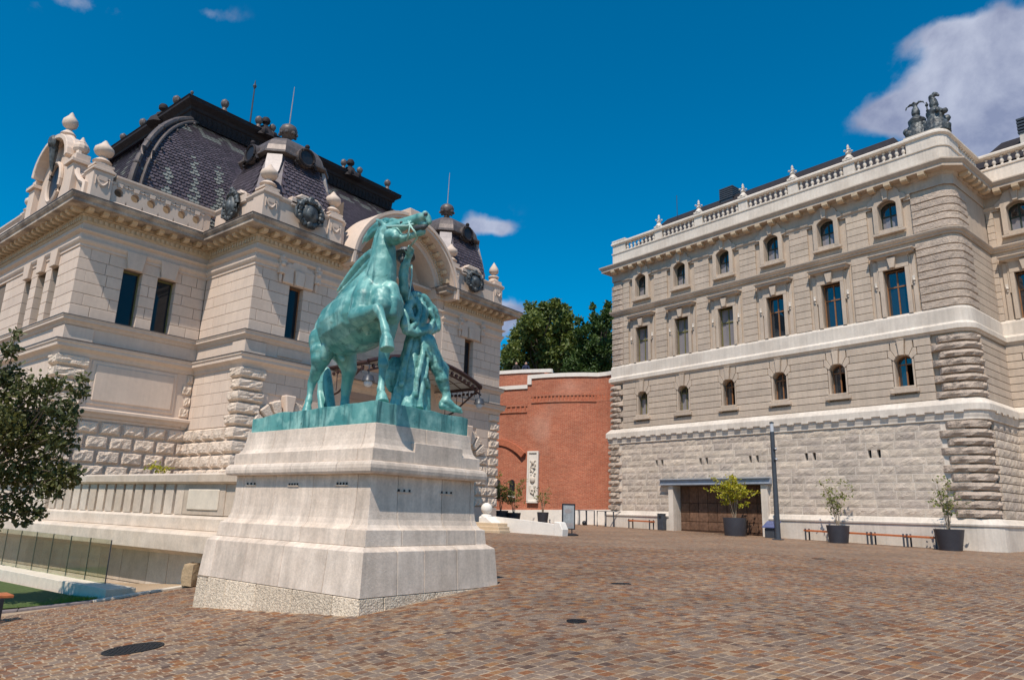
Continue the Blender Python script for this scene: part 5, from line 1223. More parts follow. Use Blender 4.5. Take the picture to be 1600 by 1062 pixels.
def build_statue():
    org = Vector((8.17, 10.13, 2.88)); T = thing('horse_statue', 'verdigris bronze statue of a rearing horse held by a herdsman', 'statue', org)
    # slab, slightly uneven on top
    b = MB(); x0, x1, y0, y1 = PED[0]+.47, PED[1]-.47, PED[2]+.47, PED[3]-.47; nx, ny = 14, 22
    top = {}
    vs = []; fs = []
    for j in range(ny+1):
        for i in range(nx+1):
            x = x0+(x1-x0)*i/nx; y = y0+(y1-y0)*j/ny; hz = 3.20+.035*fbm((x*2, y*2, 3))+.03*max(0, 1-math.hypot(x-x0, y-y0)/1.2)-.05*max(0, (y-y1+1.3)/1.3)
            top[i, j] = len(vs); vs.append((x, y, hz))
    for j in range(ny):
        for i in range(nx): fs.append((top[i, j], top[i+1, j], top[i+1, j+1], top[i, j+1]))
    rim = [(i, 0) for i in range(nx+1)] + [(nx, j) for j in range(1, ny+1)] + [(i, ny) for i in range(nx-1, -1, -1)] + [(0, j) for j in range(ny-1, 0, -1)]
    lo = []
    for i, j in rim: p = vs[top[i, j]]; lo.append(len(vs)); vs.append((p[0], p[1], 2.885))
    for k in range(len(rim)): k2 = (k+1) % len(rim); fs.append((top[rim[k]], lo[k], lo[k2], top[rim[k2]]))
    b.add([tuple(Vector(v)-org) for v in vs], fs); obj('bronze_slab', b, M['patina_slab'], T, bevel=.006)
    S = 1/90.
    def hp(px, py, X, r): return (on_x(px, py, X), r*S*X/7.6)
    H = MB()
    def chain(*nodes): cap_chain(H, [hp(*n) for n in nodes])
    # trunk
    chain((511,531,7.78,26),(525,517,7.76,35),(541,511,7.7,46),(558,503,7.65,50),(575,492,7.59,49),(590,480,7.53,41)); chain((516,508,7.76,23),(532,494,7.73,26),(550,480,7.68,29),(566,464,7.62,29),(580,450,7.57,28))
    # chest and shoulders
    chain((578,446,7.38,20),(571,468,7.24,23),(564,490,7.14,18)); chain((596,476,7.3,17),(594,462,7.32,15)); chain((611,452,7.5,13),(613,472,7.5,13.5),(611,494,7.52,14))
    # raised right foreleg
    chain((560,494,7.12,17),(575,490,7.03,12),(589,482,6.96,8)); chain((562,503,7.12,9),(577,497,7.04,6.5),(588,489,6.98,5.5)); chain((590,481,6.96,8),(593,487,6.96,8),(598,500,6.96,5.4),(601,511,6.96,7.2),(602.5,517,6.96,7.4),(603.5,524,6.96,6)); chain((596,498,7.0,4),(599,511,7.0,4.4))
    p, r = hp(603.6,524,6.96,8.8); q, s = hp(605,546.5,6.94,11.6); H.tube([p, p.lerp(q, .3), q], [r*.86, r*1.12, s], 18)
    # planted left foreleg
    chain((609,494,7.56,16),(606,518,7.56,12.5),(602,543,7.55,9.4),(599,562,7.53,7.8),(599,570,7.52,8.4)); chain((599,570,7.52,7.6),(598,577,7.51,6.2),(596.5,592,7.5,4.7),(595.5,603,7.48,5.2),(595,609,7.46,6.6),(595.5,615,7.45,5.8)); chain((594,592,7.54,2.6),(592,608,7.5,3.4))
    p, r = hp(595.5,613,7.45,7); q, s = hp(597,629,7.42,10.5); H.tube([p, p.lerp(q, .3), q], [r*.9, r*1.15, s], 18)
    # right hind leg
    chain((508,533,7.6,27),(504,548,7.53,20.5),(501,560,7.5,16.5),(497,574,7.51,11.5),(492,586,7.54,8.6)); chain((492,586,7.54,8),(488,596,7.56,7.4),(486,603,7.55,6.4),(484,617,7.53,4.6),(482.5,626,7.5,6),(481,633,7.48,5.2)); chain((497,590,7.57,3.6),(490,598,7.6,4.2),(487,612,7.58,3))
    p, r = hp(481,631,7.48,6); q, s = hp(479,645,7.45,8.8); H.tube([p, p.lerp(q, .3), q], [r*.9, r*1.15, s], 16)
    # left hind leg
    chain((530,538,7.9,25),(540,557,8.0,18),(546,577,8.06,12.4),(543,594,8.12,9),(541,606,8.14,8.6),(539.5,620,8.14,6.6),(539,632,8.12,7.4),(538.5,648,8.1,9.5))
    # tail
    chain((502,548,8.05,6),(503,570,8.12,8),(505,592,8.14,9),(504,614,8.12,8),(506,640,8.1,9)); chain((510,580,8.16,7),(514,606,8.14,7),(518,640,8.1,7)); chain((503,590,8.1,5),(499,612,8.05,4),(503,640,8.0,5))
    # neck
    chain((590,458,7.52,31),(594,436,7.5,25.5),(598,412,7.5,21.5),(600,392,7.5,19),(600,374,7.5,16.5)); chain((584,440,7.46,14),(588,412,7.48,11),(592,385,7.5,9))
    # head, mouth open
    chain((601,366,7.5,14),(611,361,7.5,13),(624,353,7.5,10.5),(639,347,7.51,8.6),(654,341,7.52,7.6),(663,338,7.52,6.8)); chain((612,369,7.42,12.5),(618,368,7.42,11)); chain((617,375,7.46,9),(633,371,7.48,5.8),(648,367,7.5,4.6),(660,362,7.51,5.8))
    chain((664,334,7.5,5),(669,340,7.52,4.8),(671,347,7.53,4.2)); chain((655,349,7.54,3),(668,350,7.54,3.2)); chain((629,352,7.42,4),(640,349,7.44,3.4)); chain((622,349,7.42,3.6),(626,350,7.42,3.2))
    for X in (7.42, 7.6): chain((601,352,X,4.5),(595,346,X,3.6),(588,343,X,1.4))
    # mane
    for a in (((601,351,7.6,6),(590,352,7.62,5.5),(579,361,7.64,4.5),(570,373,7.64,3),(566,381,7.64,1.2)), ((597,356,7.62,6),(586,362,7.64,5.5),(577,371,7.66,4),(572,378,7.66,1.5)), ((612,346,7.5,4.5),(603,345,7.54,5),(594,348,7.56,4)), ((622,345,7.5,3),(612,343,7.5,3),(606,346,7.5,3)),
              ((586,392,7.7,7),(574,402,7.76,8),(560,417,7.82,8.5),(547,432,7.86,7),(535,446,7.88,4),(525,457,7.88,1.0)), ((586,402,7.74,6),(572,418,7.8,6.5),(557,434,7.86,6),(545,446,7.88,4.5),(536,453,7.88,3),(527,461,7.88,1.2)), ((578,420,7.76,5),(566,433,7.82,5),(555,445,7.86,3.5),(546,450,7.87,1.5)), ((592,372,7.62,7),(588,384,7.66,7),(584,398,7.7,7))): chain(*a)
    chain((533,556,7.7,6),(536,561,7.68,4))
    def bulge(X, R, *nodes, sink=.55):
        ns = []
        for (px, py, r) in nodes:
            p, rm = hp(px, py, X, r); d = ray(px, py).normalized(); ns.append((p-d*(R*S*X/7.6-rm*sink), rm))
        cap_chain(H, ns)
    for k in range(6):   # ribs
        x = 530+7.5*k; bulge(7.68, 46, (x, 474-2*k, 3.2), (x+5, 494-2*k, 3.4), (x+7, 514-2*k, 3.2), (x+6, 532-2*k, 2.6), sink=.45)
    bulge(7.5, 33, (574, 440, 8), (568, 458, 10), (562, 476, 9)); bulge(7.3, 24, (556, 482, 8), (560, 496, 8)); bulge(7.5, 31, (600, 455, 9), (602, 476, 10), (598, 492, 8)); bulge(7.5, 30, (588, 462, 8), (590, 480, 9))
    bulge(7.52, 16, (614, 468, 8), (613, 490, 8)); bulge(7.6, 26, (500, 534, 10), (498, 550, 8), (500, 562, 6)); bulge(7.6, 27, (513, 540, 10), (508, 556, 8)); bulge(7.76, 34, (520, 500, 9), (514, 516, 10)); bulge(7.74, 40, (536, 536, 9), (552, 540, 8))
    bulge(7.42, 12, (612, 364, 6), (618, 370, 6))
    bulge(7.5, 13, (497, 560, 5), (492, 574, 4.5)); bulge(7.04, 11, (566, 492, 6), (580, 488, 5)); bulge(7.56, 13, (606, 508, 6), (603, 528, 6))
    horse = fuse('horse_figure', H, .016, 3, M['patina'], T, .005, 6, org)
    # eye and nostril hollows, bridle
    e = MB(); p = on_x(627, 348, 7.40); e.sphere(p-org, .028, 8, 6); obj('horse_eye', e, M['bronze'], T, smooth=True)
    e = MB(); p = on_x(665, 334.5, 7.465); e.sphere(p-org, .045, 8, 6, (.6, 1, .8)); obj('nostril', e, M['bronze'], T, smooth=True)
    e = MB(); e.tube([on_x(648, 357, 7.45)-org, on_x(662, 355, 7.47)-org, on_x(668, 352, 7.5)-org], [.05, .05, .02], 8); obj('open_mouth', e, M['bronze'], T, smooth=True)
    e = MB()
    for pts in (((604,354,7.36),(620,353,7.34),(636,353,7.38),(646,350,7.42)), ((637,343,7.46),(641,352,7.4),(638,365,7.38),(636,376,7.44)), ((641,352,7.4),(648,362,7.42),(652,372,7.5),(640,386,7.8))): e.tube([on_x(*p)-org for p in pts], .018, 6)
    obj('bridle', e, M['patina'], T, smooth=True)
    # ---- herdsman
    B = MB()
    def mp_(px, py, Y, r): return (on_y(px, py, Y), r*S*Y/9.2)
    def mch(*nodes): cap_chain(B, [mp_(*n) for n in nodes])
    mch((668,535,8.8,14),(682,566,8.72,13),(688,584,8.68,12),(693,600,8.66,10),(697,614,8.64,8),(698,622,8.62,8)); mch((690,575,8.7,12.5),(690,590,8.66,12.3))
    mch((696,626,8.62,8),(707,633,8.54,6.2),(718,640,8.46,4.6)); mch((692,629,8.66,6),(690,636,8.66,5)); mch((690,634,8.64,4.5),(708,640,8.54,4.2),(721,644,8.44,3.2))
    mch((650,524,9.0,16),(648,502,9.0,18),(650,484,9.02,18),(646,470,9.02,13))                                # torso
    mch((641,474,8.96,10),(632,454,8.92,8.6),(630,434,8.9,8.2),(632,418,8.88,7.2),(637,404,8.84,5.8),(640,397,8.8,5.5))  # raised arm
    for dx, dy in ((-3, -11), (0, -12.5), (3, -11.5), (5.5, -9)): mch((640+dx*.6, 396, 8.78, 2.2), (640+dx, 396+dy*.6, 8.74, 2.0), (639+dx*.5, 396+dy, 8.72, 1.8))
    mch((636,398,8.8,2.4),(632,391,8.74,2))
    mch((655,478,9.0,11),(670,488,8.96,9),(680,502,8.92,7),(676,512,8.88,7))                                    # other arm under the cloak
    for a in (((650,466,8.98,8),(664,470,8.94,8),(676,482,8.9,7),(683,498,8.88,6),(684,514,8.86,5)), ((642,470,8.92,7),(634,490,8.88,8),(632,508,8.86,8),(640,518,8.84,7)), ((652,468,8.88,4),(656,486,8.80,4.5),(650,504,8.79,4.5),(640,514,8.80,4)), ((658,468,8.88,4),(664,484,8.80,4.5),(660,502,8.79,5),(650,516,8.79,4)), ((640,480,8.88,4),(644,496,8.82,4.5),(654,508,8.80,4.5),(668,512,8.80,4)), ((672,486,8.86,5),(678,500,8.82,5),(672,514,8.8,5),(660,522,8.8,4)), ((648,462,8.95,9),(660,466,8.95,9),(670,476,8.93,8)), ((662,474,8.9,4),(666,490,8.84,5),(660,506,8.82,5)),
              ((634,516,8.84,7),(648,521,8.8,7),(662,517,8.8,7),(674,508,8.84,6)), ((668,520,8.9,7),(678,515,8.86,6),(684,508,8.86,4))): mch(*a)
    # wide pleated trousers: lofted cone with deepening folds
    lv = 22; nn = 72; top, hem = on_y(652, 518, 9.0), on_y(640, 641, 9.0); vs = []; fs = []
    for i in range(lv+1):
        t = i/lv; c = top.lerp(hem, t)
        for k in range(nn):
            a = 2*PI*k/nn; fold = .10*t*math.sin(8*a+1.3*t+.6)+.07*t*math.sin(13*a-2.2*t)+.03*math.sin(5*a+6*t); rr = (.17+.20*t**.8)*(1+fold)*(1-.12*max(0, math.cos(a-.1))*t)
            vs.append((c.x+rr*1.0*math.cos(a), c.y+rr*.85*math.sin(a), c.z+(.03*math.sin(3*a+1) if i == lv else 0)))
    for i in range(lv):
        for k in range(nn): k2 = (k+1) % nn; fs.append((i*nn+k, i*nn+k2, (i+1)*nn+k2, (i+1)*nn+k))
    fs += [tuple(range(nn-1, -1, -1)), tuple(lv*nn+k for k in range(nn))]; B.add(vs, fs)
    for pts in (((655,522,8.84,5),(664,545,8.76,5),(674,560,8.72,5),(682,564,8.7,4)), ((660,524,8.82,4),(660,556,8.74,4.5),(652,590,8.72,4),(650,616,8.74,3.5)), ((668,560,8.76,4),(664,590,8.74,4),(670,604,8.76,3)), ((644,524,8.9,4),(634,560,8.86,4.5),(628,600,8.86,4))): mch(*pts)
    B.sphere(on_y(616, 585, 9.2), .2, 12, 8, (1, .8, 1.6))
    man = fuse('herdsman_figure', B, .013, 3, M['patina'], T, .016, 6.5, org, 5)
    # head with brimmed hat, mostly hidden behind the horse's jaw
    Hd = MB(); c = on_y(631, 404, 9.18); R = .105; Hd.sphere(c, R, 14, 10, (.85, 1, 1.2)); fwd = Vector((-.75, -.55, .35)).normalized(); sd_ = fwd.cross(Vector((0, 0, 1))).normalized(); upv = sd_.cross(fwd)
    Hd.sphere(c+fwd*.105+upv*-.01, .022, 8, 6, (1, 1, 1.5)); Hd.sphere(c+sd_*.095, .028, 8, 6, (.6, 1, 1.3)); Hd.sphere(c-sd_*.095, .028, 8, 6, (.6, 1, 1.3)); Hd.sphere(c+fwd*.07-upv*.085, .045, 8, 6); Hd.sphere(c+fwd*.09-upv*.055, .025, 8, 5, (1.3, 1.3, .5))
    for s in (-1, 1): Hd.sphere(c+fwd*.088+sd_*s*.04+upv*.03, .02, 8, 5)
    cap_chain(Hd, [(c-upv*.05, .06), (on_y(643, 462, 9.02), .075)])
    hat0 = c+upv*.06; 
    for k in range(24):
        a = 2*PI*k/24; q = hat0+(fwd*math.cos(a)+sd_*math.sin(a))*.2; Hd.tube([hat0, q], [.05, .02], 6)
    Hd.tube([hat0, hat0+upv*.15], [.115, .1], 14)
    fuse('herdsman_head', Hd, .011, 2, M['bronze'], T, .003, 12, org, 2)
    e = MB(); e.tube([on_y(643, 414, 8.8)-org, on_y(643.5, 430, 8.76)-org, on_y(641, 452, 8.74)-org, on_y(638, 468, 8.74)-org], [.022, .014, .01, .008], 6); obj('whip', e, M['patina'], T)
    return T
STATUE = build_statue()
# ================================================================== leaves
def leaf_mesh(name, pts, size, mat_, seed=0, up=.3, jit=.4, shape=1.6):
    """many small folded leaves; pts = list of (x, y, z, tint)"""
    r = np.random.default_rng(seed); n = len(pts); P = np.array([p[:3] for p in pts]); T = np.array([p[3] for p in pts])
    a = r.normal(size=(n, 3)); a[:, 2] -= .25; a /= np.linalg.norm(a, axis=1)[:, None]
    nn = r.normal(size=(n, 3)); nn[:, 2] += up*3; b = np.cross(a, nn); b /= np.linalg.norm(b, axis=1)[:, None]; c = np.cross(a, b)
    s = size*(1+jit*r.uniform(-1, 1, n))[:, None]
    v = np.empty((n, 6, 3)); v[:, 0] = P; v[:, 1] = P+a*s*.35+b*s/shape*.5+c*s*.06; v[:, 2] = P+a*s*.8+b*s/shape*.38+c*s*.05; v[:, 3] = P+a*s*1.05-c*s*.08; v[:, 4] = P+a*s*.8-b*s/shape*.38+c*s*.05; v[:, 5] = P+a*s*.35-b*s/shape*.5+c*s*.06
    idx = np.arange(n)[:, None]*6; f = np.concatenate([idx+np.array([[0, 1, 2, 3]]), idx+np.array([[0, 3, 4, 5]])], axis=1).reshape(-1, 4)
    me = bpy.data.meshes.new(name); me.from_pydata(v.reshape(-1, 3).tolist(), [], f.tolist()); me.materials.append(mat_)
    at = me.attributes.new('tint', 'FLOAT', 'FACE'); at.data.foreach_set('value', np.repeat(np.clip(T, 0, 1), 2)); me.update(); return me
def branch_net(mb, base, tips, r0, rnd_, wob=.12, n=5):
    for t in tips:
        b = Vector(base); t = Vector(t); pts = []; L_ = (t-b).length
        for i in range(n+1):
            f = i/n; p = b.lerp(t, f)+Vector((rnd_.uniform(-1, 1), rnd_.uniform(-1, 1), rnd_.uniform(-.5, .5)))*L_*wob*math.sin(PI*f); pts.append(p)
        mb.tube(pts, [r0*(1-.85*i/n) for i in range(n+1)], 5)
def clump_points(clumps, per, r_, org, fall=1.0):
    out = []
    for (c, rad) in clumps:
        k = int(per*rad**2); tb = r_.uniform(.1, .9)
        for i in range(k):
            d = Vector((r_.gauss(0, 1), r_.gauss(0, 1), r_.gauss(0, .8))); d = d.normalized()*rad*(r_.random()**.45); q = Vector(c)+d-org
            out.append((q.x, q.y, q.z, max(0, min(1, .5*tb+.5*r_.random()+.15*d.z/rad))))
    return out
# ================================================================== terrace wall beside the hall
XW = 8.85
def build_terrace():
    T = thing('terrace_wall', 'high pale stone terrace wall with slatted parapet behind the pedestal', 'wall', (9.0, 14, -.8), math.radians(2.5))
    f = Face((0, 0), -PI/2)   # s = 14 - y ; local z offset
    def bx(n, s0, s1, y0, y1, z0, z1, m='terr', bv=.006): b = MB(); b.box(s0, s1, y0, y1, z0+.8, z1+.8); return obj(n, b, M[m], T, f, bevel=bv)
    def sw(n, prof, s0, s1): b = MB(); b.sweep([(a, z+.8) for a, z in prof], [(s0, 0), (s1, 0)]); return obj(n, b, M['terr'], T, f, bevel=.004)
    S0, S1 = -22., 1.6      # s = 14 - y
    bx('wall_core', S0, S1, .1, .6, -1.2, 2.05)
    # lower wall of big slabs
    r = random.Random(5); sm = [mesh_of('wall_slab', unit_smooth(.01), M['terr'])]
    courses(T, Face((-.04, 0), -PI/2), 'wall_slab', sm, S0, S1, [-.4, .42, 1.28], (.9, 1.5), y=0, depth=.2, gap=.009, r=r)
    sw('lower_ledge', [(0, 1.28-.03-.02), (.05, 1.2), (.1, 1.24), (.12, 1.28)], S0, S1) if False else None
    sw('overhang', [(.04, .42), (.06, .40), (.12, .44), (.2, .48), (.24, .52), (.56, .54), (.56, .9), (.5, .96), (.1, 1.0)], S0, S1)
    sw('plinth_band', [(.1, .99), (.2, 1.0), (.2, 1.26), (.16, 1.31), (.06, 1.34)], S0, S1)
    # slatted parapet
    y = 24.6; slat = mesh_of('parapet_slat', MB().box(0, .38, -.17, .05, 0, .71), M['terr'])
    for i in range(15):
        put('parapet_slat', slat, T, (.03, 10.6-.508*i, 1.335+.8), -PI/2)
    bx('parapet_panel', -3.15, -1.4, -.14, .1, 1.34, 2.05); bx('sunk_panel', -2.92, -1.62, -.17, -.13, 1.45, 1.93, 'slab', bv=.02)
    bx('parapet_panel', -1.4, S1, -.12, .1, 1.34, 2.05); bx('parapet_post', -11.6, -10.75, -.2, .1, 1.34, 2.05); bx('parapet_panel', S0, -11.6, -.1, .1, 1.34, 2.05)
    bx('parapet_back', -10.75, -3.15, .04, .12, 1.33, 2.06)
    cs = [S0, -18.5, -15, -11.2, -8.1, -5.2, -2.4, 0., S1]
    for a, b_ in zip(cs[:-1], cs[1:]): b = MB(); b.sweep([(-.25, 2.05+.8), (.18, 2.05+.8), (.26, 2.1+.8), (.27, 2.26+.8), (.2, 2.3+.8), (-.25, 2.32+.8)], [(a+.004, 0), (b_-.004, 0)]); obj('coping_stone', b, M['terr'], T, f)
    return T
build_terrace()
# raised ground between terrace wall and hall
b = MB(); b.prism([(9.5, 13.8), (14, 13.8), (18.5, 18.2), (21, 21.5), (21, 24), (9.5, 24.6), (9.3, 26), (8.9, 40), (8.6, 40)], -1.2, 1.8, 'xy'); structure(obj('terrace_ground', b, M['terr']))
# creeper tufts over the coping
def tuft(px, py, n, w, seed, label):
    c = on_x(px, py, XW+.3); r = random.Random(seed); org = Vector((c.x, c.y, 2.3)); T = thing('creeper', label, 'plant', org); pts = []
    mb = MB()
    for k in range(5): t = Vector((r.uniform(-.1, .2), r.uniform(-w, w), r.uniform(.05, .22))); mb.tube([(0, 0, 0), t*.5+Vector((0, 0, .06)), t], [.012, .008, .004], 4); pts += [(t.x+r.gauss(0, .07), t.y+r.gauss(0, w*.3), t.z+abs(r.gauss(0, .07)), r.random()) for i in range(n//5)]
    obj('stem', mb, M['twig'], T); put('foliage', leaf_mesh('foliage', pts, .07, M['leafY'], seed), T)
tuft(255, 727, 110, .5, 1, 'yellow-green creeper tuft hanging over the terrace coping')
# ================================================================== glass fence, plinth, lawn, bench, boulder
M['edge'] = mat('glass_edge_green', (.05,.085,.06), .3, .1, 5, 0)
def build_fence():
    p0 = Vector((7.48, 17.72)); T = thing('glass_fence', 'frameless glass fence panels along the sunken edge at left', 'fence', (p0.x, p0.y, -.35))
    L_ = [0, 1.15, 2.3, 3.45, 4.6, 5.75, 6.9, 8.05]
    for a, b_ in zip(L_[:-1], L_[1:]):
        b = MB(); b.box(-.009, .009, a+.012, b_-.012, .0, 1.08); obj('glass_panel', b, M['fence'], T, bevel=.003)
        c = MB(); c.box(-.011, .011, b_-.012, b_+.006, .0, 1.08); obj('edge_strip', c, M['edge'], T)
        for q in (a+.2, b_-.2):
            c = MB(); c.box(-.03, .03, q-.04, q+.04, -.08, .1); obj('glass_clamp', c, M['greypost'], T)
    c = MB(); c.box(-.011, .011, -.004, .011, .0, 1.08); obj('edge_strip', c, M['greypost'], T)
    return T
build_fence()
def build_plinth():
    T = thing('fence_plinth', 'long pale stone slab kerb carrying the glass fence', 'kerb', (6.75, 16.5, -.75)); r = random.Random(9)
    y = 0
    while y < 12:
        w = r.uniform(1.1, 1.5); b = MB(); b.box(.25, .88, y+.005, y+w-.005, 0, .53-.006*y); obj('kerb_slab', b, M['slab'], T, bevel=.01); y += w
    return T
build_plinth()
for (a, b_, lab, nm) in (((6.55, 15.95), (12.0, 16.02), 'long flat pale coping strip at the paving edge behind the pedestal', 'coping_strip'), ((2.0, 17.8), (6.55, 15.95), 'grey granite kerb bordering the lawn corner at left', 'lawn_kerb')):
    A = Vector(a); Bv = Vector(b_); d = (Bv-A); n = int(d.length/1.0); za = ter(*a); T = thing(nm, lab, 'kerb', (A.x, A.y, za)); pr = Vector((-d.y, d.x)).normalized()*.12
    for i in range(n):
        p = A+d*i/n; q = A+d*(i+1)/n-d.normalized()*.008; zs = [ter(v.x, v.y)-za+.045 for v in (p-pr, q-pr, q+pr, p+pr)]
        vs = [(v.x-A.x, v.y-A.y, z-.3) for v, z in zip((p-pr, q-pr, q+pr, p+pr), zs)]+[(v.x-A.x, v.y-A.y, z) for v, z in zip((p-pr, q-pr, q+pr, p+pr), zs)]
        b = MB(); b.add(vs, [(0,3,2,1),(4,5,6,7),(0,1,5,4),(1,2,6,5),(2,3,7,6),(3,0,4,7)]); obj('kerb_stone', b, M['slab' if 'pale' in lab else 'curb'], T, bevel=.01)
M['turf'] = mat('turf_soil', (.07,.10,.025), .95, .3, 12, .8, 30)
def build_lawn():
    r = random.Random(2); poly = [(2.0, 17.95), (6.5, 16.12), (6.72, 16.4), (6.72, 26), (-4, 26)]
    b = MB(); b.add([(x, y, ter(x, y)+.012) for x, y in poly], [tuple(range(len(poly)))]); structure(obj('lawn_soil', b, M['turf']))
    pts = []; vs = []; fs = []; tint = []
    for i in range(60000):
        y = 16.1+abs(r.gauss(0, 2.2)); x = r.uniform(1.5, 6.7)
        if y < 17.98-(x-2)*.409 or y > 24: continue
        z = ter(x, y)+.01; a = r.uniform(0, 2*PI); h = r.uniform(.04, .1); w = .006; lx, ly = r.gauss(0, .03), r.gauss(0, .03); n = len(vs)
        vs += [(x-w*math.cos(a), y-w*math.sin(a), z), (x+w*math.cos(a), y+w*math.sin(a), z), (x+lx, y+ly, z+h)]; fs.append((n, n+1, n+2)); tint.append(r.random())
    me = bpy.data.meshes.new('grass'); me.from_pydata(vs, [], fs); me.materials.append(M['grass']); at = me.attributes.new('tint', 'FLOAT', 'FACE'); at.data.foreach_set('value', tint); o = put('grass', me); stuff(o); o['label'] = 'short green lawn grass by the glass fence'
build_lawn()
def park_bench(name, label, loc, rz, length, legs, h=.45, group=None, slats=3, depth=.42):
    T = thing(name, label, 'bench', loc, rz, group)
    for k in range(slats):
        y = -depth/2+depth*(k+.5)/slats; b = MB(); b.box(0, length, y-depth/slats*.44, y+depth/slats*.44, h-.05, h); obj('seat_slat', b, M['orange'], T, bevel=.008)
    for x in legs:
        b = MB(); b.box(x-.035, x+.035, -depth/2+.01, depth/2-.01, h-.1, h-.052)
        for s in (-1, 1): b.box(x-.035, x+.035, s*depth/2-.035, s*depth/2+.035, 0, h-.05)
        obj('leg', b, M['black'], T, bevel=.005)
    return T
p = gnd(14, 970); park_bench('bench', 'orange slatted bench cut by the left picture edge', (p.x-.02, p.y+.1, p.z-.02), math.radians(176), 2.2, (.18, 1.9), h=.47, slats=3, depth=.5)
def boulder():
    p = gnd(299, 918); b = MB(); vs, fs = uvsphere((0, 0, .2), .3, 10, 8, (1, .8, .95)); out = []
    for v in vs: v = Vector(v); m = max(abs(v.x)/.22, abs(v.y)/.2, abs(v.z-.2)/.22, .35); q = Vector((v.x/m, v.y/m, .2+(v.z-.2)/m)); q += Vector((1, 1, 1))*.025*fbm(q*4); out.append(q)
    b.add(out, fs); o = obj('boulder', b, M['rock'], smooth=35); o.location = (p.x+.1, p.y+.25, p.z+.05); o.rotation_euler = (0, 0, .6); o.scale = (.95, .95, 1.05); tag(o, 'sandy stone block beside the left rear corner of the pedestal', 'stone')
boulder()
# ================================================================== tree at the left edge
def left_tree():
    r = random.Random(11); base = at_depth(-150, 900, 14.0); base.z = ter(base.x, base.y); T = thing('tree', 'leafy dark green tree reaching in from the left edge', 'tree', base)
    mb = MB(); top = at_depth(-90, 560, 14.2); fork = base.lerp(top, .38)
    mb.tube([base-base, (fork-base)*.5, fork-base, (top-base)], [.13, .11, .09, .03], 8)
    clumps = []
    spec = [(20, 660, 14, .55), (60, 690, 14, .5), (95, 640, 13.8, .32), (120, 610, 13.7, .2), (50, 610, 14, .4), (10, 590, 14.2, .4), (-40, 620, 14, .7), (-50, 700, 14, .75), (15, 740, 13.8, .5), (70, 740, 13.8, .42), (105, 745, 13.7, .26), (30, 790, 13.7, .34), (60, 800, 13.6, .17), (-20, 800, 13.8, .4), (15, 545, 14, .2), (25, 520, 14, .12), (100, 690, 13.7, .3), (-10, 660, 13.2, .5), (45, 655, 14.6, .5), (85, 600, 13.9, .22), (110, 655, 13.6, .2), (80, 765, 13.6, .26), (128, 590, 13.7, .12), (118, 735, 13.6, .16), (-60, 560, 14.2, .5), (40, 815, 13.6, .12)]
    for px, py, d, rad in spec: clumps.append((at_depth(px, py, d), rad))
    branch_net(mb, fork-base, [c-base for c, _ in clumps], .035, r, .08, 6); branch_net(mb, top*.6+fork*.4-base, [c-base for c, q in clumps[:12]], .03, r, .1, 6); obj('trunk', mb, M['bark'], T, smooth=50)
    pts = clump_points(clumps, 2300, r, base); put('crown', leaf_mesh('crown', pts, .095, M['leafA'], 4), T)
    for o in T.children: pass
left_tree()
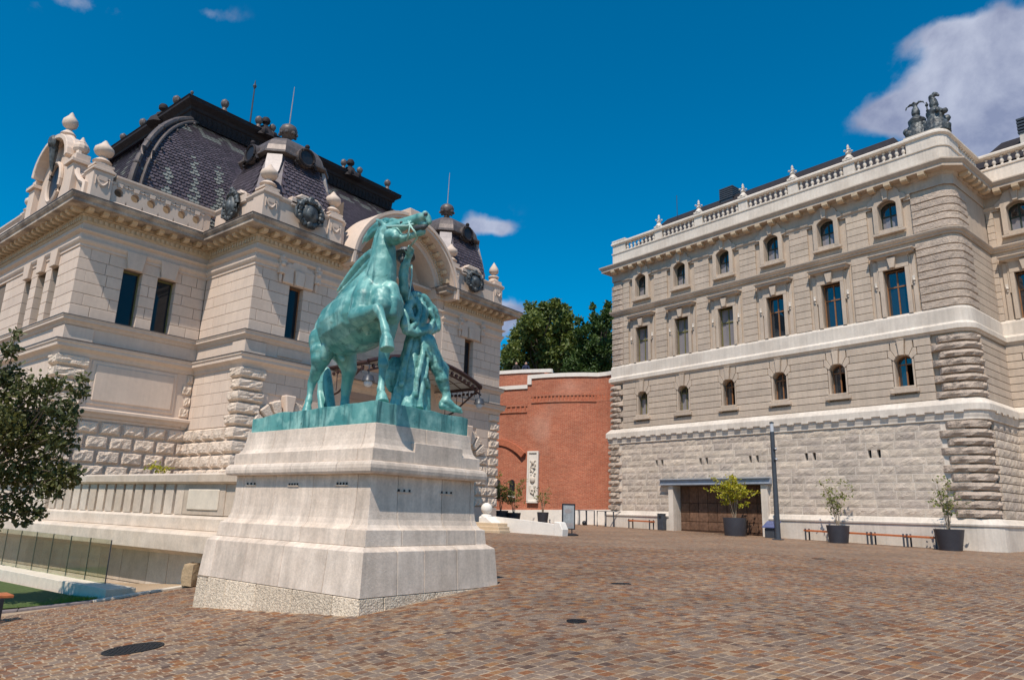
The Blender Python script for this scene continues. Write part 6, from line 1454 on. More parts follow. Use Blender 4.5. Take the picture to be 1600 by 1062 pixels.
# ================================================================== curved brick wall
def brick_mat():
    m = bpy.data.materials.new('red_brickwork'); m.use_nodes = True; nt = m.node_tree; N = nt.nodes; L = nt.links; b = N['Principled BSDF']; b.inputs['Roughness'].default_value = .85
    uv = N.new('ShaderNodeUVMap'); uv.uv_map = 'UVMap'; br = N.new('ShaderNodeTexBrick'); L.new(uv.outputs[0], br.inputs['Vector']); br.inputs['Scale'].default_value = 1
    br.inputs['Brick Width'].default_value = .26; br.inputs['Row Height'].default_value = .077; br.inputs['Mortar Size'].default_value = .009; br.inputs['Bias'].default_value = -.1
    br.inputs['Color1'].default_value = (.40, .105, .05, 1); br.inputs['Color2'].default_value = (.50, .165, .085, 1); br.inputs['Mortar'].default_value = (.44, .27, .19, 1)
    geo = N.new('ShaderNodeNewGeometry'); nz = N.new('ShaderNodeTexNoise'); nz.inputs['Scale'].default_value = .6; nz.inputs['Detail'].default_value = 6; L.new(geo.outputs['Position'], nz.inputs['Vector'])
    n2 = N.new('ShaderNodeTexNoise'); n2.inputs['Scale'].default_value = 9; n2.inputs['Detail'].default_value = 5; L.new(geo.outputs['Position'], n2.inputs['Vector'])
    mr = N.new('ShaderNodeMapRange'); L.new(nz.outputs[0], mr.inputs[0]); mr.inputs[1].default_value = .3; mr.inputs[2].default_value = .7; mr.inputs[3].default_value = .86; mr.inputs[4].default_value = 1.14
    m2 = N.new('ShaderNodeMapRange'); L.new(n2.outputs[0], m2.inputs[0]); m2.inputs[1].default_value = .3; m2.inputs[2].default_value = .7; m2.inputs[3].default_value = .85; m2.inputs[4].default_value = 1.15
    mu = N.new('ShaderNodeMath'); mu.operation = 'MULTIPLY'; L.new(mr.outputs[0], mu.inputs[0]); L.new(m2.outputs[0], mu.inputs[1])
    pale = N.new('ShaderNodeMix'); pale.data_type = 'RGBA'; n3 = N.new('ShaderNodeTexNoise'); n3.inputs['Scale'].default_value = .35; L.new(geo.outputs['Position'], n3.inputs['Vector']); m3 = N.new('ShaderNodeMapRange'); L.new(n3.outputs[0], m3.inputs[0]); m3.inputs[1].default_value = .58; m3.inputs[2].default_value = .72; m3.inputs[4].default_value = .45
    L.new(m3.outputs[0], pale.inputs['Factor']); L.new(br.outputs['Color'], pale.inputs['A']); pale.inputs['B'].default_value = (.52, .30, .22, 1)
    hs = N.new('ShaderNodeHueSaturation'); L.new(pale.outputs['Result'], hs.inputs['Color']); L.new(mu.outputs[0], hs.inputs['Value']); L.new(hs.outputs[0], b.inputs['Base Color'])
    bp = N.new('ShaderNodeBump'); bp.inputs['Strength'].default_value = .6; bp.inputs['Distance'].default_value = .01; bp.invert = True; L.new(br.outputs['Fac'], bp.inputs['Height']); L.new(bp.outputs[0], b.inputs['Normal']); return m
M['brick'] = brick_mat()
def strip_wall(name, path, z0s, z1s, mat_, parent, org, th=.5, off=0.0):
    """thick wall strip along a plan path with metre UVs; outward is the right hand side; z can vary along the path"""
    n = len(path); N_ = []
    for i in range(n):
        d = (Vector(path[min(i+1, n-1)])-Vector(path[max(i-1, 0)])).normalized(); N_.append(Vector((d.y, -d.x)))
    s = [0]
    for i in range(1, n): s.append(s[-1]+(Vector(path[i])-Vector(path[i-1])).length)
    if not hasattr(z0s, '__len__'): z0s = [z0s]*n
    if not hasattr(z1s, '__len__'): z1s = [z1s]*n
    vs = []
    for i in range(n):
        f = Vector(path[i])+N_[i]*off; k = Vector(path[i])-N_[i]*th
        for q, z in ((f, z0s[i]), (f, z1s[i]), (k, z1s[i]), (k, z0s[i])): vs.append((q.x-org.x, q.y-org.y, z-org.z))
    fs = []; uv = []
    for i in range(n-1):
        a, b_ = i*4, i*4+4
        fs += [(a, b_, b_+1, a+1), (a+1, b_+1, b_+2, a+2), (a+2, b_+2, b_+3, a+3), (a+3, b_+3, b_, a)]
        uv += [[(s[i], z0s[i]), (s[i+1], z0s[i+1]), (s[i+1], z1s[i+1]), (s[i], z1s[i])], [(s[i], 0), (s[i+1], 0), (s[i+1], th), (s[i], th)], [(s[i], z1s[i]), (s[i+1], z1s[i+1]), (s[i+1], z0s[i+1]), (s[i], z0s[i])], [(s[i], 0), (s[i+1], 0), (s[i+1], th), (s[i], th)]]
    e = (n-1)*4; fs += [(0, 1, 2, 3), (e+3, e+2, e+1, e)]; uv += [[(0, z0s[0]), (0, z1s[0]), (th, z1s[0]), (th, z0s[0])], [(th, z0s[-1]), (th, z1s[-1]), (0, z1s[-1]), (0, z0s[-1])]]
    me = bpy.data.meshes.new(name); me.from_pydata(vs, [], fs); me.materials.append(mat_); ul = me.uv_layers.new(name='UVMap'); ul.data.foreach_set('uv', [c for f in uv for p in f for c in p]); me.update()
    return put(name, me, parent)
def smooth_path(P, n=6):
    out = []; P = [Vector(p) for p in P]
    for i in range(len(P)-1):
        p0, p1, p2, p3 = P[max(i-1, 0)], P[i], P[i+1], P[min(i+2, len(P)-1)]
        for k in range(n):
            t = k/n; out.append(.5*((2*p1)+(p2-p0)*t+(2*p0-5*p1+4*p2-p3)*t*t+(3*p1-p0-3*p2+p3)*t**3))
    out.append(P[-1]); return [(p.x, p.y) for p in out]
def build_brick_wall():
    g = lambda px, d: ((at_depth(px, 800, d)).x, (at_depth(px, 800, d)).y)
    P = [g(700, 49.5), g(745, 48.0), g(783, 46.8), g(820, 46.0), g(850, 45.4), g(880, 45.0), g(910, 44.8), g(935, 44.8)]; P2 = smooth_path(P, 5) + [g(950, 44.4), g(968, 43.6)]
    org = Vector((*P2[14], .8)); T = thing('brick_wall', 'tall curved red brick retaining wall with white coping between the two buildings', 'wall', org)
    pxs = [800+F_PX*(Vector((x, y, 0)).dot(CA))/(Vector((x, y, 0)).dot(CC)) for x, y in P2]
    iL = min(range(len(P2)), key=lambda i: abs(pxs[i]-820)); lowp = P2[:iL+1]; hip = P2[iL:]
    zat = lambda px, py, d: hz(px, py, d).z
    zlow0, zlow1 = zat(783, 609, 46.8), zat(820, 603, 46.0); zh0, zh1 = zat(820, 592, 46.0), zat(955, 586, 44.2)
    zl = [zlow0]*len(lowp); zh = [zh0+(zh1-zh0)*i/(len(hip)-1) for i in range(len(hip))]
    strip_wall('brickwork', lowp, .5, zl, M['brick'], T, org); strip_wall('brickwork', hip, .5, zh, M['brick'], T, org)
    up = lambda z, k: [q+k for q in z]
    strip_wall('coping', lowp, zl, up(zl, .26), M['white'], T, org, .6, .08); strip_wall('coping', hip, zh, up(zh, .26), M['white'], T, org, .6, .08)
    e = hip[:2]; strip_wall('coping', [lowp[-1], hip[1]], [zl[-1]+.26, zl[-1]+.26], [zh[0], zh[0]], M['white'], T, org, .6, .09)
    # projecting soldier bands
    for pth, z in ((lowp, [q-1.0 for q in zl]), (hip[1:], [q-1.05 for q in zh[1:]])):
        strip_wall('band', pth, up(z, -.2), up(z, -.02), M['brick'], T, org, .1, .06); strip_wall('band', pth, up(z, -.62), up(z, -.52), M['brick'], T, org, .1, .06)
        b = MB()
        for i in range(len(pth)-1):
            A, Bq = Vector(pth[i]), Vector(pth[i+1]); L_ = (Bq-A).length; d = (Bq-A)/L_; nn = Vector((d.y, -d.x)); k = max(1, int(L_/.21))
            for j in range(k):
                c = A+d*(L_*(j+.5)/k); w = .055; q = [c-d*w-nn*.02, c+d*w-nn*.02, c+d*w+nn*.055, c-d*w+nn*.055]; zz = z[i]+(z[i+1]-z[i])*(j+.5)/k
                b.add([(v.x-org.x, v.y-org.y, zz-.52-org.z) for v in q]+[(v.x-org.x, v.y-org.y, zz-.2-org.z) for v in q], [(4,5,6,7),(0,1,5,4),(1,2,6,5),(2,3,7,6),(3,0,4,7)])
        stuff(obj('soldier_bricks', b, M['brick_solid'], T))
    strip_wall('stone_base', P2, .3, [zat(px, 796, 45.5) for px in pxs], M['white'], T, org, .3, .07)
    strip_wall('pier', P2[-4:], .5, zh1-.9, M['brick'], T, org, .1, .05)
    # blind arch as a proud brick ring with shaded reveal, and small windows
    i0 = min(range(len(P2)), key=lambda i: abs(pxs[i]-775)); A = Vector(P2[i0-3]); Bq = Vector(P2[i0+4]); d = (Bq-A).normalized(); rot = math.atan2(d.y, d.x); c = Vector(P2[i0])
    def local(px, py): # intersect with local wall plane
        r_ = ray(px, py); nn = Vector((d.y, -d.x, 0)); t = (c.x*nn.x+c.y*nn.y)/(r_.dot(nn)); q = r_*t+Vector((0, 0, EYE)); return ((q.x-c.x)*d.x+(q.y-c.y)*d.y, q.z)
    sA, zA = local(774, 695); sB, zB = local(815, 714); hw = sB-sA; h = zA-zB; R_ = (hw*hw+h*h)/(2*h); am = math.asin(min(1, hw/R_)); n = 24
    b = MB(); o1 = [(sA+(R_+.4)*math.sin(-am+2*am*i/n), zA-R_+(R_+.4)*math.cos(-am+2*am*i/n)-org.z) for i in range(n+1)]; q1 = [(sA+R_*math.sin(-am+2*am*i/n), zA-R_+R_*math.cos(-am+2*am*i/n)-org.z) for i in range(n+1)]
    vs = [(x, -.1, z) for x, z in o1]+[(x, -.1, z) for x, z in q1]+[(x, .1, z) for x, z in o1]+[(x, .1, z) for x, z in q1]; m_ = n+1; fs = []
    for i in range(n): fs += [(i, i+1, m_+i+1, m_+i), (i, 2*m_+i, 2*m_+i+1, i+1), (m_+i, m_+i+1, 3*m_+i+1, 3*m_+i)]
    b.add(vs, fs+[(0, m_, 3*m_, 2*m_), (n, 2*m_+n, 3*m_+n, m_+n)]); o = obj('blind_arch', b, M['brick_solid'], T); o.location = (c.x-org.x, c.y-org.y, 0); o.rotation_euler = (0, 0, rot)
    for px, w in ((800, .36), (778, .36)):
        s0, z1 = local(px, 749); s0, z0 = local(px, 774); z1 = max(z1, z0+.9); b = MB(); pts = arc_pts(s0, w/2, z1-.16, z1, 8); b.prism([(s0-w/2, z0)]+pts+[(s0+w/2, z0)], -.08, .0); o = obj('slit_window', b, M['black'], T); o.location = (c.x-org.x, c.y-org.y, -org.z); o.rotation_euler = (0, 0, rot)
        b = MB(); b.box(s0-w/2-.06, s0+w/2+.06, -.14, .0, z0-.12, z0); o = obj('window_sill', b, M['white'], T); o.location = (c.x-org.x, c.y-org.y, -org.z); o.rotation_euler = (0, 0, rot)
    # relief panel
    i1 = min(range(len(P2)), key=lambda i: abs(pxs[i]-835)); A = Vector(P2[i1-1]); Bq = Vector(P2[i1+1]); d2 = (Bq-A).normalized(); q = Vector(P2[i1])+Vector((d2.y, -d2.x))*.02
    z0, z1 = zat(835, 784, 45.6), zat(835, 707, 45.6); hh = z1-z0; w = .34
    RP = thing('relief_panel', 'tall white stone relief panel with trophies on the brick wall', 'relief', (q.x, q.y, z0), math.atan2(d2.y, d2.x))
    b = MB(); b.box(-w, w, -.12, 0, 0, hh); obj('panel', b, M['white'], RP); 
    for (x0, x1, y0, y1) in ((-w-.06, -w+.06, -.0, hh), (w-.06, w+.06, 0, hh), (-w-.06, w+.06, hh-.02, hh+.1), (-w-.06, w+.06, -.06, .08)): b = MB(); b.box(x0, x1, -.19, -.02, y0, y1); obj('frame', b, M['white'], RP, bevel=.01)
    b = MB(); r = random.Random(4)
    b.sphere((0, -.15, hh*.45), .2, 10, 7, (1, .5, 1.15)); b.sphere((0, -.16, hh*.8), .12, 8, 6, (1, .6, 1.3)); b.tube([(-.15, -.15, hh*.33), (-.12, -.17, hh*.2), (.1, -.17, hh*.16), (.17, -.15, hh*.26), (.12, -.15, hh*.33)], .05, 6)
    for k in range(22): b.sphere((r.uniform(-.2, .2), -.15, hh*r.uniform(.18, .88)), r.uniform(.03, .07), 6, 4)
    for s in (-1, 1): b.tube([(0, -.14, hh*.6), (s*.18, -.16, hh*.68), (s*.1, -.16, hh*.76)], .035, 5); b.tube([(0, -.15, hh*.8), (s*.2, -.15, hh*.84)], .03, 5)
    obj('trophy_carving', b, M['rock'] if False else M['limeRw'], RP, smooth=50)
    # upper tier behind, upper terrace
    P3 = [g(700, 52), g(760, 50), g(810, 49), g(858, 48.4)]; zt = zat(858, 576, 48.4); o3 = Vector((*P3[2], 8)); T2 = thing('brick_parapet', 'upper brick parapet with white coping set back behind the brick wall', 'wall', o3)
    strip_wall('brickwork', P3, 8, zt-.25, M['brick'], T2, o3); strip_wall('coping', P3, zt-.25, zt, M['white'], T2, o3, .6, .08)
    P4 = [g(858, 48.4), (g(858, 48.4)[0]+3, g(858, 48.4)[1]+2)]
    strip_wall('brickwork', P4, 8, zt-.26, M['brick'], T2, o3); strip_wall('coping', P4, zt-.26, zt-.004, M['white'], T2, o3, .6, .08)
    b = MB(); poly = [g(700, 48.8), g(783, 46.9+.4), g(850, 45.8), g(910, 45.2), g(975, 44.6), (95, 30), (95, 110), (30, 110)]; b.prism([(x, y) for x, y in poly], 7.5, 9.3, 'xy'); structure(obj('upper_terrace', b, M['curb']))
    return T, zt
BW, ZTOP = build_brick_wall()
# ---- two people leaning on the parapet
def person(px, py, d, label, shirt, hair_long):
    top = hz(px, py, d); h = 1.68; z0 = top.z-h; org = Vector((top.x, top.y, z0)); T = thing('person', label, 'person', org); cam_dir = Vector((-top.x, -top.y, 0)).normalized(); sd_ = Vector((-cam_dir.y, cam_dir.x, 0)); U = Vector((0, 0, 1))
    L = lambda f, s, z: cam_dir*f+sd_*s+U*z
    b = MB(); cap_chain(b, [(L(0, -.1, .06), .05), (L(.02, -.1, .48), .065), (L(0, -.09, .9), .09)], 10); cap_chain(b, [(L(0, .1, .06), .05), (L(.02, .1, .48), .065), (L(0, .09, .9), .09)], 10)
    cap_chain(b, [(L(-.02, 0, .92), .14), (L(0, 0, 1.15), .14), (L(.04, 0, 1.36), .15), (L(.05, 0, 1.42), .1), (L(.06, 0, 1.48), .055)], 12); cap_chain(b, [(L(.04, -.17, 1.38), .06), (L(.04, .17, 1.38), .06)], 10)
    for s in (-1, 1):
        cap_chain(b, [(L(.05, s*.19, 1.37), .055), (L(.14, s*.27, 1.14), .045), (L(.34, s*.2, 1.16), .035)], 10)
        for k in range(5): cap_chain(b, [(L(.35, s*.2+(k-2)*.018, 1.155), .011), (L(.42-.01*abs(k-2), s*.2+(k-2)*.02, 1.14), .009)], 6)
    fuse('clothed_body', b, .022, 1, shirt, T)
    b = MB(); c = L(.1, 0, 1.575); b.sphere(c, .1, 12, 9, (.85, .85, 1.12)); b.sphere(c+cam_dir*.095, .018, 6, 5); b.sphere(c+cam_dir*.07-U*.055, .03, 6, 5)
    for s in (-1, 1): b.sphere(c+sd_*s*.085, .022, 6, 5); b.sphere(c+cam_dir*.08+sd_*s*.032+U*.012, .012, 6, 4)
    obj('head', b, M['skin'], T, smooth=True)
    b = MB(); b.sphere(c+U*.03-cam_dir*.025, .107, 12, 8, (.9, .9, 1.0)); 
    if hair_long: b.sphere(c-cam_dir*.06-U*.08, .08, 10, 7, (1, 1, 1.5))
    obj('hair', b, M['hair'], T, smooth=True)
person(807, 566, 49.9, 'person in black with long dark hair leaning on the upper brick parapet', M['cloth_black'], True)
person(822, 566, 49.7, 'person in navy top with short hair leaning on the upper brick parapet', M['navy'], False)
# ---- trees on the upper terrace
def back_tree(name, label, specs, d, leafm, size, per, seed, base_px, group):
    r = random.Random(seed); base = at_depth(base_px, 620, d); base.z = 9.3; T = thing(name, label, 'tree', base, 0, group); clumps = []
    for (px, py, rad) in specs:
        c = at_depth(px, py, d+r.uniform(-2.2, 2.2)); clumps.append((c, rad*d/F_PX))
        for k in range(3): a = Vector((r.gauss(0, 1), r.gauss(0, 1), r.gauss(0, .8))).normalized()*rad*d/F_PX*.85; clumps.append((c+a, rad*d/F_PX*r.uniform(.35, .6)))
    mb = MB(); topv = max((c for c, _ in clumps), key=lambda v: v.z); mb.tube([(0, 0, 0), (0, .1, 2), (topv-base)*.55, (topv-base)*.9], [.35, .28, .16, .05], 8); branch_net(mb, Vector((0, .1, 1.8)), [c-base for c, q in clumps[::3]], .1, r, .06, 5); obj('trunk', mb, M['bark'], T, smooth=50)
    put('crown', leaf_mesh('crown', clump_points(clumps, per, r, base), size, leafm, seed), T)
back_tree('broadleaf_tree', 'rounded broadleaf tree with mixed green crown behind the brick wall', [(830,505,22),(850,490,20),(872,490,20),(815,530,22),(845,525,26),(878,520,24),(800,555,20),(830,560,26),(865,558,26),(895,545,22),(828,482,10),(868,478,10),(885,498,12),(905,565,18),(792,570,16),(810,580,18)], 58, M['leafB'], .30, 520, 21, 850, 'trees behind the brick wall')
back_tree('yew_tree', 'dark evergreen with pointed tops behind the brick wall beside the palace', [(940,520,16),(930,495,9),(926,480,5),(948,492,10),(950,478,6),(910,520,12),(905,500,7),(925,540,20),(950,545,18),(910,555,18),(935,570,22),(955,575,16),(895,575,16),(920,590,18),(965,530,14),(948,505,12),(925,510,12)], 55, M['leafC'], .22, 900, 22, 938, 'trees behind the brick wall')
back_tree('evergreen_tree', 'low dark green tree between the broadleaf and the pointed evergreen', [(880,570,20),(870,590,20),(900,590,16),(840,590,20),(815,592,16),(885,545,14)], 60, M['leafC'], .26, 620, 23, 882, 'trees behind the brick wall')
# ================================================================== street furniture on the square
def at_palace(px, py, off):
    """ground point under the pixel column, off metres in front of the palace wall"""
    n = Vector((RN.x, RN.y, 0)); r = ray(px, py); q = r*((32.878-off)/r.dot(n)); return Vector((q.x, q.y, ter(q.x, q.y)))
def at_wall(px, d): q = hz(px, 815, d); return Vector((q.x, q.y, ter(q.x, q.y)))
def planter(px, py, label, mode, w_top, w_bot, h, seed, leafm, tall, nleaf, lean=0):
    p = at_palace(px, py, 1.35) if px > 1000 else at_wall(px, 43.2 if px < 830 else 43.6); T = thing('planter', label, 'planter', p, 0, 'planters on the square'); r = random.Random(seed)
    if mode == 'round':
        b = MB(); b.lathe([(w_bot, 0), (w_bot*1.02, .03), (w_top, h), (w_top-.04, h), (w_top-.05, h-.1)], n=28, cap=False); b.lathe([(w_bot, .0), (.01, .0)], n=28, cap=False)
    else:
        b = MB(); n = 28; vs = []; prof = [(w_bot, 0), (w_top, h), (w_top-.05, h), (w_top-.06, h-.1)]
        b.lathe(prof, n=32, cap=False, sy=.78)
    pot = obj('pot', b, M['planter'], T, smooth=50); T.rotation_euler = (0, 0, math.atan2(-p.x, p.y)*-1 if False else 0)
    b = MB(); b.lathe([(w_top-.055, h-.09), (.01, h-.05)], n=24, cap=False, sy=.78 if mode != 'round' else 1); obj('soil', b, M['soil'], T)
    mb = MB(); tips = []
    for k in range(7): a = 2*PI*k/7+r.uniform(-.3, .3); q = r.uniform(.25, 1)*tall*.42; tips.append(Vector((q*math.cos(a), q*math.sin(a), h+tall*r.uniform(.55, 1.0))))
    pts = []
    for t in tips:
        mid = Vector((t.x*.35, t.y*.35, h+(t.z-h)*.5)); st = Vector((r.uniform(-.06, .06), r.uniform(-.06, .06), h-.1)); mb.tube([st, mid, t], [.016, .012, .005], 5)
        for k in range(5):
            f = r.uniform(.35, 1); q = st.lerp(mid, f*2) if f < .5 else mid.lerp(t, f*2-1); e = q+Vector((r.gauss(0, .22), r.gauss(0, .22), r.uniform(.0, .25)))*tall*.62; mb.tube([q, e], [.007, .003], 4)
            for i in range(nleaf): s = r.uniform(.3, 1.1); g_ = q.lerp(e, s); pts.append((g_.x+r.gauss(0, .075), g_.y+r.gauss(0, .075), g_.z+r.gauss(0, .05), r.random()))
    obj('stems', mb, M['twig'], T); put('foliage', leaf_mesh('foliage', pts, .1, leafm, seed, up=.6), T)
planter(1149, 836, 'round dark planter with yellow-green maple in front of the garage door', 'round', .56, .5, .86, 31, M['leafY'], 2.5, 46)
planter(1311, 847, 'dark planter with upright green shrub, middle one of the three along the palace', 'oval', .6, .48, .74, 32, M['leafG'], 1.9, 11)
planter(1486, 859, 'dark planter with sparse shrub nearest the right picture edge', 'oval', .68, .5, .80, 33, M['leafG'], 1.9, 8)
for px, py, lab, s, w, h in ((802, 812, 'black pot with bushy green shrub behind the low curved wall', 34, .45, .6), (781, 810, 'dark pot beside the hall corner, leftmost of the pots by the brick wall', 35, .5, .7), (848, 817, 'small dark pot with thin pale plant under the relief panel', 36, .36, .68)):
    planter(px, py, lab, 'round', w, w*.8, h, s, M['leafG'] if s != 36 else M['leafG'], 2.0 if s != 36 else 1.5, 20 if s != 36 else 5)
def lamp_post():
    p = gnd(1216, 843); T = thing('lamp_post', 'tall slim dark grey lamp post in front of the palace', 'lamp post', p); h = 5.28
    b = MB(); b.box(-.2, .2, -.2, .2, 0, .05); obj('base_plate', b, M['greypost'], T, bevel=.01)
    b = MB(); b.lathe([(.125, .05), (.12, .4), (.1, h*.62), (.1, h-.45)], n=16); obj('pole', b, M['greypost'], T, smooth=50)
    b = MB(); b.lathe([(.085, h-.45), (.085, h-.06)], n=14); obj('lamp_tube', b, M['lamp_glass'], T, smooth=40); b = MB(); b.lathe([(.1, h-.06), (.1, h), (.02, h+.03)], n=14); obj('lamp_cap', b, M['greypost'], T)
    for z in (h-1.25, h-1.72):
        b = MB(); b.sphere((-.08, -.12, z), .085, 10, 7); s = obj('spotlight', b, M['greypost'], T, smooth=True); b = MB(); b.sphere((-.13, -.17, z), .05, 8, 6); obj('spotlight_lens', b, M['lamp_glass'], s, smooth=True)
lamp_post()
def wall_bench(px0, py0, px1, py1, label, legs):
    a, b_ = at_palace(px0, py0, .8), at_palace(px1, py1, .8); d = b_-a; L_ = math.hypot(d.x, d.y); rz = math.atan2(d.y, d.x); T = thing('bench', label, 'bench', a, rz, 'benches along the palace wall')
    dz = d.z/L_
    for k in (-1, 1): b = MB(); b.box(0, L_, k*.1-.09, k*.1+.09, .39, .47); o = obj('seat_slat', b, M['orange'], T, bevel=.008); o.rotation_euler = (0, -math.atan(dz), 0)
    for x in legs:
        b = MB()
        for k in (-1, 1): b.box(x*L_-.03, x*L_+.03, k*.17-.02, k*.17+.02, -.05+dz*x*L_, .52+dz*x*L_); 
        b.box(x*L_-.03, x*L_+.03, -.17, .17, .36+dz*x*L_, .40+dz*x*L_); obj('leg', b, M['greypost'], T)
wall_bench(984, 823.5, 1020, 826.5, 'short orange bench left of the garage door near the bin', (.05, .95))
wall_bench(1259, 837, 1362, 846, 'orange bench behind the middle planter', (.03, .97)); wall_bench(1364, 846.5, 1417, 850.5, 'orange bench between the middle and right planters', (.03, .97)); wall_bench(1420, 851, 1468, 855, 'orange bench running up to the rightmost planter', (.03, .97))
p = at_palace(1034, 827, .6); T = thing('litter_bin', 'dark slim litter bin standing left of the garage door', 'bin', p, R_ROT); b = MB(); b.box(-.2, .2, -.14, .14, 0, .86); obj('body', b, M['greypost'], T, bevel=.02); b = MB(); b.prism([(.09*math.cos(2*PI*i/14), .7+.09*math.sin(2*PI*i/14)) for i in range(14)], -.15, -.139); obj('mouth', b, M['cloth_black'], T); b = MB(); b.box(-.22, .22, -.16, .16, .862, .89); obj('lid', b, M['greypost'], T, bevel=.008)
racks = [(899, 816.5), (910, 817.5), (922, 818.2), (940, 820), (952, 821), (965, 822)]
names = ['leftmost', 'second from the left', 'third from the left', 'third from the right', 'second from the right', 'rightmost']
for (px, py), nm in zip(racks, names):
    p = at_wall(px, 43.4 if px < 930 else 42.0); b = MB(); b.tube([(-.26, 0, -.05), (-.26, 0, .88), (.26, 0, .88), (.26, 0, -.05)], .036, 8); o = obj('bike_rack', b, M['greypost']); o.location = p; o.rotation_euler = (0, 0, math.radians(-48)); tag(o, 'dark steel bicycle hoop by the brick wall, %s of six' % nm, 'bike rack', 'bicycle hoops')
p = at_wall(913, 43.2); b = MB(); b.sphere((0, 0, .13), .14, 12, 8); b.lathe([(.1, 0), (.1, .05)], n=12); o = obj('bollard_ball', b, M['black'], smooth=40); o.location = p; tag(o, 'small black ball bollard among the bicycle hoops', 'bollard')
def sign():
    p = gnd(888, 836); to = Vector((-p.x, -p.y, 0)).normalized(); T = thing('pavement_sign', 'black framed pavement sign with grey poster on a round base', 'sign', p, math.atan2(to.x, -to.y)+.25); h = 1.28
    b = MB(); b.lathe([(.42, 0), (.42, .04), (.3, .09), (.05, .1)], n=28); obj('base', b, M['black'], T, smooth=40)
    for s in (-1, 1): b = MB(); b.box(s*.15-.02, s*.15+.02, -.02, .02, .08, .26); obj('leg', b, M['black'], T)
    b = MB(); 
    for (x0, x1, z0, z1) in ((-.28, -.235, .24, h), (.235, .28, .24, h), (-.235, .235, .24, .285), (-.235, .235, h-.045, h)): b.box(x0, x1, -.03, .03, z0, z1)
    obj('frame', b, M['black'], T); b = MB(); b.box(-.235, .235, -.012, .012, .285, h-.045); po = obj('poster', b, M['poster'], T)
    b = MB(); b.prism([(-.03+.12*math.cos(2*PI*i/16)*1.2, .98+.1*math.sin(2*PI*i/16)) for i in range(16)], -.016, -.013); obj('poster_print', b, M['leadp'], po); obj('poster_print', MB().box(-.2, .2, -.016, -.013, .34, .5), M['leadp'], po)
sign()
p = r_world(10.95, -1.0); p.z = ter(p.x, p.y); T = thing('info_board', 'low slanted information board beside the lamp post', 'sign', p, R_ROT); b = MB(); b.prism([(-.18, .0), (.18, .0), (.18, .62), (-.18, .42)], -.28, .28, 'yz'); obj('stand', b, M['greypost'], T, bevel=.01); b = MB(); b.add([(-.36, -.26, .5), (.36, -.26, .5), (.36, .24, .78), (-.36, .24, .78), (-.36, -.26, .46), (.36, -.26, .46), (.36, .24, .74), (-.36, .24, .74)], [(0,1,2,3),(7,6,5,4),(0,4,5,1),(1,5,6,2),(2,6,7,3),(3,7,4,0)]); obj('board', b, M['blueprint'], T)
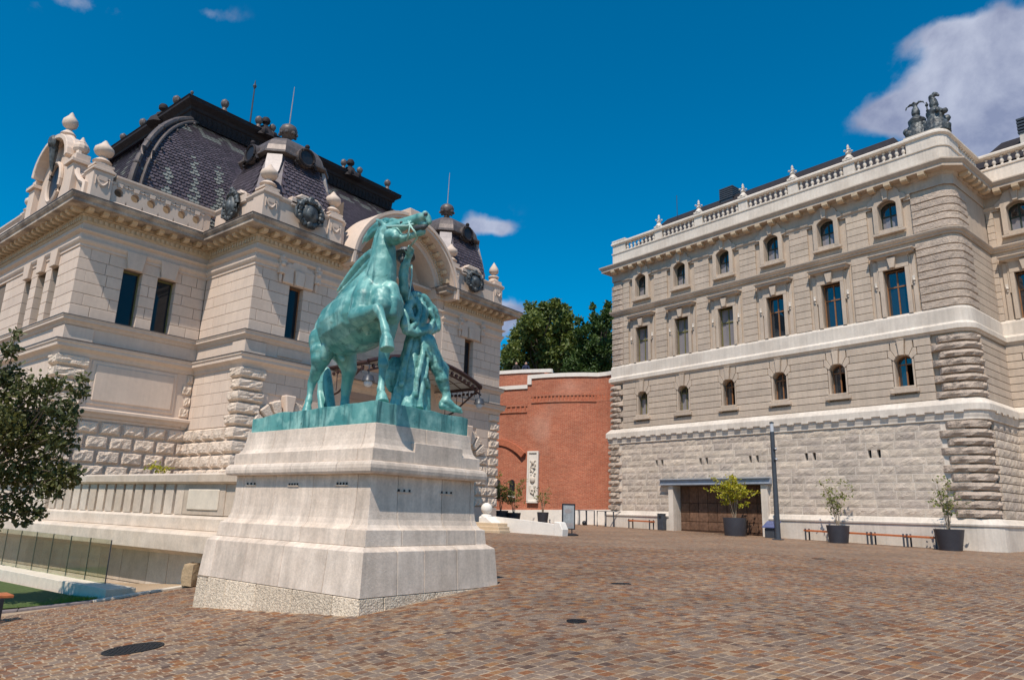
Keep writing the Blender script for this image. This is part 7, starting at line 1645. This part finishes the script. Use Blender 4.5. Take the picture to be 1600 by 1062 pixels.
# ---- low curved wall with ball and steps by the hall entrance
def low_wall():
    pts = [at_wall(766, 31.2), at_wall(800, 30.4), at_wall(838, 29.6), at_wall(866, 29.0)]; tops = [806, 810, 815, 819]; P = smooth_path([(p.x, p.y) for p in pts], 3); org = pts[1]; T = thing('low_wall', 'low white stone wall sloping down from the ball pedestal', 'wall', org); hs = []
    for i in range(len(pts)): r_ = ray((766, 800, 838, 866)[i], tops[i]); t = pts[i].x/r_.x; hs.append((r_*t).z+EYE)
    zz = [np.interp(i, [0, 3, 6, 9], hs) for i in range(len(P))]
    for i in range(0, len(P)-1, 3): strip_wall('wall_stone', P[i:i+4], [ter(*P[k])-.2 for k in range(i, i+4)], zz[i:i+4], M['white'], T, org, .32, .0)
    a = Vector(P[-1]); d = (a-Vector(P[-2])).normalized(); z = ter(a.x, a.y); rz = math.atan2(d.y, d.x); b = MB(); b.prism([(.01, -.2), (.42, -.2), (.45, .25), (.3, zz[-1]-z+.1), (.01, zz[-1]-z+.12)], -.04, .38); o = obj('end_block', b, M['white'], T, bevel=.03); o.location = (a.x-org.x, a.y-org.y, z-org.z); o.rotation_euler = (0, 0, rz)
    q = at_wall(761, 31.0); B = thing('ball_pedestal', 'scrolled white stone stair end topped by a ball', 'pedestal', q, rz)
    b = MB(); b.prism([(-.35, -.2), (.75, -.2), (.8, .12), (.7, .3), (.3, .5), (.12, .62), (-.35, .62)], -.2, .3); obj('scroll', b, M['white'], B, bevel=.05); b = MB(); b.lathe([(.25, .6), (.22, .68), (.14, .72)], -.1, .05, 16); b.sphere((-.1, .05, .95), .25, 18, 12); obj('ball', b, M['white'], B, smooth=40)
    S = thing('stone_steps', 'short flight of stone steps beside the ball pedestal', 'steps', at_wall(757, 30.0), rz)
    for k in range(3): b = MB(); b.box(-1.6, .95-.3*k, -.1+.28*k, .6+.28*k, -.1+.14*k, .1+.14*k); obj('step', b, M['dentL'], S, bevel=.02)
low_wall()
# ---- trophy group on the palace corner
def trophies():
    base = r_world(18.95, .75, 19.08); T = thing('trophy_sculpture', 'dark bronze trophy group with winged helmets on the palace corner', 'sculpture', base, R_ROT); r = random.Random(8); T.scale = (1.15, 1.15, 1.18)
    for nm, (ox, oy) in (('armour_bust', (-.32, .05)), ('armour_bust', (.42, -.1))):
        b = MB(); b.lathe([(.5, 0), (.48, .25), (.36, .55), (.3, .75), (.34, .95), (.2, 1.08), (.1, 1.15)], ox, oy, 14); b.sphere((ox, oy, 1.3), .17, 12, 8, (1, 1, 1.15)); b.sphere((ox, oy, 1.45), .14, 10, 6)
        for k in range(16): a = r.uniform(0, 2*PI); z = r.uniform(.0, .95); b.sphere((ox+.42*math.cos(a), oy+.42*math.sin(a), z), r.uniform(.08, .17), 8, 5)
        if ox < 0:      # eagle with spread drooping wings on the first helmet
            b.sphere((ox, oy, 1.6), .09, 8, 6, (1, 1, 1.3)); b.sphere((ox-.02, oy-.05, 1.76), .05, 6, 5)
            for s in (-1, 1): cap_chain(b, [(Vector((ox, oy, 1.66)), .06), (Vector((ox+s*.17, oy, 1.74)), .055), (Vector((ox+s*.32, oy, 1.68)), .04), (Vector((ox+s*.38, oy, 1.56)), .02)], 8)
        else:           # crest plume on the second
            cap_chain(b, [(Vector((ox-.12, oy, 1.5)), .06), (Vector((ox-.06, oy, 1.66)), .1), (Vector((ox+.08, oy, 1.72)), .1), (Vector((ox+.2, oy, 1.62)), .05)], 8)
        fuse(nm, b, .03, 2, M['bronze'], T, .02, 9, Vector((0, 0, 0)), ox)
    b = MB(); b.tube([(.1, .1, .6), (.1, .1, 1.62)], .03, 6); b.sphere((.1, .1, 1.5), .07, 6, 5); b.sphere((.1, .1, 1.25), .06, 6, 5); obj('standard', b, M['bronze'], T)
trophies()
